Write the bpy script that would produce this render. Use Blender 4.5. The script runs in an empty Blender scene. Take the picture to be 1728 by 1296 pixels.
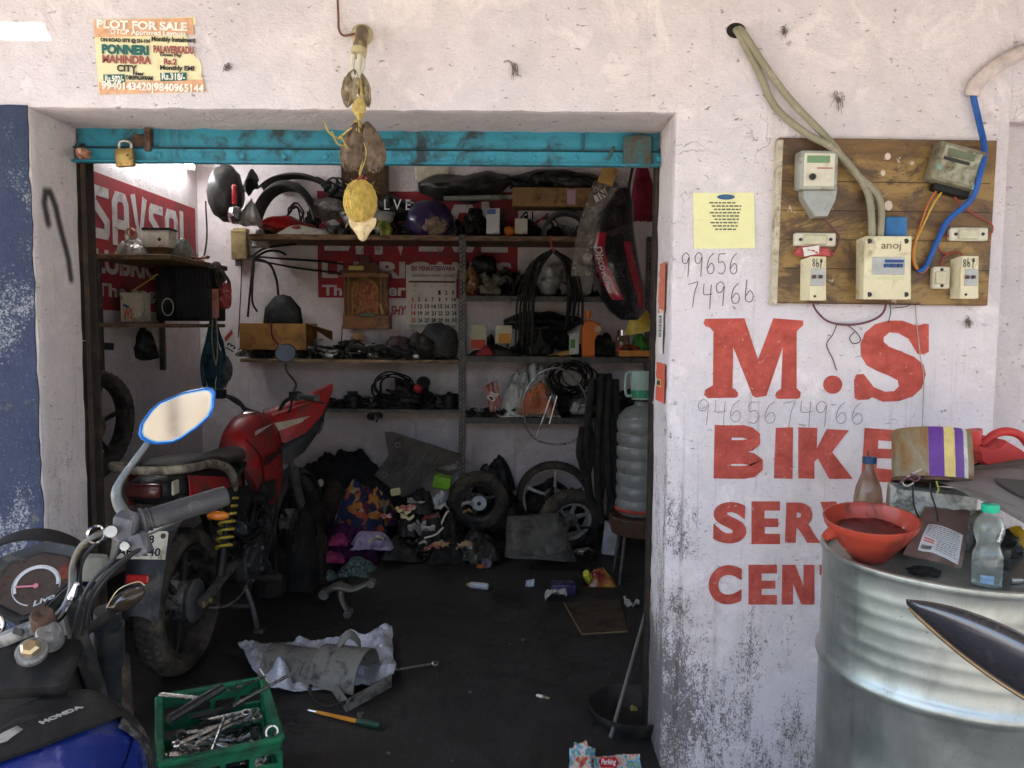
import bpy, bmesh, math, random
from mathutils import Vector as V, Matrix as MX, noise as NZ
R = math.radians
PI = math.pi
rnd = random.Random(7)
S = bpy.context.scene
COL = S.collection

# ------------------------------------------------------------------ camera
F = 1297.0                      # focal length in photo pixels (1728 wide)
PITCH, ROLL = R(4.3), R(0.45)
CAM = V((0.0, -2.43, 1.45))
_f = V((0, math.cos(PITCH), -math.sin(PITCH)))
_u0 = V((0, math.sin(PITCH), math.cos(PITCH)))
_r0 = V((1, 0, 0))
_r = _r0 * math.cos(ROLL) + _u0 * math.sin(ROLL)
_u = -_r0 * math.sin(ROLL) + _u0 * math.cos(ROLL)
cd = bpy.data.cameras.new('camera')
cam = bpy.data.objects.new('camera', cd)
COL.objects.link(cam)
cd.sensor_width = 36.0
cd.lens = 36.0 * F / 1728.0
cd.clip_start, cd.clip_end = 0.05, 400
cam.matrix_world = MX(((_r.x, _u.x, -_f.x, CAM.x), (_r.y, _u.y, -_f.y, CAM.y), (_r.z, _u.z, -_f.z, CAM.z), (0, 0, 0, 1)))
S.camera = cam

# ------------------------------------------------------------------ sky, sun, exposure
SUN = V((0.42, 0.34, -0.84)).normalized()          # direction the light travels
w = bpy.data.worlds.new('World'); S.world = w; w.use_nodes = True
nt = w.node_tree
sky = nt.nodes.new('ShaderNodeTexSky'); sky.sky_type = 'NISHITA'; sky.sun_disc = False
sky.sun_elevation = math.asin(-SUN.z)
sky.sun_rotation = math.atan2(-SUN.x, -SUN.y)
nt.links.new(sky.outputs[0], nt.nodes['Background'].inputs[0])
nt.nodes['Background'].inputs[1].default_value = 0.15
sl = bpy.data.lights.new('sun', 'SUN'); sl.energy = 5.0; sl.angle = R(0.5); sl.color = (1.0, 0.95, 0.88)
sun = bpy.data.objects.new('sun', sl); COL.objects.link(sun)
sun.rotation_euler = SUN.to_track_quat('-Z', 'Y').to_euler()
S.view_settings.view_transform = 'Standard'; S.view_settings.look = 'None'
S.view_settings.gamma = 1.0; S.view_settings.exposure = 2.52
S.cycles.max_bounces = 8; S.cycles.diffuse_bounces = 5; S.cycles.caustics_reflective = False
S.cycles.sample_clamp_indirect = 4.0

# ------------------------------------------------------------------ placing helpers
def P(px, py, d):
    """world point seen at photo pixel (px,py) at depth d (metres in front of the camera along +y)"""
    ray = _f + _r * ((px - 864) / F) - _u * ((py - 648) / F)
    return CAM + ray * (d / ray.y)
def PZ(px, py, z=0.0):
    ray = _f + _r * ((px - 864) / F) - _u * ((py - 648) / F)
    return CAM + ray * ((z - CAM.z) / ray.z)
def m(px, d): return px * d / F
def T(x, y=None, z=None): return MX.Translation(V((x, y, z)) if y is not None else V(x))
def RX(a): return MX.Rotation(R(a), 4, 'X')
def RY(a): return MX.Rotation(R(a), 4, 'Y')
def RZ(a): return MX.Rotation(R(a), 4, 'Z')
def SC(x, y, z): return MX.Diagonal((x, y, z, 1))
def axis_to(a, b):
    """matrix with origin a and local z pointing to b"""
    d = (V(b) - V(a)).normalized()
    return T(V(a)) @ d.to_track_quat('Z', 'Y').to_matrix().to_4x4()

# ------------------------------------------------------------------ mesh builder
def spline(pts, n=6, closed=False):
    pts = [V(p) for p in pts]
    if len(pts) < 3: return pts
    out = []; N = len(pts)
    rng = N if closed else N - 1
    for i in range(rng):
        p1, p2 = pts[i], pts[(i + 1) % N]
        p0 = pts[i - 1] if (i > 0 or closed) else p1 * 2 - p2
        p3 = pts[(i + 2) % N] if (i + 2 < N or closed) else p2 * 2 - p1
        for k in range(n):
            t = k / n
            out.append(0.5 * ((2 * p1) + (p2 - p0) * t + (2 * p0 - 5 * p1 + 4 * p2 - p3) * t * t + (3 * p1 - p0 - 3 * p2 + p3) * t ** 3))
    if not closed: out.append(pts[-1])
    return out
def lerplist(l, n):
    out = []
    for i in range(n):
        t = i / max(1, n - 1) * (len(l) - 1); k = min(int(t), len(l) - 2); f = t - k
        out.append(l[k] * (1 - f) + l[k + 1] * f)
    return out

class MB:
    def __init__(s, M=None): s.v = []; s.f = []; s.M = M
    def add(s, vs, fs, M=None):
        o = len(s.v)
        if M is not None: vs = [M @ V(p) for p in vs]
        if s.M is not None: vs = [s.M @ V(p) for p in vs]
        s.v += [V(p) for p in vs]; s.f += [tuple(i + o for i in f) for f in fs]
        return s
    def box(s, c, sz, M=None, bev=0.0, seg=1):
        x, y, z = sz[0] / 2, sz[1] / 2, sz[2] / 2
        bm = bmesh.new(); bmesh.ops.create_cube(bm, size=1)
        for v in bm.verts: v.co = V((v.co.x * sz[0] + c[0], v.co.y * sz[1] + c[1], v.co.z * sz[2] + c[2]))
        if bev: bmesh.ops.bevel(bm, geom=bm.edges[:], offset=min(bev, min(sz) * .45), segments=seg, affect='EDGES', profile=.5)
        bm.verts.ensure_lookup_table(); bm.verts.index_update()
        vs = [v.co.copy() for v in bm.verts]; fs = [[v.index for v in f.verts] for f in bm.faces]; bm.free()
        return s.add(vs, fs, M)
    def tube(s, pts, r, n=8, closed=False, cap=True, M=None, sm=0, flat=1.0):
        if sm: pts = spline(pts, sm, closed)
        pts = [V(p) for p in pts]; N = len(pts)
        rs = lerplist(list(r), N) if isinstance(r, (list, tuple)) else [r] * N
        vs = []; fs = []; nrm = None
        for i, p in enumerate(pts):
            if closed: t = pts[(i + 1) % N] - pts[i - 1]
            else: t = pts[min(i + 1, N - 1)] - pts[max(i - 1, 0)]
            if t.length < 1e-9: t = V((0, 0, 1))
            t.normalize()
            if nrm is None:
                nrm = t.orthogonal().normalized()
            else:
                nrm = nrm - t * nrm.dot(t)
                nrm = nrm.normalized() if nrm.length > 1e-6 else t.orthogonal().normalized()
            b = t.cross(nrm)
            for k in range(n):
                a = 2 * PI * k / n
                vs.append(p + (nrm * math.cos(a) + b * math.sin(a) * flat) * rs[i])
        L = N if closed else N - 1
        for i in range(L):
            for k in range(n):
                j = (i + 1) % N
                fs.append((i * n + k, i * n + (k + 1) % n, j * n + (k + 1) % n, j * n + k))
        if cap and not closed:
            fs.append(tuple(range(n - 1, -1, -1))); fs.append(tuple((N - 1) * n + k for k in range(n)))
        return s.add(vs, fs, M)
    def lathe(s, prof, n=24, M=None, a0=0, a1=360, close=False, fn=None):
        vs = []; fs = []; full = abs(a1 - a0) >= 359.9; K = len(prof)
        na = n if full else n + 1
        for i in range(na):
            a = R(a0 + (a1 - a0) * i / n)
            for j, (r, z) in enumerate(prof):
                if fn: r, z = fn(r, z, a, j)
                vs.append((r * math.cos(a), r * math.sin(a), z))
        KK = K if close else K - 1
        for i in range(n):
            i2 = (i + 1) % na
            for j in range(KK):
                j2 = (j + 1) % K
                fs.append((i * K + j, i2 * K + j, i2 * K + j2, i * K + j2))
        if full and not close:
            if prof[0][0] > 1e-6: fs.append(tuple(i * K for i in range(n - 1, -1, -1)))
            if prof[-1][0] > 1e-6: fs.append(tuple(i * K + K - 1 for i in range(n)))
        return s.add(vs, fs, M)
    def cyl(s, a, b, r, n=16, r2=None, M=None):
        L = (V(b) - V(a)).length
        mm = axis_to(a, b)
        return s.lathe([(r, 0), (r if r2 is None else r2, L)], n, (M @ mm) if M is not None else mm)
    def prism(s, poly, h, M=None, bev=0.0):
        """polygon in local xy extruded along +z by h"""
        n = len(poly); ar = sum(poly[i][0] * poly[(i + 1) % n][1] - poly[(i + 1) % n][0] * poly[i][1] for i in range(n))
        if ar < 0: poly = poly[::-1]
        if bev:
            c = (sum(p[0] for p in poly) / n, sum(p[1] for p in poly) / n)
            sh = [(c[0] + (p[0] - c[0]) * (1 - bev), c[1] + (p[1] - c[1]) * (1 - bev)) for p in poly]
            b = min(h * .4, .01)
            vs = [(x, y, 0) for x, y in poly] + [(x, y, h - b) for x, y in poly] + [(x, y, h) for x, y in sh]
            fs = [tuple(range(n - 1, -1, -1)), tuple(2 * n + i for i in range(n))]
            for L in (0, n): fs += [(L + i, L + (i + 1) % n, L + n + (i + 1) % n, L + n + i) for i in range(n)]
        else:
            vs = [(x, y, 0) for x, y in poly] + [(x, y, h) for x, y in poly]
            fs = [tuple(range(n - 1, -1, -1)), tuple(n + i for i in range(n))] + [(i, (i + 1) % n, n + (i + 1) % n, n + i) for i in range(n)]
        return s.add(vs, fs, M)
    def sheet(s, fn, nu, nv, th=0.003, M=None):
        """fn(u,v)->point, u,v in 0..1; a shell of thickness th"""
        pts = [[V(fn(i / nu, j / nv)) for j in range(nv + 1)] for i in range(nu + 1)]
        vs = []; W = nv + 1
        nr = []
        for i in range(nu + 1):
            for j in range(W):
                a = pts[min(i + 1, nu)][j] - pts[max(i - 1, 0)][j]; b = pts[i][min(j + 1, nv)] - pts[i][max(j - 1, 0)]
                q = a.cross(b); nr.append(q.normalized() if q.length > 1e-12 else V((0, 0, 1)))
        top = [pts[i][j] + nr[i * W + j] * th / 2 for i in range(nu + 1) for j in range(W)]
        bot = [pts[i][j] - nr[i * W + j] * th / 2 for i in range(nu + 1) for j in range(W)]
        vs = top + bot; o = len(top); fs = []
        for i in range(nu):
            for j in range(nv):
                a, b, c, d = i * W + j, (i + 1) * W + j, (i + 1) * W + j + 1, i * W + j + 1
                fs.append((a, b, c, d)); fs.append((o + d, o + c, o + b, o + a))
        for i in range(nu):
            a, b = i * W, (i + 1) * W; fs.append((b, a, o + a, o + b))
            a, b = i * W + nv, (i + 1) * W + nv; fs.append((a, b, o + b, o + a))
        for j in range(nv):
            a, b = j, j + 1; fs.append((a, b, o + b, o + a))
            a, b = nu * W + j, nu * W + j + 1; fs.append((b, a, o + a, o + b))
        return s.add(vs, fs, M)
    def ell(s, c, r, nu=16, nv=10, nz=0.0, ns=3.0, seed=0.0, M=None, flat_z=None):
        vs = []; fs = []
        for j in range(nv + 1):
            th = PI * j / nv
            for i in range(nu):
                ph = 2 * PI * i / nu
                p = V((math.sin(th) * math.cos(ph), math.sin(th) * math.sin(ph), math.cos(th)))
                k = 1.0 + (nz * NZ.fractal(p * ns + V((seed, seed * 1.7, 0)), 1.0, 2.0, 3) if nz else 0)
                q = V((p.x * r[0] * k, p.y * r[1] * k, p.z * r[2] * k))
                if flat_z is not None: q.z = max(q.z, flat_z)
                vs.append(q + V(c))
        for j in range(nv):
            for i in range(nu):
                a, b = j * nu + i, j * nu + (i + 1) % nu
                fs.append((a, a + nu, b + nu, b))
        return s.add(vs, fs, M)
    def loft(s, secs, closed=True, cap=True, M=None):
        n = len(secs[0]); vs = [p for q in secs for p in q]; fs = []
        for i in range(len(secs) - 1):
            for k in range(n if closed else n - 1):
                a, b = i * n + k, i * n + (k + 1) % n
                fs.append((a, b, b + n, a + n))
        if cap and closed:
            fs.append(tuple(range(n - 1, -1, -1))); fs.append(tuple((len(secs) - 1) * n + k for k in range(n)))
        return s.add(vs, fs, M)
    def ribbon(s, pts, wd, h, M=None):
        """thick flat stroke in local xy, mitred, extruded to h"""
        pts = [V((p[0], p[1])) for p in pts]; N = len(pts); L = []; Rr = []
        for i, p in enumerate(pts):
            d1 = (p - pts[i - 1]).normalized() if i > 0 else None
            d2 = (pts[i + 1] - p).normalized() if i < N - 1 else None
            d1 = d1 or d2; d2 = d2 or d1
            n1 = V((-d1.y, d1.x)); n2 = V((-d2.y, d2.x)); b = n1 + n2
            b = b.normalized() if b.length > 1e-6 else n1
            k = 1 / max(.45, b.dot(n1))
            L.append(p + b * wd / 2 * k); Rr.append(p - b * wd / 2 * k)
        n = N; vs = [(q.x, q.y, 0) for q in L + Rr] + [(q.x, q.y, h) for q in L + Rr]; fs = []
        for i in range(N - 1):
            a, b, c, d = i, i + 1, n + i + 1, n + i
            fs.append((2 * n + b, 2 * n + a, 2 * n + d, 2 * n + c)); fs.append((a, b, c, d))
            fs.append((a, 2 * n + a, 2 * n + b, b)); fs.append((c, 2 * n + c, 2 * n + d, d))
        fs.append((0, n, 3 * n, 2 * n)); fs.append((n - 1, 3 * n - 1, 4 * n - 1, 2 * n - 1))
        return s.add(vs, fs, M)
    def merge(s, o, M=None): return s.add(o.v, o.f, M)
    def base(s):
        xs = [p.x for p in s.v]; ys = [p.y for p in s.v]; zs = [p.z for p in s.v]
        return V(((min(xs) + max(xs)) / 2, (min(ys) + max(ys)) / 2, min(zs)))

WLOC = {}
def obj(name, mb, mat, parent=None, loc=None, sm=35, bevel=0.0, disp=None):
    """link the builder as ONE mesh object; geometry is in world coordinates"""
    if loc is None: loc = mb.base() if parent is None else mb.base()
    me = bpy.data.meshes.new(name)
    me.from_pydata([tuple(p - loc) for p in mb.v], [], mb.f)
    me.validate()
    bm = bmesh.new(); bm.from_mesh(me); bmesh.ops.recalc_face_normals(bm, faces=bm.faces[:]); bm.to_mesh(me); bm.free()
    if sm:
        me.polygons.foreach_set('use_smooth', [True] * len(me.polygons))
        me.set_sharp_from_angle(angle=R(sm))
    if mat: me.materials.append(mat)
    o = bpy.data.objects.new(name, me); COL.objects.link(o)
    if parent is not None:
        o.parent = parent; o.location = loc - WLOC[parent.name]
    else: o.location = loc
    WLOC[o.name] = V(loc)
    return o
def tag(o, label=None, cat=None, group=None, kind=None):
    if label: o['label'] = label
    if cat: o['category'] = cat
    if group: o['group'] = group
    if kind: o['kind'] = kind
    return o
def thing(name, label, cat, loc, group=None):
    o = bpy.data.objects.new(name, None); COL.objects.link(o); o.location = loc; o.empty_display_size = .05
    WLOC[o.name] = V(loc)
    return tag(o, label, cat, group)
def one(name, mb, mat, label, cat, group=None, **k):
    return tag(obj(name, mb, mat, **k), label, cat, group)

# ------------------------------------------------------------------ text
def text_mb(txt, size, bold=0.0, h=0.0015, align='CENTER', sx=1.0, shear=0.0, spacing=1.0, res=4):
    """text as geometry in local xy (x along the line, y up), extruded to h along z"""
    c = bpy.data.curves.new('txt', 'FONT'); c.body = txt; c.size = size; c.align_x = align; c.align_y = 'CENTER'
    c.offset = bold; c.extrude = h / 2; c.shear = shear; c.space_character = spacing; c.resolution_u = res
    o = bpy.data.objects.new('txt', c); COL.objects.link(o)
    me = bpy.data.meshes.new_from_object(o.evaluated_get(bpy.context.evaluated_depsgraph_get()))
    mb = MB(); mb.add([(p.co.x * sx, p.co.y, p.co.z + h / 2) for p in me.vertices], [tuple(p.vertices) for p in me.polygons])
    bpy.data.objects.remove(o); bpy.data.curves.remove(c); bpy.data.meshes.remove(me)
    return mb
def fit(mb, x0, x1, y0, y1):
    """matrix mapping the builder's xy box on to the given box"""
    xs = [p.x for p in mb.v]; ys = [p.y for p in mb.v]
    a, b, c, d = min(xs), max(xs), min(ys), max(ys)
    kx, ky = (x1 - x0) / (b - a), (y1 - y0) / (d - c)
    return T(x0 - a * kx, y0 - c * ky, 0) @ SC(kx, ky, 1)
FRONT = MX(((1, 0, 0, 0), (0, 0, -1, 0), (0, 1, 0, 0), (0, 0, 0, 1)))   # local xy -> world xz, local z -> towards the street
def front(p, off=0.0, roll=0.0): return T(V(p) + V((0, -off, 0))) @ FRONT @ RZ(roll)

# ------------------------------------------------------------------ materials
_mc = {}
def _n(nt, t, **k):
    n = nt.nodes.new(t)
    for a, b in k.items(): setattr(n, a, b)
    return n
def _noise(nt, vec, sc, det=5, rough=.6, dist=0):
    n = _n(nt, 'ShaderNodeTexNoise'); n.inputs['Scale'].default_value = sc; n.inputs['Detail'].default_value = det
    n.inputs['Roughness'].default_value = rough; n.inputs['Distortion'].default_value = dist
    nt.links.new(vec, n.inputs['Vector']); return n.outputs['Fac']
def _ramp(nt, fac, a, b, va=0., vb=1.):
    n = _n(nt, 'ShaderNodeMapRange'); n.clamp = True
    for i, x in zip(('From Min', 'From Max', 'To Min', 'To Max'), (a, b, va, vb)): n.inputs[i].default_value = x
    nt.links.new(fac, n.inputs['Value']); return n.outputs[0]
def _mix(nt, fac, a, b, mode='MIX'):
    n = _n(nt, 'ShaderNodeMix', data_type='RGBA', blend_type=mode)
    for sock, val in ((n.inputs[0], fac), (n.inputs[6], a), (n.inputs[7], b)):
        if isinstance(val, (int, float)): sock.default_value = val
        elif isinstance(val, tuple): sock.default_value = (*val[:3], 1)
        else: nt.links.new(val, sock)
    return n.outputs[2]
def _math(nt, op, a, b=0.0, c=None):
    n = _n(nt, 'ShaderNodeMath', operation=op)
    for i, x in enumerate((a, b) if c is None else (a, b, c)):
        if isinstance(x, (int, float)): n.inputs[i].default_value = x
        else: nt.links.new(x, n.inputs[i])
    return n.outputs[0]
def _bump(nt, h, st, dist=.01, prev=None):
    n = _n(nt, 'ShaderNodeBump'); n.inputs['Strength'].default_value = st; n.inputs['Distance'].default_value = dist
    nt.links.new(h, n.inputs['Height'])
    if prev: nt.links.new(prev, n.inputs['Normal'])
    return n.outputs[0]
def newmat(name):
    mt = bpy.data.materials.new(name); mt.use_nodes = True; nt = mt.node_tree
    b = nt.nodes['Principled BSDF']; tc = _n(nt, 'ShaderNodeTexCoord')
    return mt, nt, b, tc.outputs['Object']
def mat(name, col, rough=.55, metal=0., var=.3, vs=14., dirt=None, da=.5, ds=9., bump=.15, bs=70., coat=0., trans=0., ior=1.45, emit=0., alpha=1., sheen=0., stretch=None, spec=.3):
    if name in _mc: return _mc[name]
    mt, nt, b, vec = newmat(name)
    if stretch:
        mp = _n(nt, 'ShaderNodeMapping'); mp.inputs['Scale'].default_value = stretch; nt.links.new(vec, mp.inputs[0]); vec = mp.outputs[0]
    c0 = tuple(x * (1 - var) for x in col); c1 = tuple(min(1, x * (1 + var)) for x in col)
    n1 = _noise(nt, vec, vs, 6, .65)
    c = _mix(nt, _ramp(nt, n1, .3, .7), c0, c1)
    if dirt:
        n2 = _noise(nt, vec, ds, 8, .7, .4)
        dm = _ramp(nt, n2, .62 - da * .3, .74 - da * .2)
        c = _mix(nt, dm, c, dirt)
        nt.links.new(_ramp(nt, dm, 0, 1, rough, min(1, rough + .25)), b.inputs['Roughness'])
        if metal: nt.links.new(_ramp(nt, dm, 0, 1, metal, metal * .2), b.inputs['Metallic'])
    else:
        nt.links.new(_ramp(nt, n1, .3, .7, max(.03, rough - .12), min(1, rough + .12)), b.inputs['Roughness'])
        b.inputs['Metallic'].default_value = metal
    nt.links.new(c, b.inputs['Base Color'])
    if bump: nt.links.new(_bump(nt, _noise(nt, vec, bs, 4), bump, .004), b.inputs['Normal'])
    b.inputs['Coat Weight'].default_value = coat; b.inputs['Coat Roughness'].default_value = .08
    b.inputs['Transmission Weight'].default_value = trans; b.inputs['IOR'].default_value = ior
    b.inputs['Specular IOR Level'].default_value = spec
    b.inputs['Alpha'].default_value = alpha
    if sheen: b.inputs['Sheen Weight'].default_value = sheen
    if emit:
        b.inputs['Emission Color'].default_value = (*col, 1); b.inputs['Emission Strength'].default_value = emit
    _mc[name] = mt
    return mt
GR = (.018, .016, .014)         # grease
DU = (.17, .15, .12)            # dust
black = lambda: mat('black_plastic', (.012, .012, .0125), .45, var=.45, dirt=(.045, .04, .033), da=.4, ds=14)
rubber = lambda: mat('rubber', (.013, .0125, .012), .75, var=.4, dirt=(.045, .039, .03), da=.5, ds=10, bump=.3)
grease = lambda: mat('greasy_iron', (.028, .026, .024), .42, .5, var=.5, vs=30, dirt=GR, da=.6, ds=22, bump=.4)
steel = lambda: mat('worn_steel', (.42, .41, .39), .32, .9, var=.3, vs=25, dirt=(.05, .045, .04), da=.45, ds=26, bump=.15)
alu = lambda: mat('cast_aluminium', (.30, .30, .29), .45, .75, var=.3, vs=20, dirt=(.045, .04, .035), da=.55, ds=16, bump=.25)
chrome = lambda: mat('chrome', (.72, .72, .74), .13, 1., var=.1, dirt=(.2, .17, .13), da=.15, ds=30, bump=.03)
rust = lambda: mat('rusty_iron', (.11, .065, .045), .75, .3, var=.5, vs=30, dirt=(.035, .028, .025), da=.5, ds=20, bump=.5)
wood = lambda: mat('old_wood', (.20, .125, .065), .7, var=.4, vs=6, dirt=(.045, .035, .028), da=.5, ds=7, bump=.3, stretch=(1.5, 8, 8))
card = lambda: mat('cardboard', (.33, .20, .095), .8, var=.2, vs=8, dirt=(.12, .075, .04), da=.3, ds=6, bump=.1)
white_pl = lambda: mat('cream_plastic', (.62, .58, .46), .45, var=.12, vs=9, dirt=(.28, .22, .14), da=.28, ds=10, bump=.05)
wire_mat = lambda n, c: mat('wire_' + n, c, .45, var=.2, vs=30, bump=0)
# ================================================================== SETTING
D0 = 2.43                                   # facade depth
XL = (P(50, 200, D0).x + P(76, 880, D0).x) / 2
XR = (P(1140, 200, D0).x + P(1122, 1000, D0).x) / 2
ZL = (P(300, 183, D0).z + P(1000, 190, D0).z) / 2      # underside of the lintel
RV = 0.27                                   # depth of the reveal
XB = P(1690, 450, D0).x                     # corner of the pilaster on the right
ILX, IRX, IBY, ICZ = -2.27, 1.30, 3.17, 2.80

def seg_dist(nt, y, z, a, b):
    """distance from (y,z) to the segment a-b"""
    dx, dy = b[0] - a[0], b[1] - a[1]; L2 = dx * dx + dy * dy
    py = _math(nt, 'SUBTRACT', y, a[0]); pz = _math(nt, 'SUBTRACT', z, a[1])
    h = _math(nt, 'ADD', _math(nt, 'MULTIPLY', py, dx / L2), _math(nt, 'MULTIPLY', pz, dy / L2))
    n = _n(nt, 'ShaderNodeClamp'); nt.links.new(h, n.inputs[0]); h = n.outputs[0]
    ex = _math(nt, 'SUBTRACT', py, _math(nt, 'MULTIPLY', h, dx)); ez = _math(nt, 'SUBTRACT', pz, _math(nt, 'MULTIPLY', h, dy))
    return _math(nt, 'SQRT', _math(nt, 'ADD', _math(nt, 'MULTIPLY', ex, ex), _math(nt, 'MULTIPLY', ez, ez)))

def map_vec(nt, vec, sc, loc=(0, 0, 0)):
    mp = _n(nt, 'ShaderNodeMapping'); mp.inputs['Scale'].default_value = sc; mp.inputs['Location'].default_value = loc
    nt.links.new(vec, mp.inputs[0]); return mp.outputs[0]

def wall_mat(name, ca, cb, grime=1.0, graffiti=False, dark=(.05, .045, .04), chips=1.0, bump=1.0):
    mt, nt, b, vec = newmat(name)
    sx = _n(nt, 'ShaderNodeSeparateXYZ'); nt.links.new(vec, sx.inputs[0]); X, Y, Z = sx.outputs
    big = _noise(nt, vec, 1.7, 5, .6, .3)
    c = _mix(nt, _ramp(nt, big, .35, .65), ca, cb)
    med = _noise(nt, vec, 11, 7, .7)
    c = _mix(nt, _ramp(nt, med, .35, .75, 0, .6), c, tuple(x * .76 for x in cb))
    c = _mix(nt, _ramp(nt, _noise(nt, map_vec(nt, vec, (1, 1, 1), (2, 6, 3)), 3.1, 9, .75, .8), .5, .7, 0, .38), c, (.50, .455, .43))
    c = _mix(nt, _ramp(nt, _noise(nt, vec, 210, 3, .6), .52, .72, 0, .35), c, tuple(x * .62 for x in cb))  # fine dark grain paints in the shading of plaster pits
    # thin whitewash patches
    wp = _ramp(nt, _noise(nt, map_vec(nt, vec, (1, 1, 1), (3.1, 0, 7.7)), 4.3, 8, .72, .6), .55, .62, 0, .45)
    c = _mix(nt, wp, c, tuple(min(1, x * 1.12 + .02) for x in ca))
    # ochre damp patches, mostly low down
    low = _ramp(nt, Z, 1.25, .35)
    och = _math(nt, 'MULTIPLY', _ramp(nt, _noise(nt, map_vec(nt, vec, (1, 1, .55), (9, 2, 4)), 3.2, 6, .65, .5), .53, .66), _math(nt, 'ADD', _math(nt, 'MULTIPLY', low, .55 * grime), .07))
    c = _mix(nt, och, c, (.34, .29, .19))
    # fine soot speckle, denser near the ground and in patches
    sp1 = _math(nt, 'ADD', _math(nt, 'MULTIPLY', _noise(nt, map_vec(nt, vec, (1, 1, .5)), 62, 7, .8, .5), .5), _math(nt, 'MULTIPLY', _noise(nt, map_vec(nt, vec, (1, 1, .6), (2, 2, 2)), 190, 4, .75), .5))
    pat = _noise(nt, map_vec(nt, vec, (1, 1, .5), (5, 5, 1)), 3.0, 6, .7, .6)
    dens = _math(nt, 'ADD', _math(nt, 'MULTIPLY', _ramp(nt, Z, 1.35, .2), .175 * grime), _math(nt, 'MULTIPLY', _ramp(nt, pat, .40, .66), .20 * grime))
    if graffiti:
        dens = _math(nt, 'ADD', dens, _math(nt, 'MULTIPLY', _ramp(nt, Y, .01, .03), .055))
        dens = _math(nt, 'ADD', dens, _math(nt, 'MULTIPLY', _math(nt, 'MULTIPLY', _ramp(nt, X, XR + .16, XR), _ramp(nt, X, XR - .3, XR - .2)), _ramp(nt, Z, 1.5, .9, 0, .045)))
        c = _mix(nt, _ramp(nt, Y, .012, .035, 0, .34), c, (.40, .345, .325))  # reveals mixed to a greyer tone than the front face
    thr = _math(nt, 'SUBTRACT', .775, dens)
    sm = _math(nt, 'MULTIPLY', _math(nt, 'SUBTRACT', sp1, thr), 13)
    n = _n(nt, 'ShaderNodeClamp'); nt.links.new(sm, n.inputs[0]); sm = n.outputs[0]
    c = _mix(nt, _math(nt, 'MULTIPLY', sm, .8), c, dark)
    # chips: small horizontal paint flakes lost, plus pit shading put in the colour
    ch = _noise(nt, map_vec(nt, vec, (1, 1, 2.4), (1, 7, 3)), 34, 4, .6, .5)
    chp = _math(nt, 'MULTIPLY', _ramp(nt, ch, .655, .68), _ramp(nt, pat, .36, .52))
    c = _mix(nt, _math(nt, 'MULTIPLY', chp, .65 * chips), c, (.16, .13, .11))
    # run marks
    st = _noise(nt, map_vec(nt, vec, (34, 34, 1.1)), 1.0, 5, .7, .1)
    sr = _math(nt, 'MULTIPLY', _ramp(nt, st, .54, .66), _math(nt, 'MULTIPLY', _ramp(nt, pat, .45, .62), _ramp(nt, Z, 1.9, .7, .1, .75)))
    c = _mix(nt, _math(nt, 'MULTIPLY', sr, .8 * grime), c, (.075, .062, .05))
    # hairline cracks
    vo = _n(nt, 'ShaderNodeTexVoronoi'); vo.feature = 'DISTANCE_TO_EDGE'; vo.inputs['Scale'].default_value = 2.1
    wob = _n(nt, 'ShaderNodeVectorMath', operation='ADD'); nz = _n(nt, 'ShaderNodeTexNoise'); nz.inputs['Scale'].default_value = 5; nz.inputs['Detail'].default_value = 5
    nt.links.new(vec, nz.inputs['Vector']); nt.links.new(vec, wob.inputs[0]); nt.links.new(nz.outputs['Color'], wob.inputs[1]); nt.links.new(wob.outputs[0], vo.inputs['Vector'])
    crk = _math(nt, 'MULTIPLY', _ramp(nt, vo.outputs['Distance'], .0055, .001), _ramp(nt, _noise(nt, vec, 1.3, 2), .60, .68))
    c = _mix(nt, _math(nt, 'MULTIPLY', crk, .6), c, (.13, .11, .10))
    if graffiti:
        pts = [(.080, 1.77), (.058, 1.83), (.066, 1.865), (.092, 1.868), (.118, 1.83), (.150, 1.755), (.185, 1.66), (.192, 1.60)]
        dm = None
        for i in range(7):
            q = seg_dist(nt, Y, Z, pts[i], pts[i + 1]); dm = q if dm is None else _math(nt, 'MINIMUM', dm, q)
        dm = _math(nt, 'ADD', dm, _math(nt, 'MULTIPLY', _math(nt, 'SUBTRACT', sp1, .5), .012))
        g = _math(nt, 'MULTIPLY', _ramp(nt, dm, .024, .007), _math(nt, 'MULTIPLY', _ramp(nt, X, XL + .03, XL + .02), _ramp(nt, X, XL - .03, XL - .02)))
        g = _math(nt, 'MULTIPLY', g, _ramp(nt, Y, .004, .02))
        c = _mix(nt, _math(nt, 'MULTIPLY', g, .93), c, (.02, .018, .02))
    nt.links.new(c, b.inputs['Base Color'])
    b.inputs['Roughness'].default_value = .82; b.inputs['Specular IOR Level'].default_value = .25
    n1 = _bump(nt, _noise(nt, vec, 7, 6, .6), .5 * bump, .025)
    n2 = _bump(nt, _noise(nt, map_vec(nt, vec, (1, 1, 1.8)), 60, 6, .7), .7 * bump, .007, n1)
    n3 = _bump(nt, _math(nt, 'MULTIPLY', _math(nt, 'MAXIMUM', chp, crk), -1), .8, .006, n2)
    nt.links.new(n3, b.inputs['Normal'])
    return mt

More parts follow.
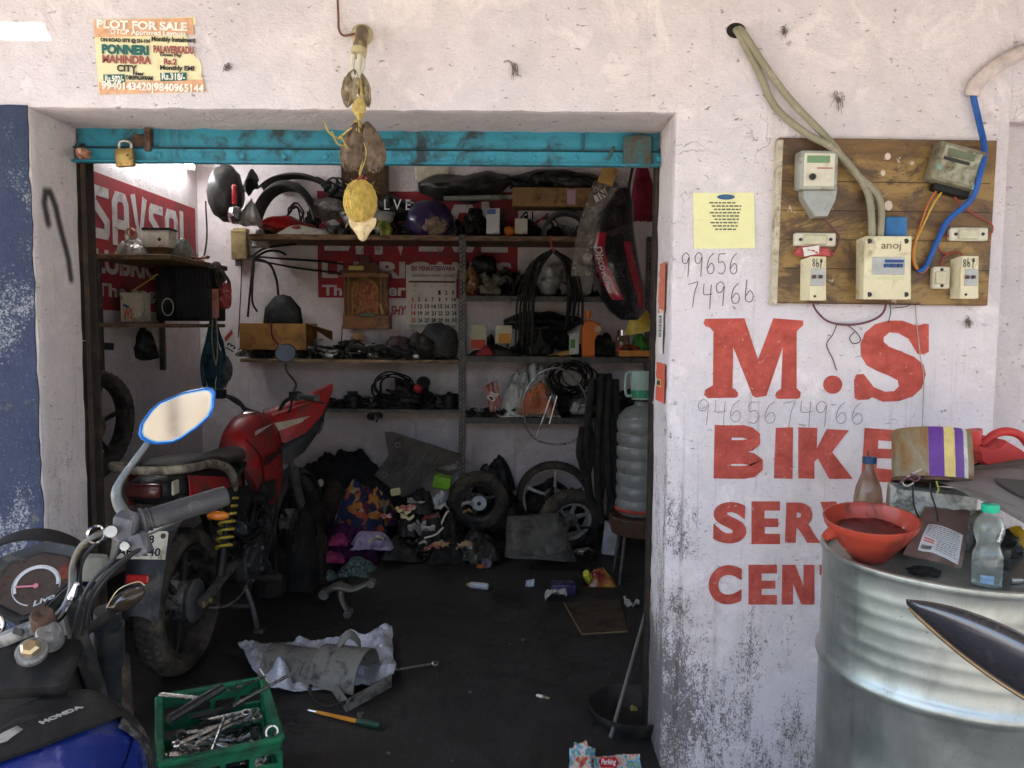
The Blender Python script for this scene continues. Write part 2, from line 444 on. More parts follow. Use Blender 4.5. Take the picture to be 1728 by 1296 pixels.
WALL = wall_mat('limewashed_plaster', (.82, .735, .725), (.73, .68, .715), 1.0, True)
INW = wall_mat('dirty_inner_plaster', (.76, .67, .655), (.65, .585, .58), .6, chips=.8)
def blue_mat():
    mt, nt, b, vec = newmat('weathered_blue_paint')
    n1 = _noise(nt, vec, 4, 7, .7, .5)
    c = _mix(nt, _ramp(nt, n1, .35, .65), (.008, .016, .052), (.022, .036, .082))
    n2 = _noise(nt, vec, 130, 5, .8, .4); n3 = _noise(nt, map_vec(nt, vec, (1, 1, .6), (3, 1, 2)), 3.5, 6, .65, .5)
    sx = _n(nt, 'ShaderNodeSeparateXYZ'); nt.links.new(vec, sx.inputs[0])
    k = _math(nt, 'ADD', _math(nt, 'MULTIPLY', _ramp(nt, n3, .42, .62), .20), _math(nt, 'MULTIPLY', _ramp(nt, sx.outputs[2], 1.95, 1.25), .10))
    q = _n(nt, 'ShaderNodeClamp'); nt.links.new(_math(nt, 'MULTIPLY', _math(nt, 'SUBTRACT', n2, _math(nt, 'SUBTRACT', .70, k)), 9), q.inputs[0])
    c = _mix(nt, _math(nt, 'MULTIPLY', q.outputs[0], .8), c, (.34, .35, .36))
    c = _mix(nt, _ramp(nt, _noise(nt, map_vec(nt, vec, (1, 1, 1), (8, 2, 6)), 9, 6, .7), .62, .68, 0, .5), c, (.16, .16, .08))
    nt.links.new(c, b.inputs['Base Color']); b.inputs['Roughness'].default_value = .75
    nt.links.new(_bump(nt, _noise(nt, vec, 75, 6, .75), .9, .008, _bump(nt, n3, .5, .02)), b.inputs['Normal'])
    return mt
BLUE = blue_mat()

# --- ground and floor
def grid_plane(x0, x1, y0, y1, nx, ny, z, amp=0, sc=1.0, th=.06):
    mb = MB()
    def fn(u, v):
        x, y = x0 + (x1 - x0) * u, y0 + (y1 - y0) * v
        return (x, y, z + amp * NZ.noise(V((x * sc, y * sc, 0))))
    return mb.sheet(fn, nx, ny, th)
mt, nt, b, vec = newmat('oily_floor')
n1 = _noise(nt, vec, 3.5, 8, .7, .5); n2 = _noise(nt, vec, 55, 5, .7)
c = _mix(nt, _ramp(nt, n1, .35, .7), (.010, .009, .0085), (.024, .021, .019))
c = _mix(nt, _ramp(nt, n2, .66, .74, 0, .5), c, (.07, .06, .05))
nt.links.new(c, b.inputs['Base Color']); nt.links.new(_ramp(nt, n1, .3, .7, .5, .85), b.inputs['Roughness'])
nt.links.new(_bump(nt, _noise(nt, vec, 40, 7, .75), .6, .008, _bump(nt, _noise(nt, vec, 6, 5), .5, .03)), b.inputs['Normal'])
FLOOR = mt
tag(obj('floor', grid_plane(ILX - .1, IRX + .1, -1.9, IBY + .1, 70, 90, -.03, .006, 5), FLOOR, loc=V((0, 0, 0))), kind='structure')
GRND = mat('dusty_road', (.40, .365, .325), .9, var=.15, vs=4, dirt=(.25, .21, .17), da=.4, ds=2, bump=.5, bs=30)
tag(obj('ground', MB().box((0, -60.75, -.25), (160, 120, .4)), GRND, loc=V((0, 0, 0))), kind='structure')

# --- the shop building
shop = thing('shop_building', 'limewashed pink shop building with an open workshop bay and red painted lettering', 'building', V((0, 0, 0)))
def jag(a, b, n, amp, sd):
    a, b = V(a), V(b); d = (b - a); nn = V((-d.y, d.x)).normalized(); out = []
    for i in range(n):
        t = i / n; k = amp * NZ.fractal(V((t * n * .45, sd, 0)), .8, 2, 3) if 0 < i else 0
        p = a + d * t + nn * k; out.append((p.x, p.y))
    return out
zt = 3.1
poly = ([(-5, -.3)] + [(-5, zt), (XB, zt)] + [(XB, -.3)] + jag((XR, -.3), (XR, ZL), 60, .004, 1.3) + jag((XR, ZL), (XL, ZL), 50, .004, 5.1) + jag((XL, ZL), (XL, -.3), 60, .0035, 9.7) + [(XL, -.3)])
mb = MB(); M_ = MX(((1, 0, 0, 0), (0, 0, 1, 0), (0, 1, 0, 0), (0, 0, 0, 1)))
bm = bmesh.new(); vs = [bm.verts.new((x, 0, z)) for x, z in poly]; fc = bm.faces.new(vs)
r_ = bmesh.ops.extrude_face_region(bm, geom=[fc]); bmesh.ops.translate(bm, vec=(0, RV, 0), verts=[g for g in r_['geom'] if isinstance(g, bmesh.types.BMVert)])
bm.normal_update()
ed = [e for e in bm.edges if all(abs(v.co.y) < 1e-6 for v in e.verts) and len(e.link_faces) == 2 and all(XL - .02 < v.co.x < XR + .02 and v.co.z < ZL + .02 and v.co.z > -.29 for v in e.verts)]
bmesh.ops.bevel(bm, geom=ed, offset=.012, segments=2, affect='EDGES', profile=.6)
bm.verts.index_update()
mb.add([v.co.copy() for v in bm.verts], [[v.index for v in f.verts] for f in bm.faces]); bm.free()
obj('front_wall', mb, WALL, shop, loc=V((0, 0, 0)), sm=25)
# recessed bay on the right with the beam over it
zb = P(1700, 203, D0).z
mb = MB().box((XB + 1.5, RV / 2 + .035, zb / 2 - .15), (3.0, RV - .07, zb + .3))
mb2 = MB().box((XB + 1.5, RV / 2 + .004, (zt + zb) / 2), (3.0, RV - .008, zt - zb), bev=.006)
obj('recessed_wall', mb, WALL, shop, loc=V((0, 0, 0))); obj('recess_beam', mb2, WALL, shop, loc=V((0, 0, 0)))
# blue pier left of the opening
zq = P(20, 178, D0).z
pl = [(-5, -.3), (-5, zq)] + jag((-4.9, zq + .003), (XL - .004, zq), 60, .006, 2.2) + jag((XL - .004, zq), (XL - .006, -.3), 80, .006, 4.4) + [(XL - .006, -.3)]
obj('blue_pier', MB(T(0, 0, 0) @ FRONT).prism(pl, .005), BLUE, shop, loc=V((0, 0, 0)))
# inner walls and ceiling
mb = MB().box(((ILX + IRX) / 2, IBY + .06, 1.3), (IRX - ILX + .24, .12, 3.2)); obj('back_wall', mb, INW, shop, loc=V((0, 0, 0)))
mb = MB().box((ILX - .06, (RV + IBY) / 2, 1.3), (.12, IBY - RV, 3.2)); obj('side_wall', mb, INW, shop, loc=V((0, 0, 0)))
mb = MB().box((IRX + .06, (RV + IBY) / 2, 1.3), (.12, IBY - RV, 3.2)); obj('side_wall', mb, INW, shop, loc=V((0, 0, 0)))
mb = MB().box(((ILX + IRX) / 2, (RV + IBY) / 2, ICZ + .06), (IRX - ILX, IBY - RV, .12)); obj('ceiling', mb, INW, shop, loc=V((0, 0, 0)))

# --- unseen tin awning over the pavement, its gap shaped to throw a sun patch
AZ = 2.82
def up(px, py): p = P(px, py, D0); return p + SUN * ((AZ - p.z) / SUN.z)
hole = [up(*q) for q in ((-95, 38), (73, 41), (76, 78), (40, 68), (0, 57), (-95, 44))]
AY = -4.4
ctr = sum((V((h.x, h.y)) for h in hole), V((0, 0))) / len(hole)
tin = mat('awning_tin', (.42, .40, .37), .6, .2, var=.2, dirt=(.2, .12, .07), da=.4, ds=5, bump=.1)
hx0, hx1, hy0, hy1 = min(h.x for h in hole), max(h.x for h in hole), min(h.y for h in hole), max(h.y for h in hole)
mb = MB()
e = .0004
for x0, x1, y0, y1 in ((-3.3, hx0, AY, -.002), (hx1, 9, AY, -.002), (hx0, hx1, AY, hy0)):  # left end stops short so bounced sun brightens the wall
    mb.box(((x0 + x1) / 2, (y0 + y1) / 2, AZ + .01), (x1 - x0, y1 - y0, .02))
mb.box(((hx0 + hx1) / 2, (hy1 - .002) / 2, AZ + .01), (hx1 - hx0, max(.001, -hy1 - .002), .02))
aw = one('tin_awning', mb, tin, 'unseen flat tin awning over the pavement, with a gap shaped for a sun patch', 'awning', loc=V((0, AY, AZ)))
for k in range(7):
    x = -3.2 + k * 2.0
    mb = MB().cyl((x, AY + .1, -.05), (x, AY + .1, AZ), .03, 10); obj('post', mb, rust(), aw)

# --- across the road: cream ribbed tin fence in the sun
cream = mat('cream_tin', (.70, .56, .38), .6, var=.35, vs=2.2, dirt=(.36, .22, .11), da=.5, ds=3, bump=.1, stretch=(2.5, 2.5, .12))
mb = MB()
mb.sheet(lambda u, v: (-14 + 28 * u, -10.5 + .035 * math.sin(u * 28 * 2 * PI / .22), -.05 + 3.3 * v), 1000, 1, .004)
one('tin_fence', mb, cream, 'long cream ribbed tin fence across the road', 'fence', loc=V((0, -10.5, 0)))
# ================================================================== WALL: LETTERING, NOTICES, BOARD
def pbox(mb, x0, y0, x1, y1, d, dep, bev=0.004, rot=0, seg=1):
    """box whose front face covers the pixel rectangle at depth d; dep metres deep (away from the street)"""
    c = P((x0 + x1) / 2, (y0 + y1) / 2, d); w_, h_ = m(x1 - x0, d), m(y1 - y0, d)
    return mb.box((0, 0, 0), (w_, dep, h_), T(c.x, c.y + dep / 2, c.z) @ RY(rot), bev, seg)
def pp(mb, pts, d, h, bev=0):
    """pixel polygon at depth d, extruded h towards the street"""
    q = [P(x, y, d) for x, y in pts]
    return mb.prism([(p.x, p.z) for p in q], h, T(0, d + CAM.y, 0) @ FRONT, bev)
def ptext(mb, txt, x0, y0, x1, y1, d, off=.001, bold=0.0, h=.001, rot=0, size=.1, res=3, shear=0):
    """text filling the pixel box at depth d, standing off the surface by off"""
    t = text_mb(txt, size, bold, h, res=res, shear=shear)
    c = P((x0 + x1) / 2, (y0 + y1) / 2, d); a, b = m(x1 - x0, d) / 2, m(y1 - y0, d) / 2
    return mb.merge(t, T(c.x, c.y - off, c.z) @ RY(rot) @ FRONT @ fit(t, -a, a, -b, b))
def ptube(mb, pts, r, n=8, sm=5, cap=True, closed=False):
    """tube through pixel points (px,py,d)"""
    return mb.tube([P(*p) for p in pts], r, n, sm=sm, cap=cap, closed=closed)
def pellip(mb, x0, y0, x1, y1, d, dep, **k):
    c = P((x0 + x1) / 2, (y0 + y1) / 2, d)
    return mb.ell(c, (m(x1 - x0, d) / 2, dep / 2, m(y1 - y0, d) / 2), **k)
DIG = {'0': [[(.5, 1), (.1, .75), (.05, .4), (.3, 0), (.75, .05), (.95, .5), (.8, .9), (.45, 1)]],
       '9': [[(.85, .85), (.5, 1), (.1, .8), (.2, .5), (.6, .5), (.85, .8), (.8, .4), (.7, -.2)]],
       '6': [[(.8, 1), (.35, .75), (.1, .3), (.3, 0), (.75, .05), (.85, .35), (.55, .5), (.15, .25)]],
       'b': [[(.3, 1.1), (.18, .5), (.2, .05), (.7, 0), (.9, .3), (.6, .55), (.22, .3)]],
       '5': [[(.9, 1), (.25, .95), (.2, .55), (.65, .6), (.9, .3), (.6, 0), (.1, .05)]],
       '7': [[(.05, .9), (.5, .95), (.95, 1), (.65, .5), (.45, -.25)]],
       '4': [[(.15, 1), (.1, .5), (.5, .45), (.95, .5)], [(.85, .95), (.75, .3), (.7, -.25)]],
       'x': [[(.5, 1), (.1, .75), (.5, .5), (.95, .75), (.5, 1)], [(.5, .5), (.1, .2), (.5, 0), (.9, .2), (.5, .5)]]}
def pencil(mb, txt, x0, y0, x1, y1, d, wd=.002, off=.0006, skew=0.0):
    n = len(txt); k = 0
    cw = (x1 - x0) / n
    for ch in txt:
        jx, jy = rnd.uniform(-.1, .1) * cw, rnd.uniform(-.06, .06) * (y1 - y0)
        for st in DIG.get(ch, []):
            pts = [P(x0 + cw * (k + .12 + .76 * a.x) + jx, y1 - (y1 - y0) * a.y + skew * (k * cw) + jy, d) for a in spline([(a, b, 0) for a, b in st], 4)]
            mb.ribbon([(p.x, p.z) for p in pts], wd, .0004, T(0, d + CAM.y - off, 0) @ FRONT); off += .00002
        k += 1
    return mb

# --- painted red lettering (part of the wall)
def paint_mat(name, col, wear=.5, under=(.62, .50, .47)):
    mt, nt, b, vec = newmat(name)
    n1 = _noise(nt, vec, 16, 6, .7)
    c = _mix(nt, _ramp(nt, n1, .3, .72), tuple(x * .66 for x in col), tuple(min(1, x * 1.25 + .035) for x in col))
    n2 = _noise(nt, vec, 48, 6, .78, .6)
    c = _mix(nt, _ramp(nt, n2, .70 - wear * .1, .78 - wear * .1, 0, .75), c, under)
    n3 = _noise(nt, map_vec(nt, vec, (1, 1, .7), (4, 4, 4)), 80, 5, .75)
    c = _mix(nt, _ramp(nt, n3, .66, .70, 0, .6), c, (.06, .03, .03))
    nt.links.new(c, b.inputs['Base Color']); b.inputs['Roughness'].default_value = .75; b.inputs['Specular IOR Level'].default_value = .25
    nt.links.new(_bump(nt, _noise(nt, map_vec(nt, vec, (1, 1, 1.8)), 60, 6, .7), .6, .006), b.inputs['Normal'])
    return mt
REDP = paint_mat('red_wall_paint', (.47, .070, .047), .95)
mb = MB()
Md = [(1190, 538), (1256, 537), (1279, 607), (1305, 537), (1355, 541), (1355, 549), (1347, 556), (1344, 560), (1344, 655), (1351, 662), (1350, 670), (1346, 673), (1312, 673), (1308, 668), (1310, 662), (1318, 656), (1321, 585), (1293, 668), (1275, 671), (1270, 668), (1237, 585), (1236, 655), (1245, 662), (1245, 669), (1240, 671), (1194, 672), (1188, 666), (1190, 658), (1203, 650), (1204, 560), (1198, 553), (1191, 551), (1187, 545)]
pp(mb, Md, D0, .0016)
pp(mb, [(1405 + 16 * math.cos(a * PI / 12), 649 + 15.5 * math.sin(a * PI / 12)) for a in range(24)], D0, .0016)
Sp = [(1560, 546), (1567, 547), (1567, 594), (1558, 598), (1548, 597), (1543, 588), (1533, 572), (1516, 562), (1500, 561), (1491, 569), (1491, 577), (1500, 585), (1520, 593), (1542, 602), (1558, 615), (1562, 632), (1555, 655), (1540, 669), (1516, 677), (1490, 678), (1471, 670), (1466, 674), (1448, 675), (1442, 672), (1441, 640), (1445, 632), (1457, 631), (1464, 640), (1474, 653), (1493, 661), (1509, 660), (1517, 652), (1515, 642), (1500, 634), (1480, 626), (1462, 616), (1453, 600), (1452, 580), (1460, 561), (1477, 547), (1498, 541), (1522, 541), (1542, 548), (1550, 549)]
pp(mb, Sp, D0, .0016)
pp(mb, [(1206, 717), (1235, 718), (1233, 808), (1204, 807)], D0, .0016)
def pstroke(pts, wd, h): q = [P(x, y, D0) for x, y in pts]; mb.ribbon([(p.x, p.z) for p in q], m(wd, D0), h, T(0, 0, 0) @ FRONT)
pstroke([(1232, 728), (1254, 728), (1265, 731), (1272, 737), (1272, 745), (1265, 751), (1254, 753), (1232, 753)], 21, .0019)
pstroke([(1231, 772), (1256, 772), (1268, 775), (1276, 781), (1276, 788), (1268, 795), (1256, 797), (1231, 797)], 22, .0022)
pp(mb, [(1309, 722), (1338, 721), (1337, 808), (1306, 807)], D0, .0016)
pp(mb, [(1347, 721), (1379, 722), (1378, 757), (1395, 724), (1432, 726), (1404, 763), (1439, 808), (1399, 808), (1380, 773), (1374, 779), (1374, 808), (1347, 807)], D0, .0016)
pp(mb, [(1459, 722), (1528, 727), (1522, 746), (1482, 743), (1481, 757), (1510, 758), (1509, 774), (1480, 773), (1479, 790), (1522, 794), (1521, 815), (1453, 811)], D0, .0016)
ptext(mb, 'S', 1203, 846, 1260, 918, D0, .0012, .0055, res=10)
def bE(x0, y0, x1, y1, k=.24):
    s = (x1 - x0); h = y1 - y0
    return [(x0, y0), (x1, y0), (x1, y0 + h * k * .9), (x0 + s * .46, y0 + h * k * .9), (x0 + s * .46, y0 + h * .40), (x1 - s * .06, y0 + h * .40), (x1 - s * .06, y0 + h * .60), (x0 + s * .46, y0 + h * .60), (x0 + s * .46, y1 - h * k), (x1, y1 - h * k), (x1, y1), (x0, y1)]
pp(mb, bE(1268, 846, 1316, 918), D0, .0016)
ptext(mb, 'R', 1325, 847, 1386, 917, D0, .0012, .0055, res=10)
pp(mb, [(1384, 847), (1411, 846), (1425, 892), (1440, 847), (1466, 848), (1440, 917), (1410, 917)], D0, .0016)
pp(mb, [(1474, 848), (1499, 848), (1498, 918), (1473, 918)], D0, .0016)
ptext(mb, 'C', 1506, 848, 1562, 919, D0, .0012, .0055, res=10)
pp(mb, bE(1571, 849, 1618, 919), D0, .0016)
ptext(mb, 'C', 1195, 952, 1252, 1021, D0, .0012, .0055, res=10)
pp(mb, bE(1263, 953, 1311, 1020), D0, .0016)
pp(mb, [(1320, 953), (1342, 953), (1356, 990), (1356, 953), (1374, 953), (1374, 1020), (1352, 1020), (1338, 984), (1338, 1020), (1319, 1020)], D0, .0016)
pp(mb, [(1383, 953), (1440, 953), (1440, 970), (1422, 970), (1422, 1020), (1402, 1020), (1402, 970), (1383, 970)], D0, .0016)
ptext(mb, 'R', 1450, 953, 1504, 1020, D0, .0012, .0055, res=10)
pp(mb, bE(1513, 953, 1560, 1020), D0, .0016)
tag(obj('painted_lettering', mb, REDP, shop, sm=0), 'large red hand painted lettering in four lines')
PENC = mat('charcoal_pencil', (.07, .065, .07), .9, var=.6, vs=90, bump=0)
for tx_, r_, w_, o_, k_ in (('99656', (1148, 428, 1250, 462), .0022, .0006, 0), ('7496b', (1160, 478, 1275, 512), .0022, .0006, -.03), ('9465674966', (1170, 676, 1462, 712), .0013, .0020, .01)):
    mb = MB(); pencil(mb, tx_, *r_, D0, w_, o_, skew=k_); obj('pencilled_number', mb, PENC, shop, sm=0)

# --- paper notices
paper = lambda n, c: _mc['paper_' + n] if not c else mat('paper_' + n, c, .85, var=.08, vs=6, dirt=(c[0] * .7, c[1] * .6, c[2] * .5), da=.25, ds=7, bump=.1, bs=20)
ink = lambda n, c: _mc['ink_' + n] if not c else mat('ink_' + n, c, .8, var=.25, vs=40, bump=0)
def psheet(mb, c4, d, off=.002, curl=.004, th=.0006, nu=12, nv=8, seed=0, tear=None):
    """sheet of paper from 4 pixel corners (tl,tr,br,bl), slightly buckled off the wall"""
    q = [P(*c, d) for c in c4]
    def fn(u, v):
        if tear: u = u * tear(v)
        p = q[0].lerp(q[1], u).lerp(q[3].lerp(q[2], u), v)
        p.y -= off + curl * abs(NZ.noise(V((u * 3, v * 3, seed))))
        return p
    return mb.sheet(fn, nu, nv, th)
mb = MB(); psheet(mb, ((1169, 326), (1272, 325), (1274, 419), (1171, 420)), D0, .002, .002)
pn = one('paper_notice', mb, paper('yellow', (.80, .78, .42)), 'plain yellow paper notice with rows of small writing pasted beside the electric board', 'notice', sm=0)
mb = MB()
for k in range(9):
    y = 341 + k * 5.6; x = 1197 + (k * 37 % 11); xe = 1243 + (k * 53 % 9)
    while x < xe:
        wdt = 3 + (int(x * 7 + k) % 5); pbox(mb, x, y, min(xe, x + wdt), y + 2.2, D0 - .0052, .0004, 0); x += wdt + 2
obj('writing', mb, ink('grey', (.12, .12, .10)), pn, sm=0)
mb = MB(); pp(mb, [(1225 + 15 * math.cos(a * PI / 10), 332.5 + 4.5 * math.sin(a * PI / 10)) for a in range(20)], D0 - .0052, .0005)
obj('heading_badge', mb, ink('blue', (.05, .13, .25)), pn, sm=0)

# torn poster over the lintel
pc = lambda px, py, px2=None, py2=None: (px, py)
tear = lambda v: 1 - .10 * max(0, math.sin(v * 5.2)) - .05 * abs(NZ.noise(V((v * 9, 3.3, 0)))) if .12 < v < .82 else 1
mb = MB(); psheet(mb, ((158, 34), (330, 29), (347, 155), (168, 160)), D0, .002, .002, nu=10, nv=30, tear=tear)
po = one('plot_sale_poster', mb, paper('cream', (.80, .74, .46)), 'torn cream and orange poster reading PLOT FOR SALE pasted above the shutter', 'poster', sm=0)
def bar(x0, y0, x1, y1, c):
    mb = MB(); psheet(mb, ((x0, y0 + .5), (x1, y0 - 4), (x1 + (y1 - y0) * .13, y1 - 5), (x0 + (y1 - y0) * .08, y1)), D0, .0047, .0, .0003, 2, 2); return mb
obj('top_band', bar(159, 35, 325, 64, 0), ink('orange', (.70, .40, .24)), po, sm=0)
obj('bottom_band', bar(168, 139, 344, 160, 0), ink('orange', 0), po, sm=0)
wi = ink('white', (.86, .82, .72)); gi = ink('green', (.03, .14, .13)); bi = ink('black', (.05, .05, .05)); ri = ink('maroon', (.34, .10, .10))
d_ = D0 - .0056
def pline(nm, mt_, txt, x0, y0, x1, y1, off=.0002, bold=.0035):
    mb = MB(); ptext(mb, txt, x0, y0, x1, y1, d_, off, bold, rot=1.4); obj(nm, mb, mt_, po, sm=0)
pline('headline', wi, 'PLOT FOR SALE', 166, 36, 314, 50, .0006, .0045); pline('headline', wi, 'DTCP Approved Layouts', 189, 51, 312, 62, .0006, .003); pline('phone_number', wi, '9940143420|9840965144', 174, 140, 342, 157, .0006, .0035)
pline('place_name', gi, 'PONNERI', 173, 76, 250, 92, .0002, .005)
for r_ in ((175, 126, 210, 140), (271, 123, 314, 136)): mb = MB(); pbox(mb, *r_, d_, .0004, 0, -1.4); obj('price_patch', mb, gi, po, sm=0)
for tx_, r_ in (('ON ROAD SITE @ SH-104', (171, 65, 252, 73)), ('Monthly Instalment', (257, 63, 329, 73)), ('CITY', (198, 110, 231, 121)), ('Down Pay', (271, 90, 306, 97)), ('Monthly EMI', (271, 111, 327, 121)), ('Near', (225, 121, 243, 127)), ('THIRUPPALAIVANAM', (213, 128, 257, 135))): pline('fine_print', bi, tx_, *r_)
for tx_, r_ in (('MAHINDRA', (174, 94, 254, 107)), ('PALAVERKADU', (260, 78, 326, 90)), ('Rs.2', (277, 99, 298, 109))): pline('town_name', ri, tx_, *r_)
pline('price', wi, 'Rs.502/-', 178, 128, 209, 138, .0012); pline('price', wi, 'Rs.318/-', 274, 124, 312, 135, .0012)
# stickers on the right reveal (surface faces -x)
def jquad(x0, x1, y0, y1, jg=.3, seed=0):
    """sheet on the right reveal between two depths given by pixel x"""
    mb = MB()
    d0 = XR / ((x0 - 864) / F) if x0 > 864 else 3; 
    ya, yb = .03 + .2 * (1 - x1), .03 + .2 * (1 - x0)
    za, zb_ = P(1115, y1, D0 + .15).z, P(1115, y0, D0 + .15).z
    def fn(u, v):
        k = 1 - .25 * max(0, NZ.noise(V((v * 5, seed, 0)))) * jg * 3
        return (XR - .0075 - .002 * abs(NZ.noise(V((u * 3, v * 4, seed)))), ya + (yb - ya) * u * k, za + (zb_ - za) * v)
    return mb.sheet(fn, 8, 20, .0006)
one('torn_sticker', jquad(.25, .8, 445, 528, 1, 3.3), paper('faded_red', (.55, .16, .10)), 'torn faded red sticker high on the grey door reveal', 'sticker', sm=0)
st = one('barcode_sticker', jquad(.3, .72, 522, 596, .2, 1.3), paper('white', (.68, .65, .60)), 'narrow white barcode sticker on the grey door reveal', 'sticker', sm=0)
mb = MB()
for k in range(14):
    z = P(1115, 534 + k * 2.6, D0 + .15).z
    mb.box((XR - .0102, .13, z), (.0008, .045, .0022 if k % 3 else .0034))
obj('barcode', mb, bi, st, sm=0)
st = one('red_sticker', jquad(.2, .95, 612, 676, .3, 8.3), paper('red', (.58, .11, .07)), 'worn red sticker with a yellow name patch, lowest on the door reveal', 'sticker', sm=0)
mb = MB(); zc = P(1115, 645, D0 + .15).z; mb.box((XR - .0098, .125, zc), (.0008, .07, .024)); obj('name_patch', mb, paper('ochre', (.62, .45, .12)), st, sm=0)
mb = MB(); t = text_mb('GTR', .02, .001); mb.merge(t, T(XR - .0102, .125, zc) @ RZ(-90) @ FRONT @ fit(t, -.028, .028, -.008, .008)); obj('wordmark', mb, bi, st, sm=0)

# --- electric board
BD = D0 - .03
mt, nt, b, vec = newmat('stained_board')
n1 = _noise(nt, map_vec(nt, vec, (1, 1, 2.5)), 5, 8, .7, .8); n2 = _noise(nt, map_vec(nt, vec, (.8, 1, 3), (4, 1, 2)), 3, 6, .65, .4); n3 = _noise(nt, map_vec(nt, vec, (2, 1, 40)), 2, 4)
c = _mix(nt, _ramp(nt, n1, .35, .65), (.080, .040, .014), (.20, .105, .030))
c = _mix(nt, _ramp(nt, n2, .47, .55, 0, .85), c, (.31, .19, .055))
c = _mix(nt, _ramp(nt, n3, .55, .75, 0, .4), c, (.05, .03, .02))
c = _mix(nt, _ramp(nt, _noise(nt, map_vec(nt, vec, (1, 1, 1.6), (1, 9, 5)), 3.4, 8, .72, 1.2), .50, .58, 0, .85), c, (.060, .030, .013))
c = _mix(nt, _ramp(nt, _noise(nt, vec, 30, 6, .75), .62, .68, 0, .8), c, (.06, .04, .025))
c = _mix(nt, _ramp(nt, _noise(nt, map_vec(nt, vec, (1, 1, 1), (7, 3, 1)), 24, 4, .6), .68, .71, 0, .8), c, (.55, .47, .36))
nt.links.new(c, b.inputs['Base Color']); nt.links.new(_ramp(nt, n1, .3, .7, .35, .7), b.inputs['Roughness'])
nt.links.new(_bump(nt, n1, .4, .004), b.inputs['Normal'])
mb = MB(); pbox(mb, 1311, 239, 1673, 511, BD, .029, .003, .3)
eb = one('electric_board', mb, mt, 'brown stained wooden board on the wall carrying meters and breaker boxes', 'board', loc=P(1490, 511, D0))
mb = MB(); pbox(mb, 1308, 240, 1317, 512, BD - .002, .031, .002, .3); obj('edge_strip', mb, mat('peeled_cream', (.55, .50, .38), .8, dirt=(.2, .15, .09), da=.5, ds=14), eb)
mb = MB()
for y in (307, 356, 405, 454): pbox(mb, 1320, y, 1668, y + 1.2, BD - .0006, .001, 0, .3)
obj('board_joint', mb, mat('dark_gap', (.03, .02, .015), .9), eb)
mb = MB()
for x, y, r_ in ((1498, 264, 5), (1499, 347, 7), (1490, 292, 4)): pp(mb, [(x + r_ * math.cos(a), y + r_ * 1.2 * math.sin(a)) for a in [i * .5 for i in range(13)]][:12], BD - .0005, .0012)
obj('plaster_blob', mb, paper('plaster', (.62, .50, .42)), eb)
gmeter = mat('meter_grey', (.33, .34, .30), .35, var=.15, dirt=(.16, .13, .09), da=.35, ds=14, coat=.2)
lcd = mat('lcd_green', (.16, .27, .13), .25, var=.1, bump=0)
dk = mat('dark_detail', (.03, .03, .03), .5)
def meter(label, x0, y0, x1, y1, rot, dirty):
    d = BD - .055
    cx, cy = (x0 + x1) / 2, (y0 + y1) / 2
    t = thing('energy_meter', label, 'electric meter', P(cx, y1, BD))
    bodym = gmeter if not dirty else mat('meter_brown', (.24, .22, .15), .5, var=.25, dirt=(.10, .08, .05), da=.6, ds=12)
    mb = MB(); pbox(mb, x0, y0, x1, y1, d, .054, .010, rot, 2); obj('body', mb, bodym, t)
    W, H = x1 - x0, y1 - y0
    def rel(a, b_):
        ca, sa = math.cos(R(rot)), math.sin(R(rot)); dx, dy = (a - .5) * W, (b_ - .5) * H
        return cx + dx * ca - dy * sa, cy + dx * sa + dy * ca
    def rbox(a0, b0, a1, b1, dd, dep, bev):
        mb = MB(); X, Y = rel((a0 + a1) / 2, (b0 + b1) / 2); w2, h2 = (a1 - a0) * W / 2, (b1 - b0) * H / 2
        return pbox(mb, X - w2, Y - h2, X + w2, Y + h2, dd, dep, bev, rot)
    obj('face_plate', rbox(.12, .08, .90, .92, d - .003, .005, .002), white_pl() if not dirty else mat('face_dirty', (.34, .33, .24), .6, dirt=(.12, .10, .06), da=.6, ds=25), t)
    obj('display', rbox(.2, .13, .78, .31, d - .005, .004, .001), lcd if not dirty else mat('lcd_dim', (.13, .15, .09), .4), t)
    if not dirty:
        mb = MB(); X, Y = rel(.33, .68); mb.cyl(P(X, Y, d), P(X, Y, d - .012), .010, 16); mb.box((0, 0, 0), (.004, .006, .016), T(P(X, Y, d - .013))); obj('knob', mb, dk, t)
        mb = MB(); X, Y = rel(.73, .68); mb.cyl(P(X, Y, d), P(X, Y, d - .006), .008, 16); obj('push_button', mb, white_pl(), t)
        mb = MB(); pbox(mb, *rel(.45, .44), *rel(.85, .47), d - .004, .002, 0); obj('print_line', mb, ink('maroon', 0), t)
        mb = MB(); X, Y = rel(.5, 1.0); pp(mb, [(x0 - 4, y1 - 2), (x1 - 8, y1 - 2), (x1 - 12, y1 + 22), (x1 - 26, y1 + 50), (x1 - 48, y1 + 51), (x0 - 2, y1 + 20)], BD - .002, .036, .06)
        obj('terminal_cover', mb, mat('clear_grey_cover', (.30, .29, .25), .25, var=.2, dirt=(.16, .14, .10), da=.4, ds=14, coat=.4), t)
    else:
        obj('label_strip', rbox(.15, .36, .7, .44, d - .005, .003, .001), dk, t)
        obj('terminal_block', rbox(.1, 1.0, .86, 1.26, BD - .03, .03, .003), black(), t)
        for a, b_ in ((.1, .66), (.92, .95), (.98, .5)): X, Y = rel(a, b_); mb = MB(); pbox(mb, X - 4, Y - 4, X + 4, Y + 4, d - .004, .01, .001, rot); obj('seal', mb, mat('seal_teal', (.20, .33, .30), .5), t)
    return t
meter('upright grey meter with a clean cream face and green display', 1350, 254, 1415, 319, 0, False)
meter('tilted dusty brown meter with its terminal cover missing', 1579, 246, 1660, 312, 14, True)
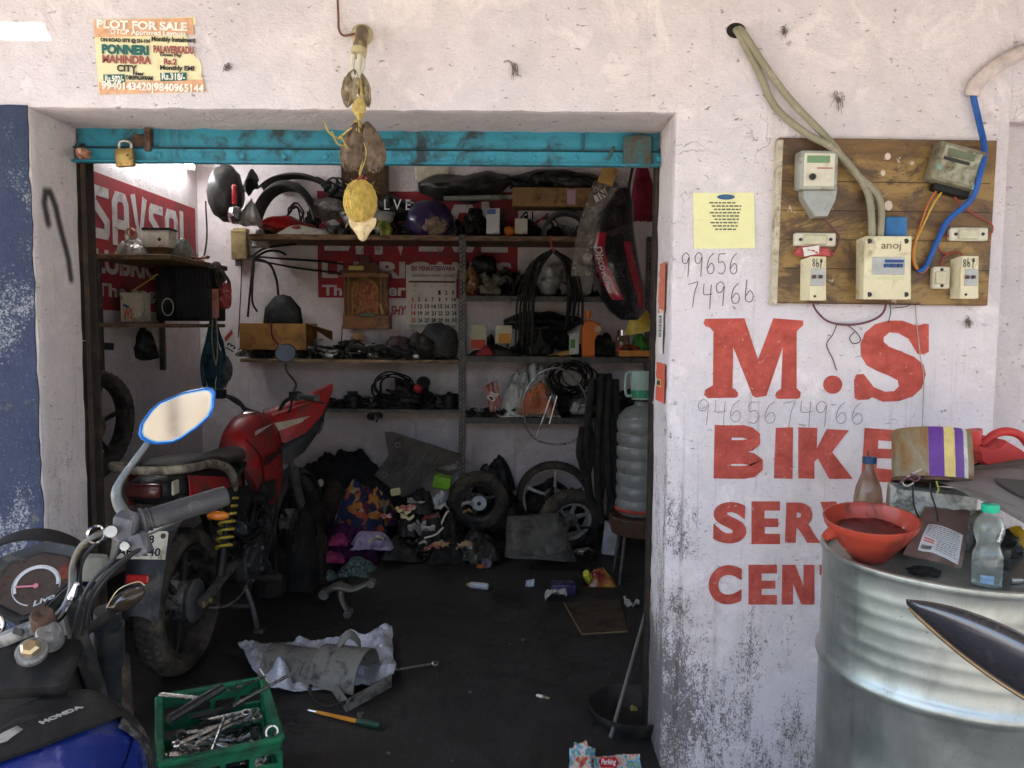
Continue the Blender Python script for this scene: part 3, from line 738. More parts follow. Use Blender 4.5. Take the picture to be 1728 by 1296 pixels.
def fuse(label, x0, y0, x1, y1, nm='fuse_holder'):
    t = thing(nm, label, 'fuse', P((x0 + x1) / 2, y1, BD))
    mb = MB(); pbox(mb, x0, y0, x1, y1, BD - .022, .022, .004); obj('base', mb, white_pl(), t)
    v = (y1 - y0) > (x1 - x0); mb = MB()
    if v: pbox(mb, x0 + 5, y0 + 8, x1 - 5, y1 - 8, BD - .030, .012, .003)
    else: pbox(mb, x0 + 15, y0 + 3, x1 - 15, y1 - 3, BD - .030, .012, .003)
    obj('carrier', mb, mat('fuse_carrier', (.55, .52, .36), .5, dirt=(.25, .2, .12), da=.3), t)
    for k in (0, 1):
        mb = MB(); X, Y = ((x0 + x1) / 2, (y0 + 5, y1 - 5)[k]) if v else ((x0 + 9, x1 - 9)[k], (y0 + y1) / 2)
        mb.cyl(P(X, Y, BD - .02), P(X, Y, BD - .0245), .005, 12); obj('screw', mb, dk, t)
fuse('long cream fuse holder above the small left breaker box, wrapped in red tape', 1342, 393, 1411, 415)
fuse('long cream fuse holder below the tilted brown meter', 1604, 384, 1668, 406)
fuse('short upright fuse holder beside the small right breaker box', 1575, 450, 1604, 487)
mb = MB(); c = P(1373, 426, BD - .02); mb.ell(c, (.058, .018, .018), 20, 12, .35, 2.5, 3.1); tp = one('red_tape_bundle', mb, mat('red_tape', (.42, .08, .08), .4, var=.4, vs=30), 'bundle of red tape and wire under the left fuse holder', 'tape')
mb = MB(); psheet(mb, ((1354, 418), (1383, 414), (1381, 428), (1357, 433)), BD - .036, .001, .006); obj('white_wrap', mb, paper('white', 0), tp)
bx = mat('breaker_box_cream', (.68, .62, .42), .45, var=.1, dirt=(.3, .23, .12), da=.3, ds=10, bump=.05)
def breaker(label, x0, y0, x1, y1, dep, sk, wd, num=None, levers=2):
    d = BD - dep
    t = thing('breaker_box', label, 'breaker box', P((x0 + x1) / 2, y1, BD))
    mb = MB(); q = [(x0, y0), (x1, y0), (x1, y1), (x0, y1)]
    # box body with a visible left flank: back rectangle on the board, front cover proud
    bk = [(x0 - sk, y0 + 6), (x1 - 2, y0 + 4), (x1 - 2, y1 - 1), (x0 - sk - 1, y1)]
    A = [P(a, b_, BD) for a, b_ in bk]; B = [P(a, b_, d + .008) for a, b_ in q]
    mb.add(A + B, [(0, 1, 2, 3), (7, 6, 5, 4)] + [(i, (i + 1) % 4, 4 + (i + 1) % 4, 4 + i) for i in range(4)]); obj('body', mb, bx, t, sm=0)
    mb = MB(); pbox(mb, x0, y0, x1, y1, d, .012, .005, 0, 2); cov = obj('cover', mb, bx, t)
    cx, cy = (x0 + x1) / 2, (y0 + y1) / 2
    mx0, my0, mx1, my1 = wd
    mb = MB(); pbox(mb, mx0, my0, mx1, my1, d - .004, .006, .001); win = obj('switch_window', mb, mat('breaker_grey', (.42, .43, .42), .4, dirt=(.2, .17, .12), da=.3), t)
    for k in range(levers):
        X = mx0 + (mx1 - mx0) * ((k + .5) / levers * (.62 if levers == 3 else 1) + (.36 if levers == 3 else 0))
        mb = MB(); hh = (my1 - my0); ww = (mx1 - mx0) / levers * .22
        pbox(mb, X - ww, my0 + hh * .38, X + ww, my0 + hh * .58, d - .014, .012, .001); obj('lever', mb, mat('lever_blue', (.03, .07, .22), .4) if levers == 3 else mat('lever_brown', (.09, .04, .03), .4), win)
    if levers == 3:
        mb = MB(); pbox(mb, mx0 + (mx1 - mx0) * .38, my0 + 4, mx1 - 2, my0 + 9, d - .0048, .002, 0); obj('breaker_band', mb, mat('lever_blue', 0), win)
        mb = MB(); pbox(mb, mx0 + 6, my1 + 3, mx1 - 2, my1 + 9, d - .001, .002, 0); obj('rating_label', mb, paper('label', (.62, .60, .36)), t)
    sc = [(x0 + 8, y0 + 8), (x1 - 8, y0 + 8), (x0 + 8, y1 - 8), (x1 - 8, y1 - 8)] if levers == 3 else [(x1 - 8, y0 + 8), (x0 + 8, y1 - 7)]
    for X, Y in sc:
        mb = MB(); mb.cyl(P(X, Y, d + .002), P(X, Y, d - .002), .0075 if levers == 3 else .004, 14); obj('screw', mb, dk, cov)
    if num:
        mb = MB(); pencil(mb, num[0], *num[1], d, .0022, .0012); obj('inked_number', mb, bi, t, sm=0)
    return t
breaker('large square cream breaker box with three blue switches', 1459, 399, 1537, 505, .075, 14, (1473, 434, 1527, 463), None, 3)
breaker('small cream breaker box below the taped fuse holder', 1367, 433, 1394, 507, .05, 16, (1369, 453, 1392, 482), ('xb7', (1370, 437, 1388, 450)), 2)
breaker('small cream breaker box at the far lower corner of the board', 1622, 432, 1651, 504, .05, 18, (1629, 454, 1650, 482), ('xb7', (1624, 437, 1644, 450)), 2)
mb = MB(); ptext(mb, 'anoj', 1487, 408, 1520, 424, BD - .075, .0012, 0, .0006, res=2); obj('inked_name', mb, ink('brown', (.2, .15, .1)), eb, sm=0)
mb = MB(); pbox(mb, 1494, 366, 1531, 399, BD - .03, .03, .003); one('blue_junction_box', mb, mat('blue_plastic', (.03, .14, .34), .45, dirt=(.1, .2, .3), da=.3), 'small blue plastic junction box on top of the large breaker box', 'junction box')
# cables
wg = mat('grey_conduit', (.27, .25, .17), .55, var=.15, dirt=(.42, .37, .28), da=.25, ds=30)
hd = mat('hole_dark', (.02, .018, .015), 1.0)
mb = MB(); mb.lathe([(.0, -.004), (.018, -.003), (.026, .004), (.020, .007), (.0, .004)], 20, front(P(1242, 52, D0), -.002) @ SC(1.15, .9, 1)); one('cable_hole', mb, hd, 'dark ragged cable hole high on the wall', 'hole')
mb = MB(); ptube(mb, [(1240, 52, D0 + .02), (1247, 57, D0 - .02), (1280, 120, D0 - .02), (1308, 180, D0 - .02), (1360, 225, BD - .02), (1408, 252, BD - .05), (1452, 303, BD - .025), (1468, 340, BD - .03), (1472, 402, BD - .05)], .0105, 10); one('armoured_cable', mb, wg, 'thick grey cable from the wall hole to the breaker box, lower of the two', 'cable', 'grey cables from the wall hole')
mb = MB(); ptube(mb, [(1244, 50, D0 + .02), (1254, 55, D0 - .03), (1290, 110, D0 - .035), (1335, 170, D0 - .03), (1400, 238, BD - .03), (1440, 290, BD - .025), (1478, 325, BD - .03), (1487, 355, BD - .03), (1485, 402, BD - .05)], .0105, 10); one('armoured_cable', mb, wg, 'thick grey cable from the wall hole to the breaker box, upper of the two', 'cable', 'grey cables from the wall hole')
mb = MB(); ptube(mb, [(1745, 78, D0 - .02), (1700, 100, D0 - .02), (1668, 122, D0 - .02), (1645, 145, D0 - .02), (1640, 162, D0 - .015)], .021, 12); one('conduit_pipe', mb, mat('limed_pipe', (.62, .53, .50), .8, dirt=(.3, .25, .22), da=.4), 'limewashed bent conduit pipe entering above the electric board', 'pipe')
mb = MB(); ptube(mb, [(1642, 150, D0 - .02), (1643, 165, D0 - .02), (1652, 205, D0 - .02), (1661, 250, BD - .03), (1655, 290, BD - .065), (1640, 335, BD - .05), (1600, 372, BD - .02), (1580, 410, BD - .02), (1562, 450, BD - .015), (1548, 458, BD - .01)], [.009, .009, .009, .009, .008, .009, .009, .008, .006], 10); one('blue_cable', mb, wire_mat('blue', (.02, .09, .33)), 'thick blue cable hanging down across the tilted meter', 'cable')
def wire(label, pts, r, colr, nm='wire'):
    mb = MB(); ptube(mb, pts, r, 6); return one('wire', mb, colr, label, 'wire')
red_w = wire_mat('red', (.35, .05, .04)); yel_w = wire_mat('yellow', (.55, .35, .05)); org_w = wire_mat('orange', (.50, .14, .04)); pur_w = wire_mat('purple', (.13, .05, .07)); blk_w = wire_mat('black', (.02, .02, .02)); gry_w = wire_mat('grey', (.35, .33, .28))
wire('yellow wire looping down from the tilted meter', [(1590, 323, BD - .02), (1575, 345, BD - .02), (1558, 380, BD - .012), (1545, 410, BD - .01), (1543, 440, BD - .01), (1552, 458, BD - .01)], .0028, yel_w)
wire('red wire looping down from the tilted meter beside the yellow one', [(1580, 322, BD - .02), (1566, 345, BD - .016), (1552, 385, BD - .01), (1540, 420, BD - .008), (1543, 448, BD - .01), (1556, 460, BD - .012), (1568, 450, BD - .02)], .0026, org_w)
wire('thin red wire running to the right end fuse holder', [(1608, 325, BD - .015), (1620, 345, BD - .01), (1650, 365, BD - .01), (1673, 378, BD - .008), (1674, 392, BD - .01), (1664, 396, BD - .015)], .0022, red_w)
wire('thin red wire joining the right fuse to the small breaker box', [(1606, 398, BD - .015), (1588, 402, BD - .012), (1584, 418, BD - .01), (1595, 428, BD - .01), (1618, 425, BD - .01), (1624, 434, BD - .02)], .0022, red_w)
wire('short red wire above the short upright fuse holder', [(1589, 450, BD - .012), (1592, 435, BD - .01), (1604, 427, BD - .009)], .0022, red_w)
wire('purple wire from the grey meter cover to the taped fuse holder', [(1390, 368, BD - .02), (1405, 385, BD - .015), (1416, 400, BD - .012), (1410, 420, BD - .012), (1398, 430, BD - .015)], .0028, pur_w)
wire('purple wire sagging below the board between two breaker boxes', [(1371, 505, BD - .03), (1376, 522, D0 - .03), (1397, 542, D0 - .02), (1430, 548, D0 - .02), (1465, 543, D0 - .02), (1490, 528, D0 - .025), (1497, 500, BD - .05)], .0034, pur_w)
for k, (lab, pts) in enumerate((('thin black wire curling down from the sagging purple wire', [(1413, 546, D0 - .01), (1405, 565, D0 - .006), (1395, 582, D0 - .004), (1405, 605, D0 - .004), (1412, 625, D0 - .004)]),
    ('short black wire end with a loop over the letters', [(1430, 548, D0 - .01), (1446, 562, D0 - .008), (1452, 575, D0 - .006), (1440, 580, D0 - .006), (1434, 570, D0 - .006), (1442, 560, D0 - .008)]),
    ('pair of stub wires under the large breaker box', [(1500, 505, BD - .04), (1503, 525, D0 - .03), (1499, 545, D0 - .03)]),
    ('dark wire running along under the board edge', [(1505, 520, D0 - .02), (1530, 517, D0 - .02), (1550, 508, D0 - .02), (1600, 512, D0 - .01), (1640, 509, D0 - .01)]))):
    wire(lab, pts, .0014, blk_w)
wire('long pale wire hanging down the wall to the paint tin', [(1545, 515, D0 - .01), (1546, 535, D0 - .006), (1553, 600, D0 - .006), (1559, 640, D0 - .006), (1556, 720, D0 - .008), (1557, 735, D0 - .02)], .0016, gry_w)
# soot marks and cobweb tufts on the wall
def tuft(label, px, py, s):
    mb = MB(); c = P(px, py, D0)
    for k in range(34):
        a = rnd.gauss(-PI / 2, 1.5); r_ = s * rnd.uniform(.1, .75) * (1.4 if math.sin(a) < -.5 else .6)
        p0 = c + V((rnd.gauss(0, s * .2), -.002, rnd.gauss(0, s * .3))); p1 = p0 + V((math.cos(a) * r_ * .6, -rnd.uniform(.001, .012), math.sin(a) * r_ - s * .3))
        mb.tube([p0, (p0 + p1) / 2 + V((0, -.006, rnd.uniform(-.3, .3) * s)), p1], rnd.uniform(.0004, .0011), 4, sm=3)
    one('cobweb', mb, mat('cobweb', (.20, .165, .145), .95, var=.4), label, 'cobweb')
tuft('dusty cobweb tuft on the wall beside the sale poster', 385, 112, .02); tuft('dark cobweb streak on the wall over the middle of the shutter', 868, 114, .028)
tuft('dusty cobweb tuft above the electric board', 1412, 165, .03); tuft('cobweb beside the cable hole', 1322, 52, .018); tuft('dark soot tuft below the right end of the board', 1632, 540, .02)
# ================================================================== SHAPE GENERATORS FOR WORKSHOP CLUTTER (local: x right, y back, z up)
def fitbox(mb, x0, y0, x1, y1, d, dep, rot=0, zb=None):
    """map the builder's bounding box on to the pixel rectangle at depth d (front face), dep metres deep"""
    a = [min(p[i] for p in mb.v) for i in range(3)]; b_ = [max(p[i] for p in mb.v) for i in range(3)]
    c = P((x0 + x1) / 2, (y0 + y1) / 2, d + dep * .5); w_, h_ = m(x1 - x0, d + dep * .3), m(y1 - y0, d + dep * .3)
    k = (w_ / max(1e-6, b_[0] - a[0]), dep / max(1e-6, b_[1] - a[1]), h_ / max(1e-6, b_[2] - a[2]))
    z = c.z if zb is None else zb + h_ / 2
    Mx = T(c.x, c.y, z) @ RY(rot) @ SC(*k) @ T(*[-(a[i] + b_[i]) / 2 for i in range(3)])
    mb.v = [Mx @ p for p in mb.v]; return mb
def I(name, g, mt, label, cat, x0, y0, x1, y1, d, dep, group=None, rot=0, zb=None, sm=40):
    return one(name, fitbox(g, x0, y0, x1, y1, d, dep, rot, zb), mt, label, cat, group, sm=sm)
def g_lump(seed, amp=.35, ns=2.2, flat=None): return MB().ell((0, 0, 0), (1, 1, 1), 26, 18, amp, ns, seed, flat_z=flat)
def g_box(bev=.04, wob=0): return MB().box((0, 0, 0), (1, 1, 1), None, bev, 2)
def g_cloth(seed, amp=.5, n=34, fold=5.0):
    """crumpled cloth heap: low plateau with sharp ridged folds and an irregular outline"""
    def fn(u, v):
        x, y = (u - .5) * 2, (v - .5) * 2; r_ = min(1, max(abs(x), abs(y)) * .6 + math.hypot(x, y) * .4); an = math.atan2(y, x)
        e = 1 + .32 * NZ.noise(V((math.cos(an) * 1.2 + seed, math.sin(an) * 1.2, 0)))
        q = V((x * fold * .35 + seed, y * fold * .35, seed * .37)); wv = V((NZ.noise(q * 1.3), NZ.noise(q * 1.3 + V((7, 0, 0))), 0))
        ridge = 1 - abs(NZ.noise(q + wv * .9)) * 2; ridge2 = 1 - abs(NZ.noise(q * 2.3 + wv * 1.4)) * 2
        big = .5 + .5 * NZ.noise(V((x * 1.3 + seed, y * 1.3, 4)))
        h = max(0, 1 - r_ ** 2.4) ** .8 * (.45 + .6 * big + amp * (.30 * max(0, ridge) ** 1.5 + .16 * max(0, ridge2) ** 1.5))
        return (x * e, y * e, max(.0, h) + .03 * NZ.noise(q * 5))
    return MB().sheet(fn, n, n, .03)
def g_scrap(seed):
    """torn folded scrap of packaging: a thin bent sheet with a ragged outline"""
    q = random.Random(int(seed * 10)); a, b_, c_ = q.uniform(-.9, .9), q.uniform(-.9, .9), q.uniform(.3, .9)
    def fn(u, v):
        x, y = (u - .5) * 2, (v - .5) * 2; e = 1 + .35 * NZ.noise(V((x * 2, y * 2, seed)))
        return (x * e, y * e * .7, a * abs(x - .2) + b_ * abs(y + .1) + c_ * NZ.noise(V((x * 1.7, y * 1.7, seed + 3))))
    return MB().sheet(fn, 9, 9, .02)
def g_arch(a0=10, a1=170, w_=.35, th=.05, drop=.15, n=26):
    """arched mudguard shell"""
    return MB().sheet(lambda u, v: (-math.cos(R(a0 + (a1 - a0) * u)), (v - .5) * w_ * 2, math.sin(R(a0 + (a1 - a0) * u)) * (1 - .0 * v) - drop * (abs(v - .5) * 2) ** 2), n, 8, th)
def g_panel(seed, n=24, curve=.4, jag_=.12):
    """moulded body panel: curved shell with an irregular outline"""
    def fn(u, v):
        x = (u - .5) * 2; k = (1 - abs(x) ** 2.2 * .7) * (1 + jag_ * 3.2 * NZ.noise(V((u * 4.5, seed, 1 + round(v))))); c = .3 * math.sin(u * 3.4 + seed) + .12 * NZ.noise(V((u * 7, seed, 9)))
        z = (v - .5) * 2 * k + c; return (x, -curve * (1 - ((v - .5) * 2) ** 2) * k + .15 * NZ.noise(V((u * 3, v * 3, seed))), z * .5)
    return MB().sheet(fn, n, 12, .05)
def g_mech(seed, n=7):
    """small greasy machine part: housing, bores, flanges, studs and a pipe"""
    r_ = random.Random(seed); mb = MB()
    mb.box((0, 0, .35), (.9, .7, .6), RZ(r_.uniform(-20, 20)), .12, 2)
    for k in range(n):
        a = V((r_.uniform(-.6, .6), r_.uniform(-.5, .3), r_.uniform(.1, .8))); dr_ = V((r_.uniform(-1, 1), r_.uniform(-1, .6), r_.uniform(-.3, 1))).normalized(); R_ = r_.uniform(.1, .26); L = r_.uniform(.25, .7)
        mb.cyl(a, a + dr_ * L, R_, 14); mb.cyl(a + dr_ * L * .85, a + dr_ * L, R_ * 1.3, 14)
    for k in range(3):
        a = V((r_.uniform(-.5, .5), -.3, r_.uniform(.3, .9))); mb.tube([a, a + V((r_.uniform(-.5, .5), -.3, .3)), a + V((r_.uniform(-.9, .9), -.2, r_.uniform(-.4, .5)))], .05, 7, sm=4)
    for k in range(5): c = (r_.uniform(-.5, .5), -.4, r_.uniform(.1, .8)); mb.cyl(c, (c[0], c[1] - .1, c[2]), .06, 6)
    return mb
def g_gear(n=20):
    mb = MB(); pts = []
    for i in range(n * 4): a = 2 * PI * i / (n * 4); r_ = 1.0 if i % 4 < 2 else .88; pts.append((r_ * math.cos(a), r_ * math.sin(a)))
    mb.prism(pts, .2); mb.lathe([(.3, -.1), (.45, -.1), (.45, .35), (.3, .35)], 20, close=True); return mb
def g_bundle(seed, n=14, L=1.0, r_=.03, curl=.4):
    """bundle of cables hanging from one point"""
    q = random.Random(seed); mb = MB()
    for k in range(n):
        x, y = q.uniform(-.5, .5), q.uniform(-.3, .3); l = L * q.uniform(.6, 1)
        mb.tube([(x * .15, y * .2, 0), (x * .5, y, -l * .3 + q.uniform(-.05, .05)), (x * (1 + curl * q.random()), y, -l * .65), (x * .8 + q.uniform(-.2, .2), y, -l)], r_ * q.uniform(.6, 1.2), 6, sm=4)
    return mb
def g_loops(seed, n=6, rx=1, rz=1, r_=.03, jit=.2):
    q = random.Random(seed); mb = MB()
    for k in range(n):
        cx, cz, sx, sz = q.uniform(-jit, jit), q.uniform(-jit, jit), rx * q.uniform(.75, 1), rz * q.uniform(.75, 1)
        mb.tube([(cx + sx * math.cos(a), q.uniform(-.15, .15), cz + sz * math.sin(a)) for a in [2 * PI * i / 14 for i in range(14)]], r_, 6, sm=3, closed=True)
    return mb
def g_stick(r_=.04): return MB().tube([(-1, 0, -1), (0, .05, 0.02), (1, 0, 1)], r_, 8, sm=3)
def g_lathe(prof, n=28): return MB().lathe(prof, n)
def g_bracket(seed):
    q = random.Random(seed); mb = MB(); pts = [(-1, 0, .1), (-.4, -.1, .5), (.2, 0, .3), (1, .1, .6)]
    mb.tube(pts, [.12, .2, .16, .1], 10, sm=4); mb.tube([(-.3, 0, .4), (-.2, -.2, -.1), (.1, -.3, -.6)], [.16, .12, .1], 10, sm=4); mb.cyl((-1, -.15, .1), (-1, .15, .1), .22, 16); mb.cyl((1, -.15, .6), (1, .15, .6), .17, 16); mb.cyl((.1, -.45, -.6), (.1, -.15, -.6), .17, 14); return mb
def ITEM(name, label, cat, parts, d, dep, group=None):
    """a thing of several parts; parts: (part name, builder, material, rect, depth offset, depth)"""
    t = None
    for pn, g, mt, rc, do, dp in parts:
        fitbox(g, *rc, d + do, dp)
        if t is None: t = thing(name, label, cat, g.base(), group)
        obj(pn, g, mt, t)
    return t
SMK = mat('smoky_plastic', (.030, .029, .028), .38, var=.4, dirt=(.07, .063, .052), da=.45, ds=7, coat=.1)
def carton(label, rc, d, dep, col, lab=None, txt=None, tcol=None, name='carton'):
    t = thing(name, label, 'box', P((rc[0] + rc[2]) / 2, rc[3], d))
    key = 'carton_%d_%d_%d' % tuple(int(c * 100) for c in col)
    mb = MB(); pbox(mb, *rc, d, dep, .002); obj('box_body', mb, mat(key, col, .6, var=.12, dirt=tuple(c * .3 for c in col), da=.4, ds=14), t)
    x0, y0, x1, y1 = rc
    if lab: mb = MB(); pbox(mb, x0 + (x1 - x0) * lab[1], y0 + (y1 - y0) * lab[2], x0 + (x1 - x0) * lab[3], y0 + (y1 - y0) * lab[4], d - .001, .0015, 0); obj('printed_panel', mb, mat('panel_%d_%d' % (int(lab[0][0] * 100), int(lab[0][2] * 100)), lab[0], .6, var=.2), t, sm=0)
    if txt: mb = MB(); ptext(mb, txt, x0 + (x1 - x0) * .15, y0 + (y1 - y0) * .12, x0 + (x1 - x0) * .85, y0 + (y1 - y0) * .34, d, .001, .002, .0006); obj('lettering', mb, ink('black', 0) if tcol is None else tcol, t, sm=0)
    return t
# ================================================================== SHUTTER, CHARM, LAMP
SD = D0 + RV - .02
teal = mat('teal_shutter_paint', (.034, .23, .31), .45, var=.2, vs=5, dirt=(.035, .05, .055), da=.45, ds=9, bump=.1, bs=20)
SX0, SX1 = XL + .004, XR - .004
zA, zB, zC = P(600, 216, SD).z, P(600, 255, SD).z, P(600, 280, SD).z
sh = thing('roller_shutter', 'rolled-up teal steel shutter with a riveted bottom rail', 'shutter', V(((SX0 + SX1) / 2, SD + CAM.y, zC)))
yS = SD + CAM.y
mb = MB(); mb.box(((SX0 + SX1) / 2, yS, (ZL + .05 + zB) / 2), (SX1 - SX0, .004, ZL + .05 - zB)); obj('rail_plate', mb, teal, sh)
mb = MB(); mb.box(((SX0 + SX1) / 2, yS - .012, (zB + zC) / 2), (SX1 - SX0, .018, zB - zC), bev=.003); mb.box(((SX0 + SX1) / 2, yS - .030, zC + .003), (SX1 - SX0, .018, .006)); obj('bottom_rail', mb, teal, sh)
mb = MB(); mb.box(((SX0 + SX1) / 2, yS - .016, zB + .002), (SX1 - SX0, .020, .004)); obj('rail_seam', mb, mat('grimy_seam', (.02, .05, .06), .7), sh)
for k in range(14):
    x = SX0 + .29 + k * .1415; c = V((x, yS - .021, (zB + zC) / 2 + .002))
    mb = MB(); mb.lathe([(.010, 0), (.0095, .003), (.005, .0055), (0, .006)], 14, T(c) @ RX(90)); obj('rivet', mb, teal, sh)
mb = MB(); mb.box(((SX0 + SX1) / 2, yS + .17, ZL + .25), (SX1 - SX0, .30, .30), bev=.12, seg=4); obj('slat_roll', mb, teal, sh)
mb = MB(); pbox(mb, 243, 216, 253, 254, SD - .03, .03, .002); pbox(mb, 222, 227, 247, 248, SD - .02, .018, .003); obj('hasp', mb, rust(), sh)
mb = MB(); pbox(mb, 981, 226, 986, 266, SD - .012, .012, .002); pbox(mb, 975, 258, 992, 263, SD - .02, .02, .002); obj('pull_strap', mb, mat('teal_dark', (.02, .12, .15), .6, dirt=(.06, .04, .03), da=.6, ds=20), sh)
mb = MB(); pbox(mb, 643, 234, 660, 247, SD - .004, .005, .001); mb.cyl(P(666, 241, SD + .002), P(666, 241, SD - .008), .012, 14); obj('keyhole_plate', mb, mat('teal_dark', 0), sh)
mb = MB(); pbox(mb, 1052, 229, 1099, 282, SD - .034, .006, .002); mb.tube([P(1035, 248, SD - .03), P(1030, 262, SD - .045), P(1024, 270, SD - .04)], .006, 8, sm=4); obj('end_lock', mb, mat('teal_rust', (.035, .13, .14), .65, dirt=(.10, .055, .03), da=.75, ds=14), sh)
for s, x in ((0, SX0 + .012), (1, SX1 - .002)):
    mb = MB(); o_ = 1 if s == 0 else -1
    gw = .036 if s == 0 else .014
    mb.box((x, yS + .045, 1.03), (gw, .004, 2.06)); mb.box((x - o_ * (gw / 2 - .002), yS + .02, 1.03), (.004, .046, 2.06)); mb.box((x + o_ * gw * .25, yS - .006 if s == 0 else yS + .003, 1.03), (gw * .45, .004, 2.06))
    obj('guide_channel', mb, mat('guide_rust', (.035, .028, .024), .7, .3, dirt=(.09, .055, .035), da=.4, ds=8), sh)
# padlock
d = SD - .055
t = thing('brass_padlock', 'brass padlock hanging open on the shutter hasp', 'padlock', P(208, 281, d))
mb = MB(); pbox(mb, 193, 250, 224, 280, d, .022, .006, -4, 2); mb.v = mb.v; obj('body', mb, mat('brass', (.42, .27, .09), .35, .8, var=.2, dirt=(.14, .09, .04), da=.5, ds=30), t)
mb = MB(); ptube(mb, [(202, 254, d + .011), (201, 244, d + .011), (205, 239, d + .011), (213, 238, d + .011), (221, 242, d + .011), (221, 254, d + .011)], .0052, 10); obj('shackle', mb, steel(), t)
mb = MB(); mb.cyl(P(215, 262, d + .002), P(215, 262, d - .002), .003, 10); obj('keyway', mb, dk, t)
mb = MB(); mb.ell(P(141, 259, SD - .07), (.022, .03, .016), 10, 8, .5, 2, 6.2); one('brick_chip', mb, mat('brick', (.38, .15, .08), .9, var=.4, dirt=(.55, .5, .45), da=.5, ds=30), 'broken brick chip wedged beside the shutter end', 'brick')
# lamp holder with an old bulb
d = D0 - .06
t = thing('lamp_holder', 'old lamp holder with a dusty folded tube bulb above the shutter', 'lamp', P(610, 45, D0))
old = mat('yellowed_plastic', (.50, .42, .24), .5, var=.2, dirt=(.2, .15, .08), da=.5, ds=25)
a, b_ = P(612, 62, D0 + .004), P(612, 62, D0 - .03)
mb = MB(); mb.lathe([(.036, 0), (.034, .008), (.024, .018), (.022, .03), (.02, .034)], 20, axis_to(a, b_)); obj('rose', mb, old, t)
mb = MB(); mb.cyl(P(611, 52, D0 - .03), P(608, 75, D0 - .075), .019, 18, .018); mb.cyl(P(608, 75, D0 - .075), P(606, 88, D0 - .085), .021, 18); obj('socket', mb, mat('brown_socket', (.16, .11, .07), .5, dirt=(.35, .28, .15), da=.5, ds=20), t)
mb = MB(); mb.cyl(P(606, 84, D0 - .085), P(605, 94, D0 - .09), .024, 18, .022); obj('bulb_base', mb, old, t)
mb = MB()
for x in (-8, 3): ptube(mb, [(604 + x, 92, D0 - .09), (602 + x, 112, D0 - .095), (602 + x * .7, 128, D0 - .10), (603 + x * .2, 131, D0 - .10)], .0075, 10)
ptube(mb, [(612, 92, D0 - .08), (612, 110, D0 - .085), (607, 129, D0 - .092)], .0075, 10); obj('glass_tube', mb, mat('dusty_glass_tube', (.62, .60, .50), .25, var=.1, dirt=(.35, .3, .2), da=.3), t)
mb = MB(); ptube(mb, [(569, -20, D0 - .01), (571, 30, D0 - .012), (572, 50, D0 - .014), (580, 60, D0 - .016), (598, 57, D0 - .02)], .0035, 8); obj('flex', mb, wire_mat('brown', (.16, .07, .05)), t)
# hanging charm: dried leaves, twine, coir ball, shell
straw = mat('dry_straw', (.5, .38, .13), .85, var=.45, vs=35, bump=.5, bs=120)
leaf = mat('dry_leaf', (.15, .105, .07), .75, var=.4, vs=20, dirt=(.06, .045, .035), da=.5, ds=25, bump=.4)
d = D0 - .10
t = thing('hanging_charm', 'evil-eye charm of dried leaves, twine and a yellow coir ball hanging over the shutter', 'charm', P(610, 405, d))
mb = MB(); ptube(mb, [(607, 132, d), (610, 170, d), (604, 215, d), (612, 260, d), (606, 295, d)], [.004, .006, .005, .003, .002], 8); ptube(mb, [(600, 220, d), (618, 255, d - .01), (606, 300, d)], .0015, 6); ptube(mb, [(605, 205, d), (588, 220, d - .01), (570, 235, d - .005)], .003, 6); obj('twine', mb, straw, t)
def leafm(mb, cx, cy, w_, h_, d, rot, cup, sd, tip=1.0):
    c = P(cx, cy, d); W_, H_ = m(w_, d), m(h_, d)
    def fn(u, v):
        y = (v - .5) * H_; k = math.sin(PI * min(1, max(0, v * .96 + .02)) ** tip) ** .7
        x = (u - .5) * W_ * k
        return (x, -cup * (abs(u - .5) * 2) ** 2 * k + .014 * NZ.fractal(V((u * 4, v * 5, sd)), .8, 2, 4), y)
    return mb.sheet(fn, 10, 14, .0012, T(c) @ RY(rot))
mb = MB(); leafm(mb, 592, 150, 28, 62, d - .002, 12, .012, 1); leafm(mb, 615, 152, 22, 56, d + .01, -14, .01, 2); obj('pale_leaf', mb, mat('pale_leaf', (.33, .27, .18), .8, var=.3, dirt=(.16, .12, .08), da=.5, ds=20), t)
mb = MB(); leafm(mb, 594, 248, 42, 80, d - .015, 10, -.015, 3, .8); leafm(mb, 626, 248, 44, 84, d - .012, -12, -.015, 4, .8); leafm(mb, 612, 262, 52, 60, d + .012, 0, -.02, 5); obj('dried_leaf', mb, leaf, t)
mb = MB(); mb.ell(P(606, 182, d), (m(11, d), .02, m(16, d)), 14, 10, .35, 3, 2); mb.ell(P(604, 215, d), (m(8, d), .015, m(12, d)), 12, 8, .3, 3, 8); obj('straw_knot', mb, straw, t)
mb = MB()
for (x, y) in ((547, 205), (560, 222), (575, 228)): ptube(mb, [(x, y, d - .01), (x + 12, y + 22, d - .012), (594, 242, d)], [.0035, .002], 6)
obj('dry_stalk', mb, mat('dry_stalk', (.34, .28, .08), .8), t)
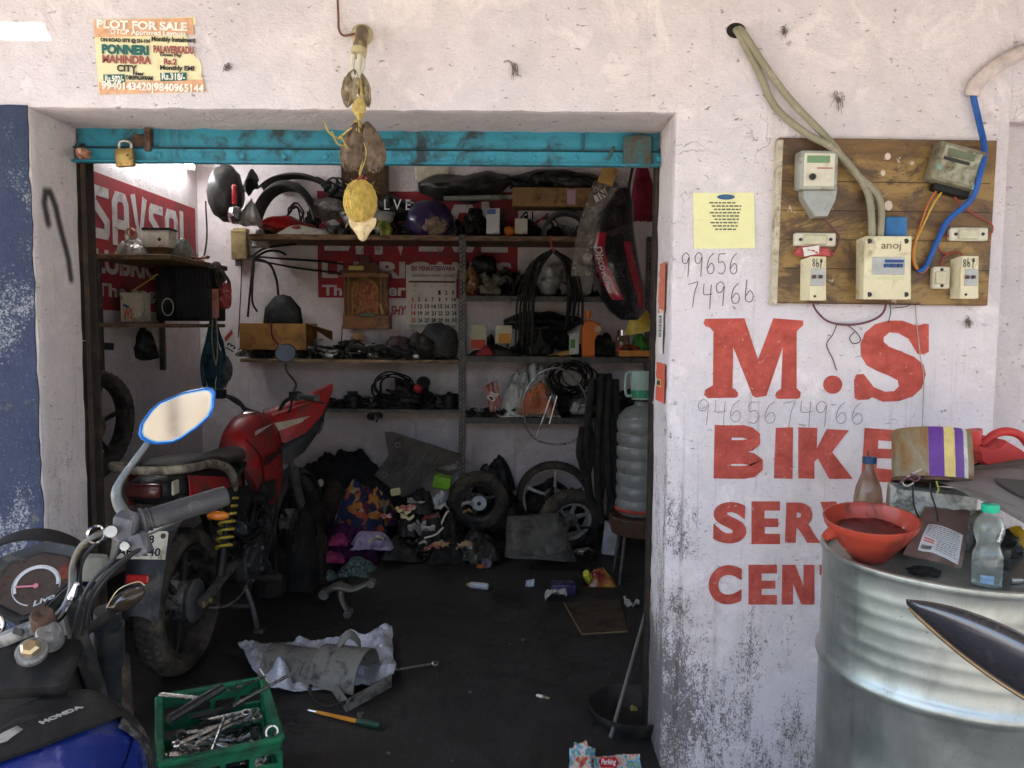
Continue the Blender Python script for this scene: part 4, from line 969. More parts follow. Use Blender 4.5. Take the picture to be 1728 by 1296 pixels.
# coir ball: a core wound with many strands
C = P(608, 340, d); rx, rz = m(27, d), m(35, d)
mb = MB(); mb.ell(C, (rx * .95, rx * .95, rz * .97), 24, 16)
for k in range(95):
    tilt = rnd.gauss(0, .34); az = rnd.uniform(0, PI); pts = []
    ax = V((math.cos(az), math.sin(az), tilt)).normalized(); u_ = ax.orthogonal().normalized()
    zc = V((0, 0, 1)) - ax * ax.z; u_ = zc.normalized(); v_ = ax.cross(u_)
    for i in range(18):
        a = 2 * PI * i / 18; q = (u_ * math.cos(a) + v_ * math.sin(a)); pts.append(C + V((q.x * rx, q.y * rx, q.z * rz)) * rnd.uniform(1.0, 1.035))
    mb.tube(pts, .0011, 4, closed=True)
for k in range(24):
    q = V((rnd.gauss(0, 1), rnd.gauss(0, 1), rnd.gauss(0, 1))).normalized(); p0 = C + V((q.x * rx, q.y * rx, q.z * rz)); mb.tube([p0, p0 + q * .008 + V((rnd.gauss(0, .008), 0, rnd.gauss(0, .008)))], .0006, 4)
ball = obj('coir_ball', mb, mat('coir', (.58, .42, .11), .85, var=.35, vs=40, bump=.3, bs=150), t)
mb = MB(); ptube(mb, [(611, 296, d), (604, 306, d - .02), (613, 312, d - .012), (618, 300, d)], .004, 8); obj('red_thread', mb, mat('red_thread', (.30, .06, .05), .8), t)
mb = MB(); 
def shell(u, v):
    a = (u - .5) * 2; w_ = m(22, d) * (1 - v) ** .55 * (1 + .15 * math.sin(v * 6)); return (a * w_, -.022 * math.cos(a * 1.5) * (1 - v * .6) + .006 * NZ.noise(V((u * 5, v * 4, 1))), -v * m(38, d))
mb.sheet(shell, 14, 12, .004, T(P(612, 368, d + .01))); obj('dry_shell', mb, mat('pale_shell', (.66, .52, .30), .6, var=.2, dirt=(.35, .24, .12), da=.5, ds=30), t)
# fluorescent tube on the inner side wall
z_ = P(325, 281, 5.4).z
t = thing('fluorescent_lamp', 'lit white fluorescent tube on the inner side wall under the ceiling', 'lamp', V((ILX + .03, 2.4, z_)))
mb = MB(); mb.box((ILX + .02, 2.4, z_ + .03), (.04, 1.2, .05), bev=.006); obj('batten', mb, mat('white_batten', (.7, .7, .7), .5), t)
mt, nt, b, vec = newmat('lit_tube'); b.inputs['Base Color'].default_value = (.9, .9, .9, 1); b.inputs['Emission Color'].default_value = (.92, .97, 1, 1); b.inputs['Emission Strength'].default_value = 13
mb = MB(); mb.cyl((ILX + .055, 1.83, z_), (ILX + .055, 2.97, z_), .014, 14); obj('tube', mb, mt, t)
mb = MB(); mb.box((ILX + .045, 1.82, z_), (.05, .03, .045), bev=.004); mb2 = MB(); mb2.box((ILX + .045, 2.98, z_), (.05, .03, .045), bev=.004); obj('end_cap', mb, mat('white_batten', 0), t); obj('end_cap', mb2, mat('white_batten', 0), t)
# ================================================================== DRUM AND WHAT STANDS ON IT
DC = V((1.061, 1.809 + CAM.y, 0)); DR = .29; DT = .918
mt, nt, b, vec = newmat('galvanised_steel')
n1 = _noise(nt, vec, 9, 6, .65, .3); n2 = _noise(nt, map_vec(nt, vec, (1, 1, .35)), 5, 7, .7, .5); n3 = _noise(nt, map_vec(nt, vec, (14, 14, .8)), 1, 5)
c = _mix(nt, _ramp(nt, n1, .3, .7), (.34, .37, .345), (.50, .525, .485))
c = _mix(nt, _ramp(nt, n2, .48, .66, 0, .7), c, (.21, .205, .165))
c = _mix(nt, _ramp(nt, n3, .60, .75, 0, .4), c, (.20, .19, .16))
c = _mix(nt, _ramp(nt, _noise(nt, vec, 70, 4, .75), .66, .70, 0, .6), c, (.10, .09, .07))
nt.links.new(c, b.inputs['Base Color']); nt.links.new(_ramp(nt, n2, .5, .75, .88, .4), b.inputs['Metallic']); nt.links.new(_ramp(nt, n1, .3, .7, .36, .50), b.inputs['Roughness'])
nt.links.new(_bump(nt, n1, .12, .01), b.inputs['Normal'])
GALV = mt
dr = thing('steel_drum', 'large galvanised steel oil drum with rolling hoops standing by the wall', 'drum', DC.copy())
prof = [(DR - .01, .0), (DR, .012)]
def hoop(z, a, r_): return [(DR, z - a), (DR + r_ * .5, z - a * .6), (DR + r_, z - a * .2), (DR + r_, z + a * .2), (DR + r_ * .5, z + a * .6), (DR, z + a)]
for z in (.30, .645): prof += hoop(z, .022, .009)
for z in (.71, .745, .785, .82, .857): prof += hoop(z, .012, .0007)
prof += [(DR, .898), (DR + .003, .905), (DR + .006, .912), (DR + .005, .919), (DR - .002, .921), (DR - .007, .915), (DR - .009, .896)]
def dent(r_, z, a, j): return r_ - .004 * max(0, NZ.noise(V((math.cos(a) * 1.6, math.sin(a) * 1.6, z * 3.5)))), z
mb = MB(); mb.lathe(prof, 96, T(DC), fn=dent); obj('drum_body', mb, GALV, dr)
mb = MB(); mb.lathe([(0, .895), (DR * .5, .8945), (DR - .012, .893), (DR - .009, .886)], 64, T(DC)); obj('drum_lid', mb, mat('oily_lid', (.05, .042, .03), .35, .4, var=.5, vs=9, dirt=(.20, .12, .04), da=.5, ds=8, bump=.3), dr)
LZ = .896
def onlid(px, py): return PZ(px, py, LZ)
# red funnel bowl
p0 = onlid(1466, 945); sc = 1.0
t = thing('red_funnel', 'oily orange-red plastic funnel bowl standing at the edge of the drum lid', 'funnel', p0)
redpl = mat('orange_red_plastic', (.43, .060, .034), .38, var=.12, vs=8, dirt=(.12, .04, .03), da=.3, ds=13, bump=.06, coat=.15)
Mf = T(p0) @ RX(7) @ RY(-3)
mb = MB(); mb.lathe([(.030, 0), (.036, .002), (.052, .02), (.078, .055), (.099, .086), (.103, .092), (.1045, .104), (.1065, .105), (.1065, .108), (.1025, .108), (.099, .094), (.074, .056), (.048, .022), (.02, .006), (0, .004)], 48, Mf); obj('bowl', mb, redpl, t)
mb = MB(); mb.tube([Mf @ V(q) for q in ((-.098, -.02, .082), (-.112, -.03, .082), (-.120, -.034, .078))], [.016, .012, .010], 12); obj('lip_spout', mb, redpl, t)
mb = MB(); mb.lathe([(.0, .0085), (.03, .011), (.048, .026), (.073, .0575), (.088, .078)], 40, Mf, fn=lambda r_, z, a, j: (r_ * (1 - .12 * (j == 4) * (1 + NZ.noise(V((math.cos(a) * 2, math.sin(a) * 2, 3))))), z)); obj('oil_stain', mb, mat('oil_red', (.10, .018, .018), .3, var=.5, vs=14), t)
# bottles
clear = lambda n, c: mat('bottle_' + n, c, .12, var=.1, dirt=None, bump=.05, trans=.92, ior=1.3)
def bottle(label, p0, k, prof, bm_, cap_m, capz, capr, caph):
    t = thing('plastic_bottle', label, 'bottle', p0)
    mb = MB(); inner = [(max(.001, r_ - .0012), z + .0006) for r_, z in prof[::-1]]
    mb.lathe([(r_ * k, z * k) for r_, z in prof + inner], 32, T(p0)); obj('bottle_body', mb, bm_, t, sm=50)
    mb = MB(); mb.lathe([(capr * k, capz * k), (capr * 1.05 * k, (capz + .002) * k), (capr * 1.05 * k, (capz + caph * .9) * k), (capr * .92 * k, (capz + caph) * k), (0, (capz + caph) * k)], 28, T(p0), fn=lambda r_, z, a, j: (r_ * (1 + .02 * math.cos(a * 28)) if r_ > .001 else 0, z)); obj('cap', mb, cap_m, t)
    return t
p1 = onlid(1664, 988)
ring = []
for i in range(9): ring += [(.0305 - .002 * (i % 2), .006 + i * .0075)]
pr = [(0, .004), (.02, .001), (.029, .002)] + ring + [(.0255, .078), (.0225, .088), (.0225, .094), (.027, .108), (.0295, .120), (.029, .134), (.024, .148), (.016, .157), (.0125, .161), (.0125, .168)]
t = bottle('small clear water bottle with a green cap on the drum lid', p1, 1.0, pr, clear('clear', (.86, .90, .86)), mat('green_cap', (.02, .42, .24), .4, var=.1), .163, .0165, .017)
mb = MB(); mb.lathe([(0, .005), (.0275, .0065), (.0285, .05), (.0, .0505)], 24, T(p1)); obj('water', mb, clear('water', (.75, .8, .74)), t)
mb = MB(); mb.lathe([(.0299, .012), (.0303, .03)], 10, T(p1), a0=215, a1=265); obj('label_patch', mb, mat('label_blue', (.25, .38, .52), .5), t)
mb = MB(); tx = text_mb('Sprint', .02, .0004); mb.merge(tx, T(p1) @ T(.006, -.030, .120) @ RX(0) @ FRONT @ RZ(75) @ fit(tx, -.016, .016, -.004, .004)); obj('print', mb, mat('white_print', (.8, .8, .8), .5), t, sm=0)
p2 = PZ(1462, 905, LZ)
pr = [(0, .004), (.03, .001), (.036, .004), (.036, .075), (.034, .083), (.036, .09), (.036, .105), (.031, .135), (.02, .165), (.0135, .182), (.0125, .205)]
t = bottle('brownish oil-stained plastic bottle with a dark blue cap behind the red funnel', p2, 1.0, pr, clear('brown', (.62, .50, .40)), mat('navy_cap', (.02, .05, .12), .4), .198, .0165, .018)
mb = MB(); mb.lathe([(0, .005), (.033, .007), (.0335, .05), (0, .0505)], 24, T(p2)); obj('oil', mb, mat('old_oil', (.12, .06, .03), .2), t)
mb = MB(); mb.tube([p2 + V((-.004, 0, .21)), p2 + V((-.006, 0, .232))], .003, 8); obj('nozzle', mb, mat('brown_nozzle', (.15, .05, .03), .5), t)
# foam box with a tilted paint tin on it
foam = mat('dirty_foam', (.50, .50, .46), .85, var=.15, vs=20, dirt=(.12, .12, .10), da=.55, ds=22, bump=.5, bs=120)
mb = MB(); c = P(1578, 868, 1.94); mb.box((0, 0, 0), (.19, .10, .14), T(c.x, c.y + .03, LZ + .072) @ RZ(-14) @ RY(3), .006, 2); one('foam_box', mb, foam, 'speckled white foam box on the drum lid under the paint tin', 'box')
t = thing('paint_tin', 'rusty upturned paint tin with purple and yellow stripes on the foam box', 'tin', P(1570, 820, 1.93))
c = P(1572, 770, 1.95); Mt = T(c) @ RX(-15) @ RY(4)
tin_m = {}
def tinseg(nm, a0, a1, mt_, r_=.092):
    mb = MB(); mb.lathe([(r_ - .004, -.066), (r_, -.063), (r_, -.05), (r_ + .0008, -.02), (r_, .02), (r_, .055), (r_ - .004, .064)], max(3, int((a1 - a0) / 6)), Mt, a0, a1); return obj(nm, mb, mt_, t)
tinr = mat('rusty_tin', (.28, .29, .22), .55, .4, var=.25, vs=12, dirt=(.20, .10, .03), da=.95, ds=7, bump=.3)
tinseg('tin_side', 180, 238, tinr); tinseg('tin_side', 300, 540, tinr)
pur = mat('purple_print', (.11, .035, .22), .45, var=.2, dirt=(.2, .18, .12), da=.3, ds=18)
tinseg('purple_stripe', 238, 259, pur); tinseg('yellow_stripe', 259, 275, mat('yellow_print', (.58, .45, .16), .5, dirt=(.3, .2, .08), da=.3, ds=18)); tinseg('purple_stripe', 275, 291, pur); tinseg('white_stripe', 291, 300, mat('white_stripe', (.5, .5, .46), .5, dirt=(.2, .18, .12), da=.5))
mb = MB(); mb.lathe([(0, .062), (.06, .063), (.088, .064), (.089, .058)], 36, Mt); mb.lathe([(.089, -.066), (.094, -.068), (.095, -.062), (.0915, -.058)], 36, Mt, close=True); obj('tin_rim', mb, rust(), t)
mb = MB(); mb.lathe([(.0885, -.062), (.088, .0), (.0, .002)], 36, Mt); obj('tin_inside', mb, mat('tin_inside', (.10, .06, .03), .5, dirt=(.03, .02, .015), da=.6), t)
# cables and rag on the foam box
for k, (lab, pts, cm) in enumerate((('dark cable hanging over the front of the foam box', [(1570, 815, 1.84), (1572, 835, 1.83), (1580, 860, 1.82), (1583, 880, 1.81)], blk_w), ('thin black cable looping left off the foam box', [(1540, 818, 1.86), (1542, 850, 1.84), (1548, 868, 1.83), (1556, 880, 1.83)], blk_w), ('pale wire end curled in front of the paint tin', [(1555, 792, 1.86), (1535, 802, 1.86), (1523, 812, 1.86), (1530, 820, 1.85), (1542, 815, 1.85)], gry_w), ('yellow-green wire sticking out under the paint tin', [(1580, 812, 1.84), (1584, 825, 1.83), (1581, 832, 1.83)], wire_mat('lime', (.25, .28, .05))), ('purple-brown wire tangle below the paint tin', [(1518, 815, 1.86), (1530, 806, 1.85), (1545, 812, 1.85), (1552, 805, 1.85), (1535, 800, 1.86)], pur_w))):
    wire(lab, pts, .0022, cm)
mb = MB(); c = P(1520, 838, 1.9); mb.ell(V((c.x, c.y, LZ + .05)), (.025, .03, .055), 14, 10, .4, 3, 4.1); one('rag_bundle', mb, mat('oily_rag', (.09, .08, .055), .9, var=.5, vs=30, dirt=(.3, .27, .2), da=.4, ds=30, bump=.5), 'oily bunched rag beside the foam box', 'rag')
# grey fairing and red can behind
gpl = mat('grey_plastic', (.16, .155, .15), .5, var=.15, vs=8, dirt=(.10, .095, .08), da=.5, ds=6, bump=.1)
t = thing('grey_fairing', 'large dusty grey plastic bike panel lying across the back of the drum', 'panel', P(1700, 905, 1.75))
def fr(u, v):
    x0 = 1572 + 70 * v ** 1.5; x1 = 1860
    px = x0 + (x1 - x0) * u; top = 812 - 55 * u ** .8 - 10 * math.sin(u * 3); bot = 838 + 75 * min(1, u * 1.6) ** 1.2
    return P(px, top + (bot - top) * v, 2.12 - .48 * v - .05 * math.sin(v * PI)) + V((0, 0, .012 * math.sin(v * PI)))
mb = MB(); mb.sheet(fr, 26, 14, .005); obj('panel_shell', mb, gpl, t)
mb = MB(); mb.sheet(lambda u, v: fr(.32 + .45 * u, .42 + .26 * v * math.sin(PI * min(.97, u + .03)) ** .5) + V((0, -.003, .006)), 14, 6, .004); obj('recess_pad', mb, mat('dark_pad', (.055, .052, .048), .6), t)
mb = MB(); mb.tube([fr(u, .01) + V((0, 0, .004)) for u in [i / 20 for i in range(21)]], .0045, 8); obj('rubber_trim', mb, rubber(), t)
rc = mat('red_can_plastic', (.55, .05, .045), .4, var=.15, vs=7, dirt=(.18, .05, .04), da=.35, ds=11, bump=.06)
t = thing('red_oil_can', 'red plastic oil can with a loop handle behind the paint tin', 'oil can', P(1690, 792, 2.12))
dd = 2.14
mb = MB(); pts = [(1636, 748), (1648, 754), (1664, 748), (1676, 738), (1700, 752), (1724, 772), (1760, 780), (1800, 790), (1800, 815), (1700, 812), (1672, 800), (1650, 784), (1634, 772), (1630, 756)]
q = [P(x, y, dd) for x, y in pts]; mb.prism([(p.x, p.z) for p in q], .11, T(0, dd + CAM.y + .05, 0) @ FRONT, .06); obj('can_body', mb, rc, t)
mb = MB(); mb.tube([P(1655, 752, dd), P(1668, 742, dd), P(1680, 732, dd), P(1700, 728, dd), P(1722, 735, dd), P(1738, 755, dd), P(1745, 775, dd)], [.014, .013, .012, .012, .012, .012, .014], 12, sm=5); obj('handle', mb, rc, t)
mb = MB(); mb.cyl(P(1644, 750, dd), P(1641, 730, dd), .022, 20); mb.cyl(P(1641, 732, dd), P(1640, 726, dd), .026, 20); obj('spout_cap', mb, rc, t)
# packet with a label
t = thing('brown_packet', 'crumpled brown plastic packet with a printed white label on the drum', 'packet', P(1580, 950, 1.74))
def pk(u, v):
    a = P(1560, 858, 1.86).lerp(P(1637, 866, 1.86), u); b_ = P(1524, 938, 1.72).lerp(P(1622, 962, 1.70), u); p = a.lerp(b_, v); p.z += .004 + .006 * NZ.noise(V((u * 4, v * 4, 2))) + .008 * math.sin(PI * u) * math.sin(PI * v); return p
mb = MB(); mb.sheet(pk, 18, 14, .005); obj('pouch', mb, mat('brown_polythene', (.16, .10, .085), .28, var=.25, vs=9, dirt=(.30, .22, .2), da=.35, ds=12, coat=.4), t)
def lb(u, v):
    a = V((.22, .40)).lerp(V((.93, .48)), u); b_ = V((.20, .88)).lerp(V((.93, .97)), u); c = a.lerp(b_, v); p = pk(c.x, c.y); p.z += .0042; p.y -= .002; return p
mb = MB(); mb.sheet(lb, 8, 8, .0006); obj('label', mb, paper('label_white', (.62, .62, .62)), t, sm=0)
mb = MB()
for k in range(13):
    v = .08 + k * .068; u = .06 + (.35 if k > 6 else 0)
    while u < .92:
        l = .04 + .07 * rnd.random(); a, b_ = lb(u, v), lb(min(.94, u + l), v); up_ = V((0, -.0006, .0006)); mb.tube([a + up_, b_ + up_], .0007, 4); u += l + .025
obj('label_text', mb, bi, t, sm=0)
mb = MB()
for v in (.60, .68): mb.tube([lb(.06, v) + V((0, -.0006, .0008)), lb(.32, v) + V((0, -.0006, .0008))], .0018, 4)
obj('red_print', mb, ink('red', (.5, .08, .06)), t, sm=0)
mb = MB()
for k in range(12): a = lb(.06 + k * .022, .80); b_ = lb(.06 + k * .022, .93); mb.tube([a + V((0, -.0006, .0007)), b_ + V((0, -.0006, .0007))], .0006, 4)
obj('barcode', mb, bi, t, sm=0)
mb = MB(); p = onlid(1712, 935); mb.ell(p + V((.01, .02, .03)), (.035, .03, .032), 16, 10, .3, 2, 5); one('yellow_pouch', mb, mat('yellow_plastic', (.58, .33, .02), .4, var=.3, dirt=(.1, .07, .03), da=.4), 'bright yellow plastic pouch behind the water bottle', 'pouch')
mb = MB(); p = onlid(1692, 962); mb.box((0, 0, 0), (.026, .018, .05), T(p + V((0, 0, .025))) @ RZ(20) @ RY(8), .004, 2); one('switch_block', mb, black(), 'small black electrical switch block beside the water bottle', 'switch')
mb = MB(); p = onlid(1712, 986); mb.cyl(p + V((-.012, 0, .008)), p + V((.016, .004, .008)), .008, 16); one('socket_bit', mb, steel(), 'short shiny steel socket lying near the drum rim', 'socket')
# long dark polished tail piece in front of the drum
tl = thing('polished_tail_panel', 'dark polished curved bike tail panel jutting in front of the steel drum', 'panel', P(1728, 1170, 1.2))
secs = []
for i in range(22):
    u = i / 21; px = 1531 + 330 * u; k = (1 - (1 - min(1, u * 1.5)) ** 2.1)
    ctr_y = 1017 + 178 * u; hw = 7 + 60 * k; d = 1.34 - .22 * u
    c = P(px, ctr_y, d); hh = m(hw, d) * .9; th = .012 + .035 * k
    q = []
    for j in range(16):
        a = 2 * PI * j / 16; s_, c_ = math.sin(a), math.cos(a)
        q.append(c + V((s_ * hh * -.18, -abs(c_) ** .7 * (1 if c_ > 0 else -1) * th * (1 if c_ > 0 else .3), s_ * hh)))
    secs.append(q)
mb = MB(); mb.loft(secs); obj('panel_shell', mb, mat('dark_polished', (.060, .058, .066), .26, .55, var=.35, vs=5, dirt=(.09, .06, .045), da=.35, ds=7, bump=.05, coat=.6), tl, sm=60)
mb = MB(); mb.tube([secs[i][12] + V((0, -.003, -.001)) for i in range(22)], [.002] + [.0045] * 21, 8); obj('edge_trim', mb, mat('bronze_trim', (.22, .14, .07), .35, .6), tl)

for lab, x, y, sx_, sz_, mt_, sd_ in (('black oily rag crumpled right of the packet on the drum', 1612, 905, .05, .03, mat('oily_rag', 0), 3), ('dark greasy lump behind the water bottle on the drum', 1690, 935, .05, .04, grease(), 5), ('brown oily rag at the back of the drum lid beside the foam box', 1650, 905, .06, .05, mat('oily_rag', 0), 8), ('small dark scrap in front of the packet on the drum rim', 1560, 968, .035, .010, rubber(), 11), ('greasy scrap between the red funnel and the packet', 1545, 925, .03, .02, grease(), 13)):
    p = onlid(x, y); mb = MB(); mb.ell(p + V((0, 0, sz_ * .4)), (sx_, sx_ * .7, sz_), 18, 12, .5, 2.6, sd_); one('oily_rag', mb, mt_, lab, 'rag')
# ================================================================== BLUE-TANKED MOTORCYCLE IN FRONT (rider's view of its cockpit)
_P0 = P; P = lambda x, y, d: _P0(x, y, d * 1.12)
bk = thing('blue_motorcycle', 'blue motorcycle parked in front of the left pier, its cockpit and mirror in view', 'motorcycle', V((-.62, CAM.y + 1.2, 0)))
gun = mat('cockpit_grey', (.026, .031, .036), .42, var=.2, vs=9, dirt=(.13, .12, .10), da=.35, ds=16, bump=.1)
# tank: axis A (rear) to B (front); the black centre cover carries the maker's name
A, B = V((-.675, CAM.y + .80, .69)), V((-.735, CAM.y + 1.25, .735))
ax = (B - A).normalized(); sd = ax.cross(V((0, 0, 1))).normalized(); upv = sd.cross(ax)
def tank_pt(t, a, k=1.0):
    """t along the axis 0..1, a angle from straight up towards the right flank"""
    wd = (.125 + .035 * math.sin(PI * min(1, t * 1.05))) * (1 if t < .86 else 1 - ((t - .86) / .14) ** 2 * .35); ht = .095 + .02 * math.sin(PI * t)
    s_, c_ = math.sin(a), math.cos(a); e = .72
    x = wd * math.copysign(abs(s_) ** e, s_); z = ht * math.copysign(abs(c_) ** e, c_)
    if z < 0: z *= 1.8
    return A + (B - A) * t + sd * x * k + upv * z * k
NB = 40
mb = MB(); mb.loft([[tank_pt(i / 20, 2 * PI * j / NB) for j in range(NB)] for i in range(21)])
bluep = mat('metallic_blue_paint', (.008, .03, .26), .26, .35, var=.2, vs=6, dirt=(.05, .06, .09), da=.25, ds=12, bump=.02, coat=.7)
tank = obj('fuel_tank', mb, bluep, bk, sm=55)
mb = MB(); mb.sheet(lambda u, v: tank_pt(.20 + .62 * u, R(58 + 42 * v), 1.02 + .03 * math.sin(PI * u) ** .4 * math.sin(PI * v) ** .4), 16, 12, .004); obj('tank_scoop', mb, bluep, tank, sm=50)
mb = MB(); mb.sheet(lambda u, v: tank_pt(-.02 + 1.04 * u, R(-75 + (75 - 30 + 100 * max(0, u) ** 2.2) * v), 1.035), 24, 20, .006)
cov = obj('tank_cover', mb, mat('black_textured', (.010, .0095, .0095), .55, var=.3, vs=20, dirt=(.03, .028, .024), da=.4, ds=18, bump=.25, bs=160), tank, sm=50)
mb = MB(); mb.sheet(lambda u, v: tank_pt(.80 + .24 * u, R(40 + 75 * v), 1.05), 8, 14, .006); obj('side_shroud', mb, mat('scratched_black', (.02, .02, .022), .4, var=.3, dirt=(.16, .15, .14), da=.35, ds=34), tank, sm=50)
# lettering placed on the cover at its right-hand edge
def on_cover(t0, a_deg): 
    p = tank_pt(t0, R(a_deg), 1.035); t_ = (tank_pt(t0 + .02, R(a_deg), 1.035) - p).normalized(); s_ = (tank_pt(t0, R(a_deg + 3), 1.035) - p).normalized()
    n_ = s_.cross(t_).normalized(); n_ = n_ if n_.z > 0 else -n_
    y_ = n_.cross(t_).normalized()
    return MX(((t_.x, y_.x, n_.x, p.x), (t_.y, y_.y, n_.y, p.y), (t_.z, y_.z, n_.z, p.z), (0, 0, 0, 1))) @ T(0, 0, .0035)
silver = mat('silver_print', (.55, .52, .46), .4, .3, var=.2, dirt=(.15, .13, .1), da=.3, ds=30)
mb = MB(); tx = text_mb('HONDA', .03, .001, .0012); mb.merge(tx, on_cover(.81, 4) @ RZ(-38) @ fit(tx, -.030, .034, -.006, .006))
Mw = on_cover(.69, -6) @ RZ(-38)
for k in range(5): mb.prism([(.028, .010 - k * .004), (.006 - k * .006, .008 - k * .006), (-.012 + k * .003, -.002 - k * .005 + .001), (.004, .0015 - k * .005)], .0012, Mw @ T(-.005, .004, 0))
obj('wing_badge', mb, silver, cov, sm=0)
# console
cn = P(58, 990, 1.25)
nz_ = V((.20, -.72, .66)).normalized(); xr = V((.96, .26, -.02)); xr = (xr - nz_ * xr.dot(nz_)).normalized(); yr = nz_.cross(xr)
MC = MX(((xr.x, yr.x, nz_.x, cn.x), (xr.y, yr.y, nz_.y, cn.y), (xr.z, yr.z, nz_.z, cn.z), (0, 0, 0, 1)))
con = thing  # (console is a part, built under the bike)
MC = MC @ SC(1.12, 1.12, 1.12)
hexo = [(-.060, .020), (-.048, .046), (0, .066), (.038, .056), (.052, .044), (.050, .010), (.012, -.040), (-.010, -.046), (-.058, -.018)]
def ringpoly(poly, k): return [(x * k, y * k) for x, y in poly]
mb = MB(MC); mb.loft([[V((x * k, y * k, z)) for x, y in hexo] for k, z in ((.9, -.06), (1.28, -.03), (1.32, -.008), (1.25, .0), (1.12, -.004), (1.0, -.012))], cap=True)
con = obj('console', mb, gun, bk, sm=25)
mb = MB(MC); mb.prism(ringpoly(hexo, .985), .003, T(0, 0, -.0115)); dial = obj('dial_face', mb, mat('dial_dark', (.05, .035, .032), .3, var=.3, coat=.3), con)
mb = MB(MC); mb.sheet(lambda u, v: (.0 + .034 * math.cos(a := R(205 - 205 * u)) * (1 - .13 * v), .006 + .034 * math.sin(a) * (1 - .13 * v), -.0072), 40, 2, .0008)
mb.lathe([(.0345, -.0078), (.0355, -.0065), (.0365, -.0078)], 40, T(0, .006, 0), a0=-10, a1=260, close=True); obj('speed_scale', mb, mat('dial_white', (.55, .56, .58), .4), dial)
mb = MB(MC); mb.box((-.016, .004, -.0062), (.030, .0028, .001)); mb.cyl((0, .004, -.008), (0, .004, -.004), .004, 14); obj('needle', mb, mat('needle_pink', (.6, .22, .28), .5), dial)
mb = MB(MC); tx = text_mb('Livo', .02, .0005, .0006, shear=.3); mb.merge(tx, T(.016, -.021, -.0072) @ RZ(24) @ fit(tx, -.017, .017, -.0045, .0045)); obj('script', mb, mat('dial_white', 0), dial, sm=0)
mb = MB(MC); pr_ = [(.030, .040), (.047, .040), (.046, .014), (.030, .016)]; mb.prism(pr_, .0008, T(0, 0, -.0080)); obj('warning_lamps', mb, mat('dial_red', (.14, .035, .025), .4, var=.6, vs=60), dial)
mb = MB(); mb.sheet(lambda u, v: (V((P(-60 + 195 * u, 962 - 58 * math.sin(PI * min(1, u * .98 + .0)) ** .55 + 0 * v, 1.33)) + V((0, -.035 * v + .05, -.012 * v)))), 24, 8, .005); obj('visor', mb, mat('visor_black', (.006, .006, .007), .5), con, sm=50)
mb = MB(); mb.sheet(lambda u, v: P(-40 + 195 * u, 965 + 30 * v - 34 * math.sin(PI * u), 1.30 + .06 * math.sin(PI * u)), 16, 4, .006); mb2 = mb
obj('headlamp_cowl', mb, mat('cowl_blue', (.01, .02, .07), .3, coat=.4), bk, sm=50)
# ignition key ring
mb = MB(MC); mb.lathe([(.015, 0), (.019, .004), (.021, .004), (.022, -.002), (.020, -.006)], 28, T(-.05, -.066, .002)); obj('ignition_ring', mb, chrome(), con)
mb = MB(MC); mb.cyl((-.05, -.066, -.006), (-.05, -.066, .001), .0155, 20); mb.box((-.05, -.066, .004), (.016, .003, .004)); obj('ignition_switch', mb, dk, con)
# top clamp
mb = MB(); a, b_ = P(-25, 1092, 1.14), P(84, 1047, 1.16); mm = axis_to(a, b_); L = (b_ - a).length
mb.box((0, 0, L / 2), (.030, .022, L), mm, .004, 2); clamp = obj('handlebar_clamp', mb, alu(), bk)
mb = MB(); mb.box((0, 0, 0), (.016, .002, .011), T(P(30, 1066, 1.135)) @ RY(20), 0); obj('clamp_slot', mb, dk, clamp)
for (x, y, d, r_, hm) in ((72, 1044, 1.14, .019, rust()), (84, 1072, 1.13, .021, alu())):
    mb = MB(); c = P(x, y, d); mb.lathe([(r_, -.02), (r_, .008), (r_ * .85, .013), (r_ * .4, .014), (0, .010)], 24, T(c) @ RX(35) @ RY(15)); obj('clamp_bolt', mb, hm, clamp)
mb = MB(); c = P(52, 1096, 1.09); mb.lathe([(.024, -.012), (.024, -.004), (.018, -.003), (.018, 0)], 30, T(c) @ RX(38) @ RY(12)); obj('stem_washer', mb, alu(), bk)
mb = MB(); mb.lathe([(.015, -.003), (.015, .010), (.010, .014), (0, .014)], 6, T(c) @ RX(38) @ RY(12)); obj('stem_nut', mb, mat('gold_nut', (.45, .34, .20), .35, .8, dirt=(.1, .08, .05), da=.3), bk, sm=20)
mb = MB(); mb.box((0, 0, 0), (.20, .10, .035), T(P(20, 1130, 1.12)) @ RZ(8) @ RX(30), .012, 2); obj('triple_clamp', mb, mat('clamp_black', (.010, .0095, .009), .6, .1, dirt=(.035, .03, .026), da=.5), bk)
mb = MB(); mb.box((0, 0, 0), (.26, .16, .26), T(P(28, 1200, 1.26)) @ RZ(8), .05, 3); obj('neck_cover', mb, mat('clamp_black', 0), bk)
# bar, switchgear, grip, lever
mb = MB(); ptube(mb, [(66, 1062, 1.15), (100, 1040, 1.165), (121, 1000, 1.18), (125, 955, 1.19), (140, 922, 1.19), (170, 902, 1.19), (215, 886, 1.20), (260, 872, 1.22), (300, 860, 1.24)], .0080, 14, 7); obj('handlebar', mb, mat('dull_chrome', (.07, .068, .066), .3, 1., var=.2, dirt=(.12, .10, .06), da=.4, ds=22), bk)
p_, q_ = P(236, 881, 1.205), P(384, 836, 1.285)
mm = axis_to(p_, q_); L = (q_ - p_).length
pr = [(.0155, 0), (.024, .003), (.024, .007), (.020, .009), (.0195, .013), (.0215, .014), (.0215, .017), (.0175, .018)]
for i in range(30): pr += [(.0192 + (.0007 if i % 2 else 0), .022 + (L - .036) * i / 29)]
pr += [(.0185, L - .010), (.0185, L - .003), (.015, L), (0, L)]
gm = mat('grip_rubber', (.055, .054, .056), .5, var=.25, dirt=(.14, .13, .12), da=.35, ds=26, bump=.15)
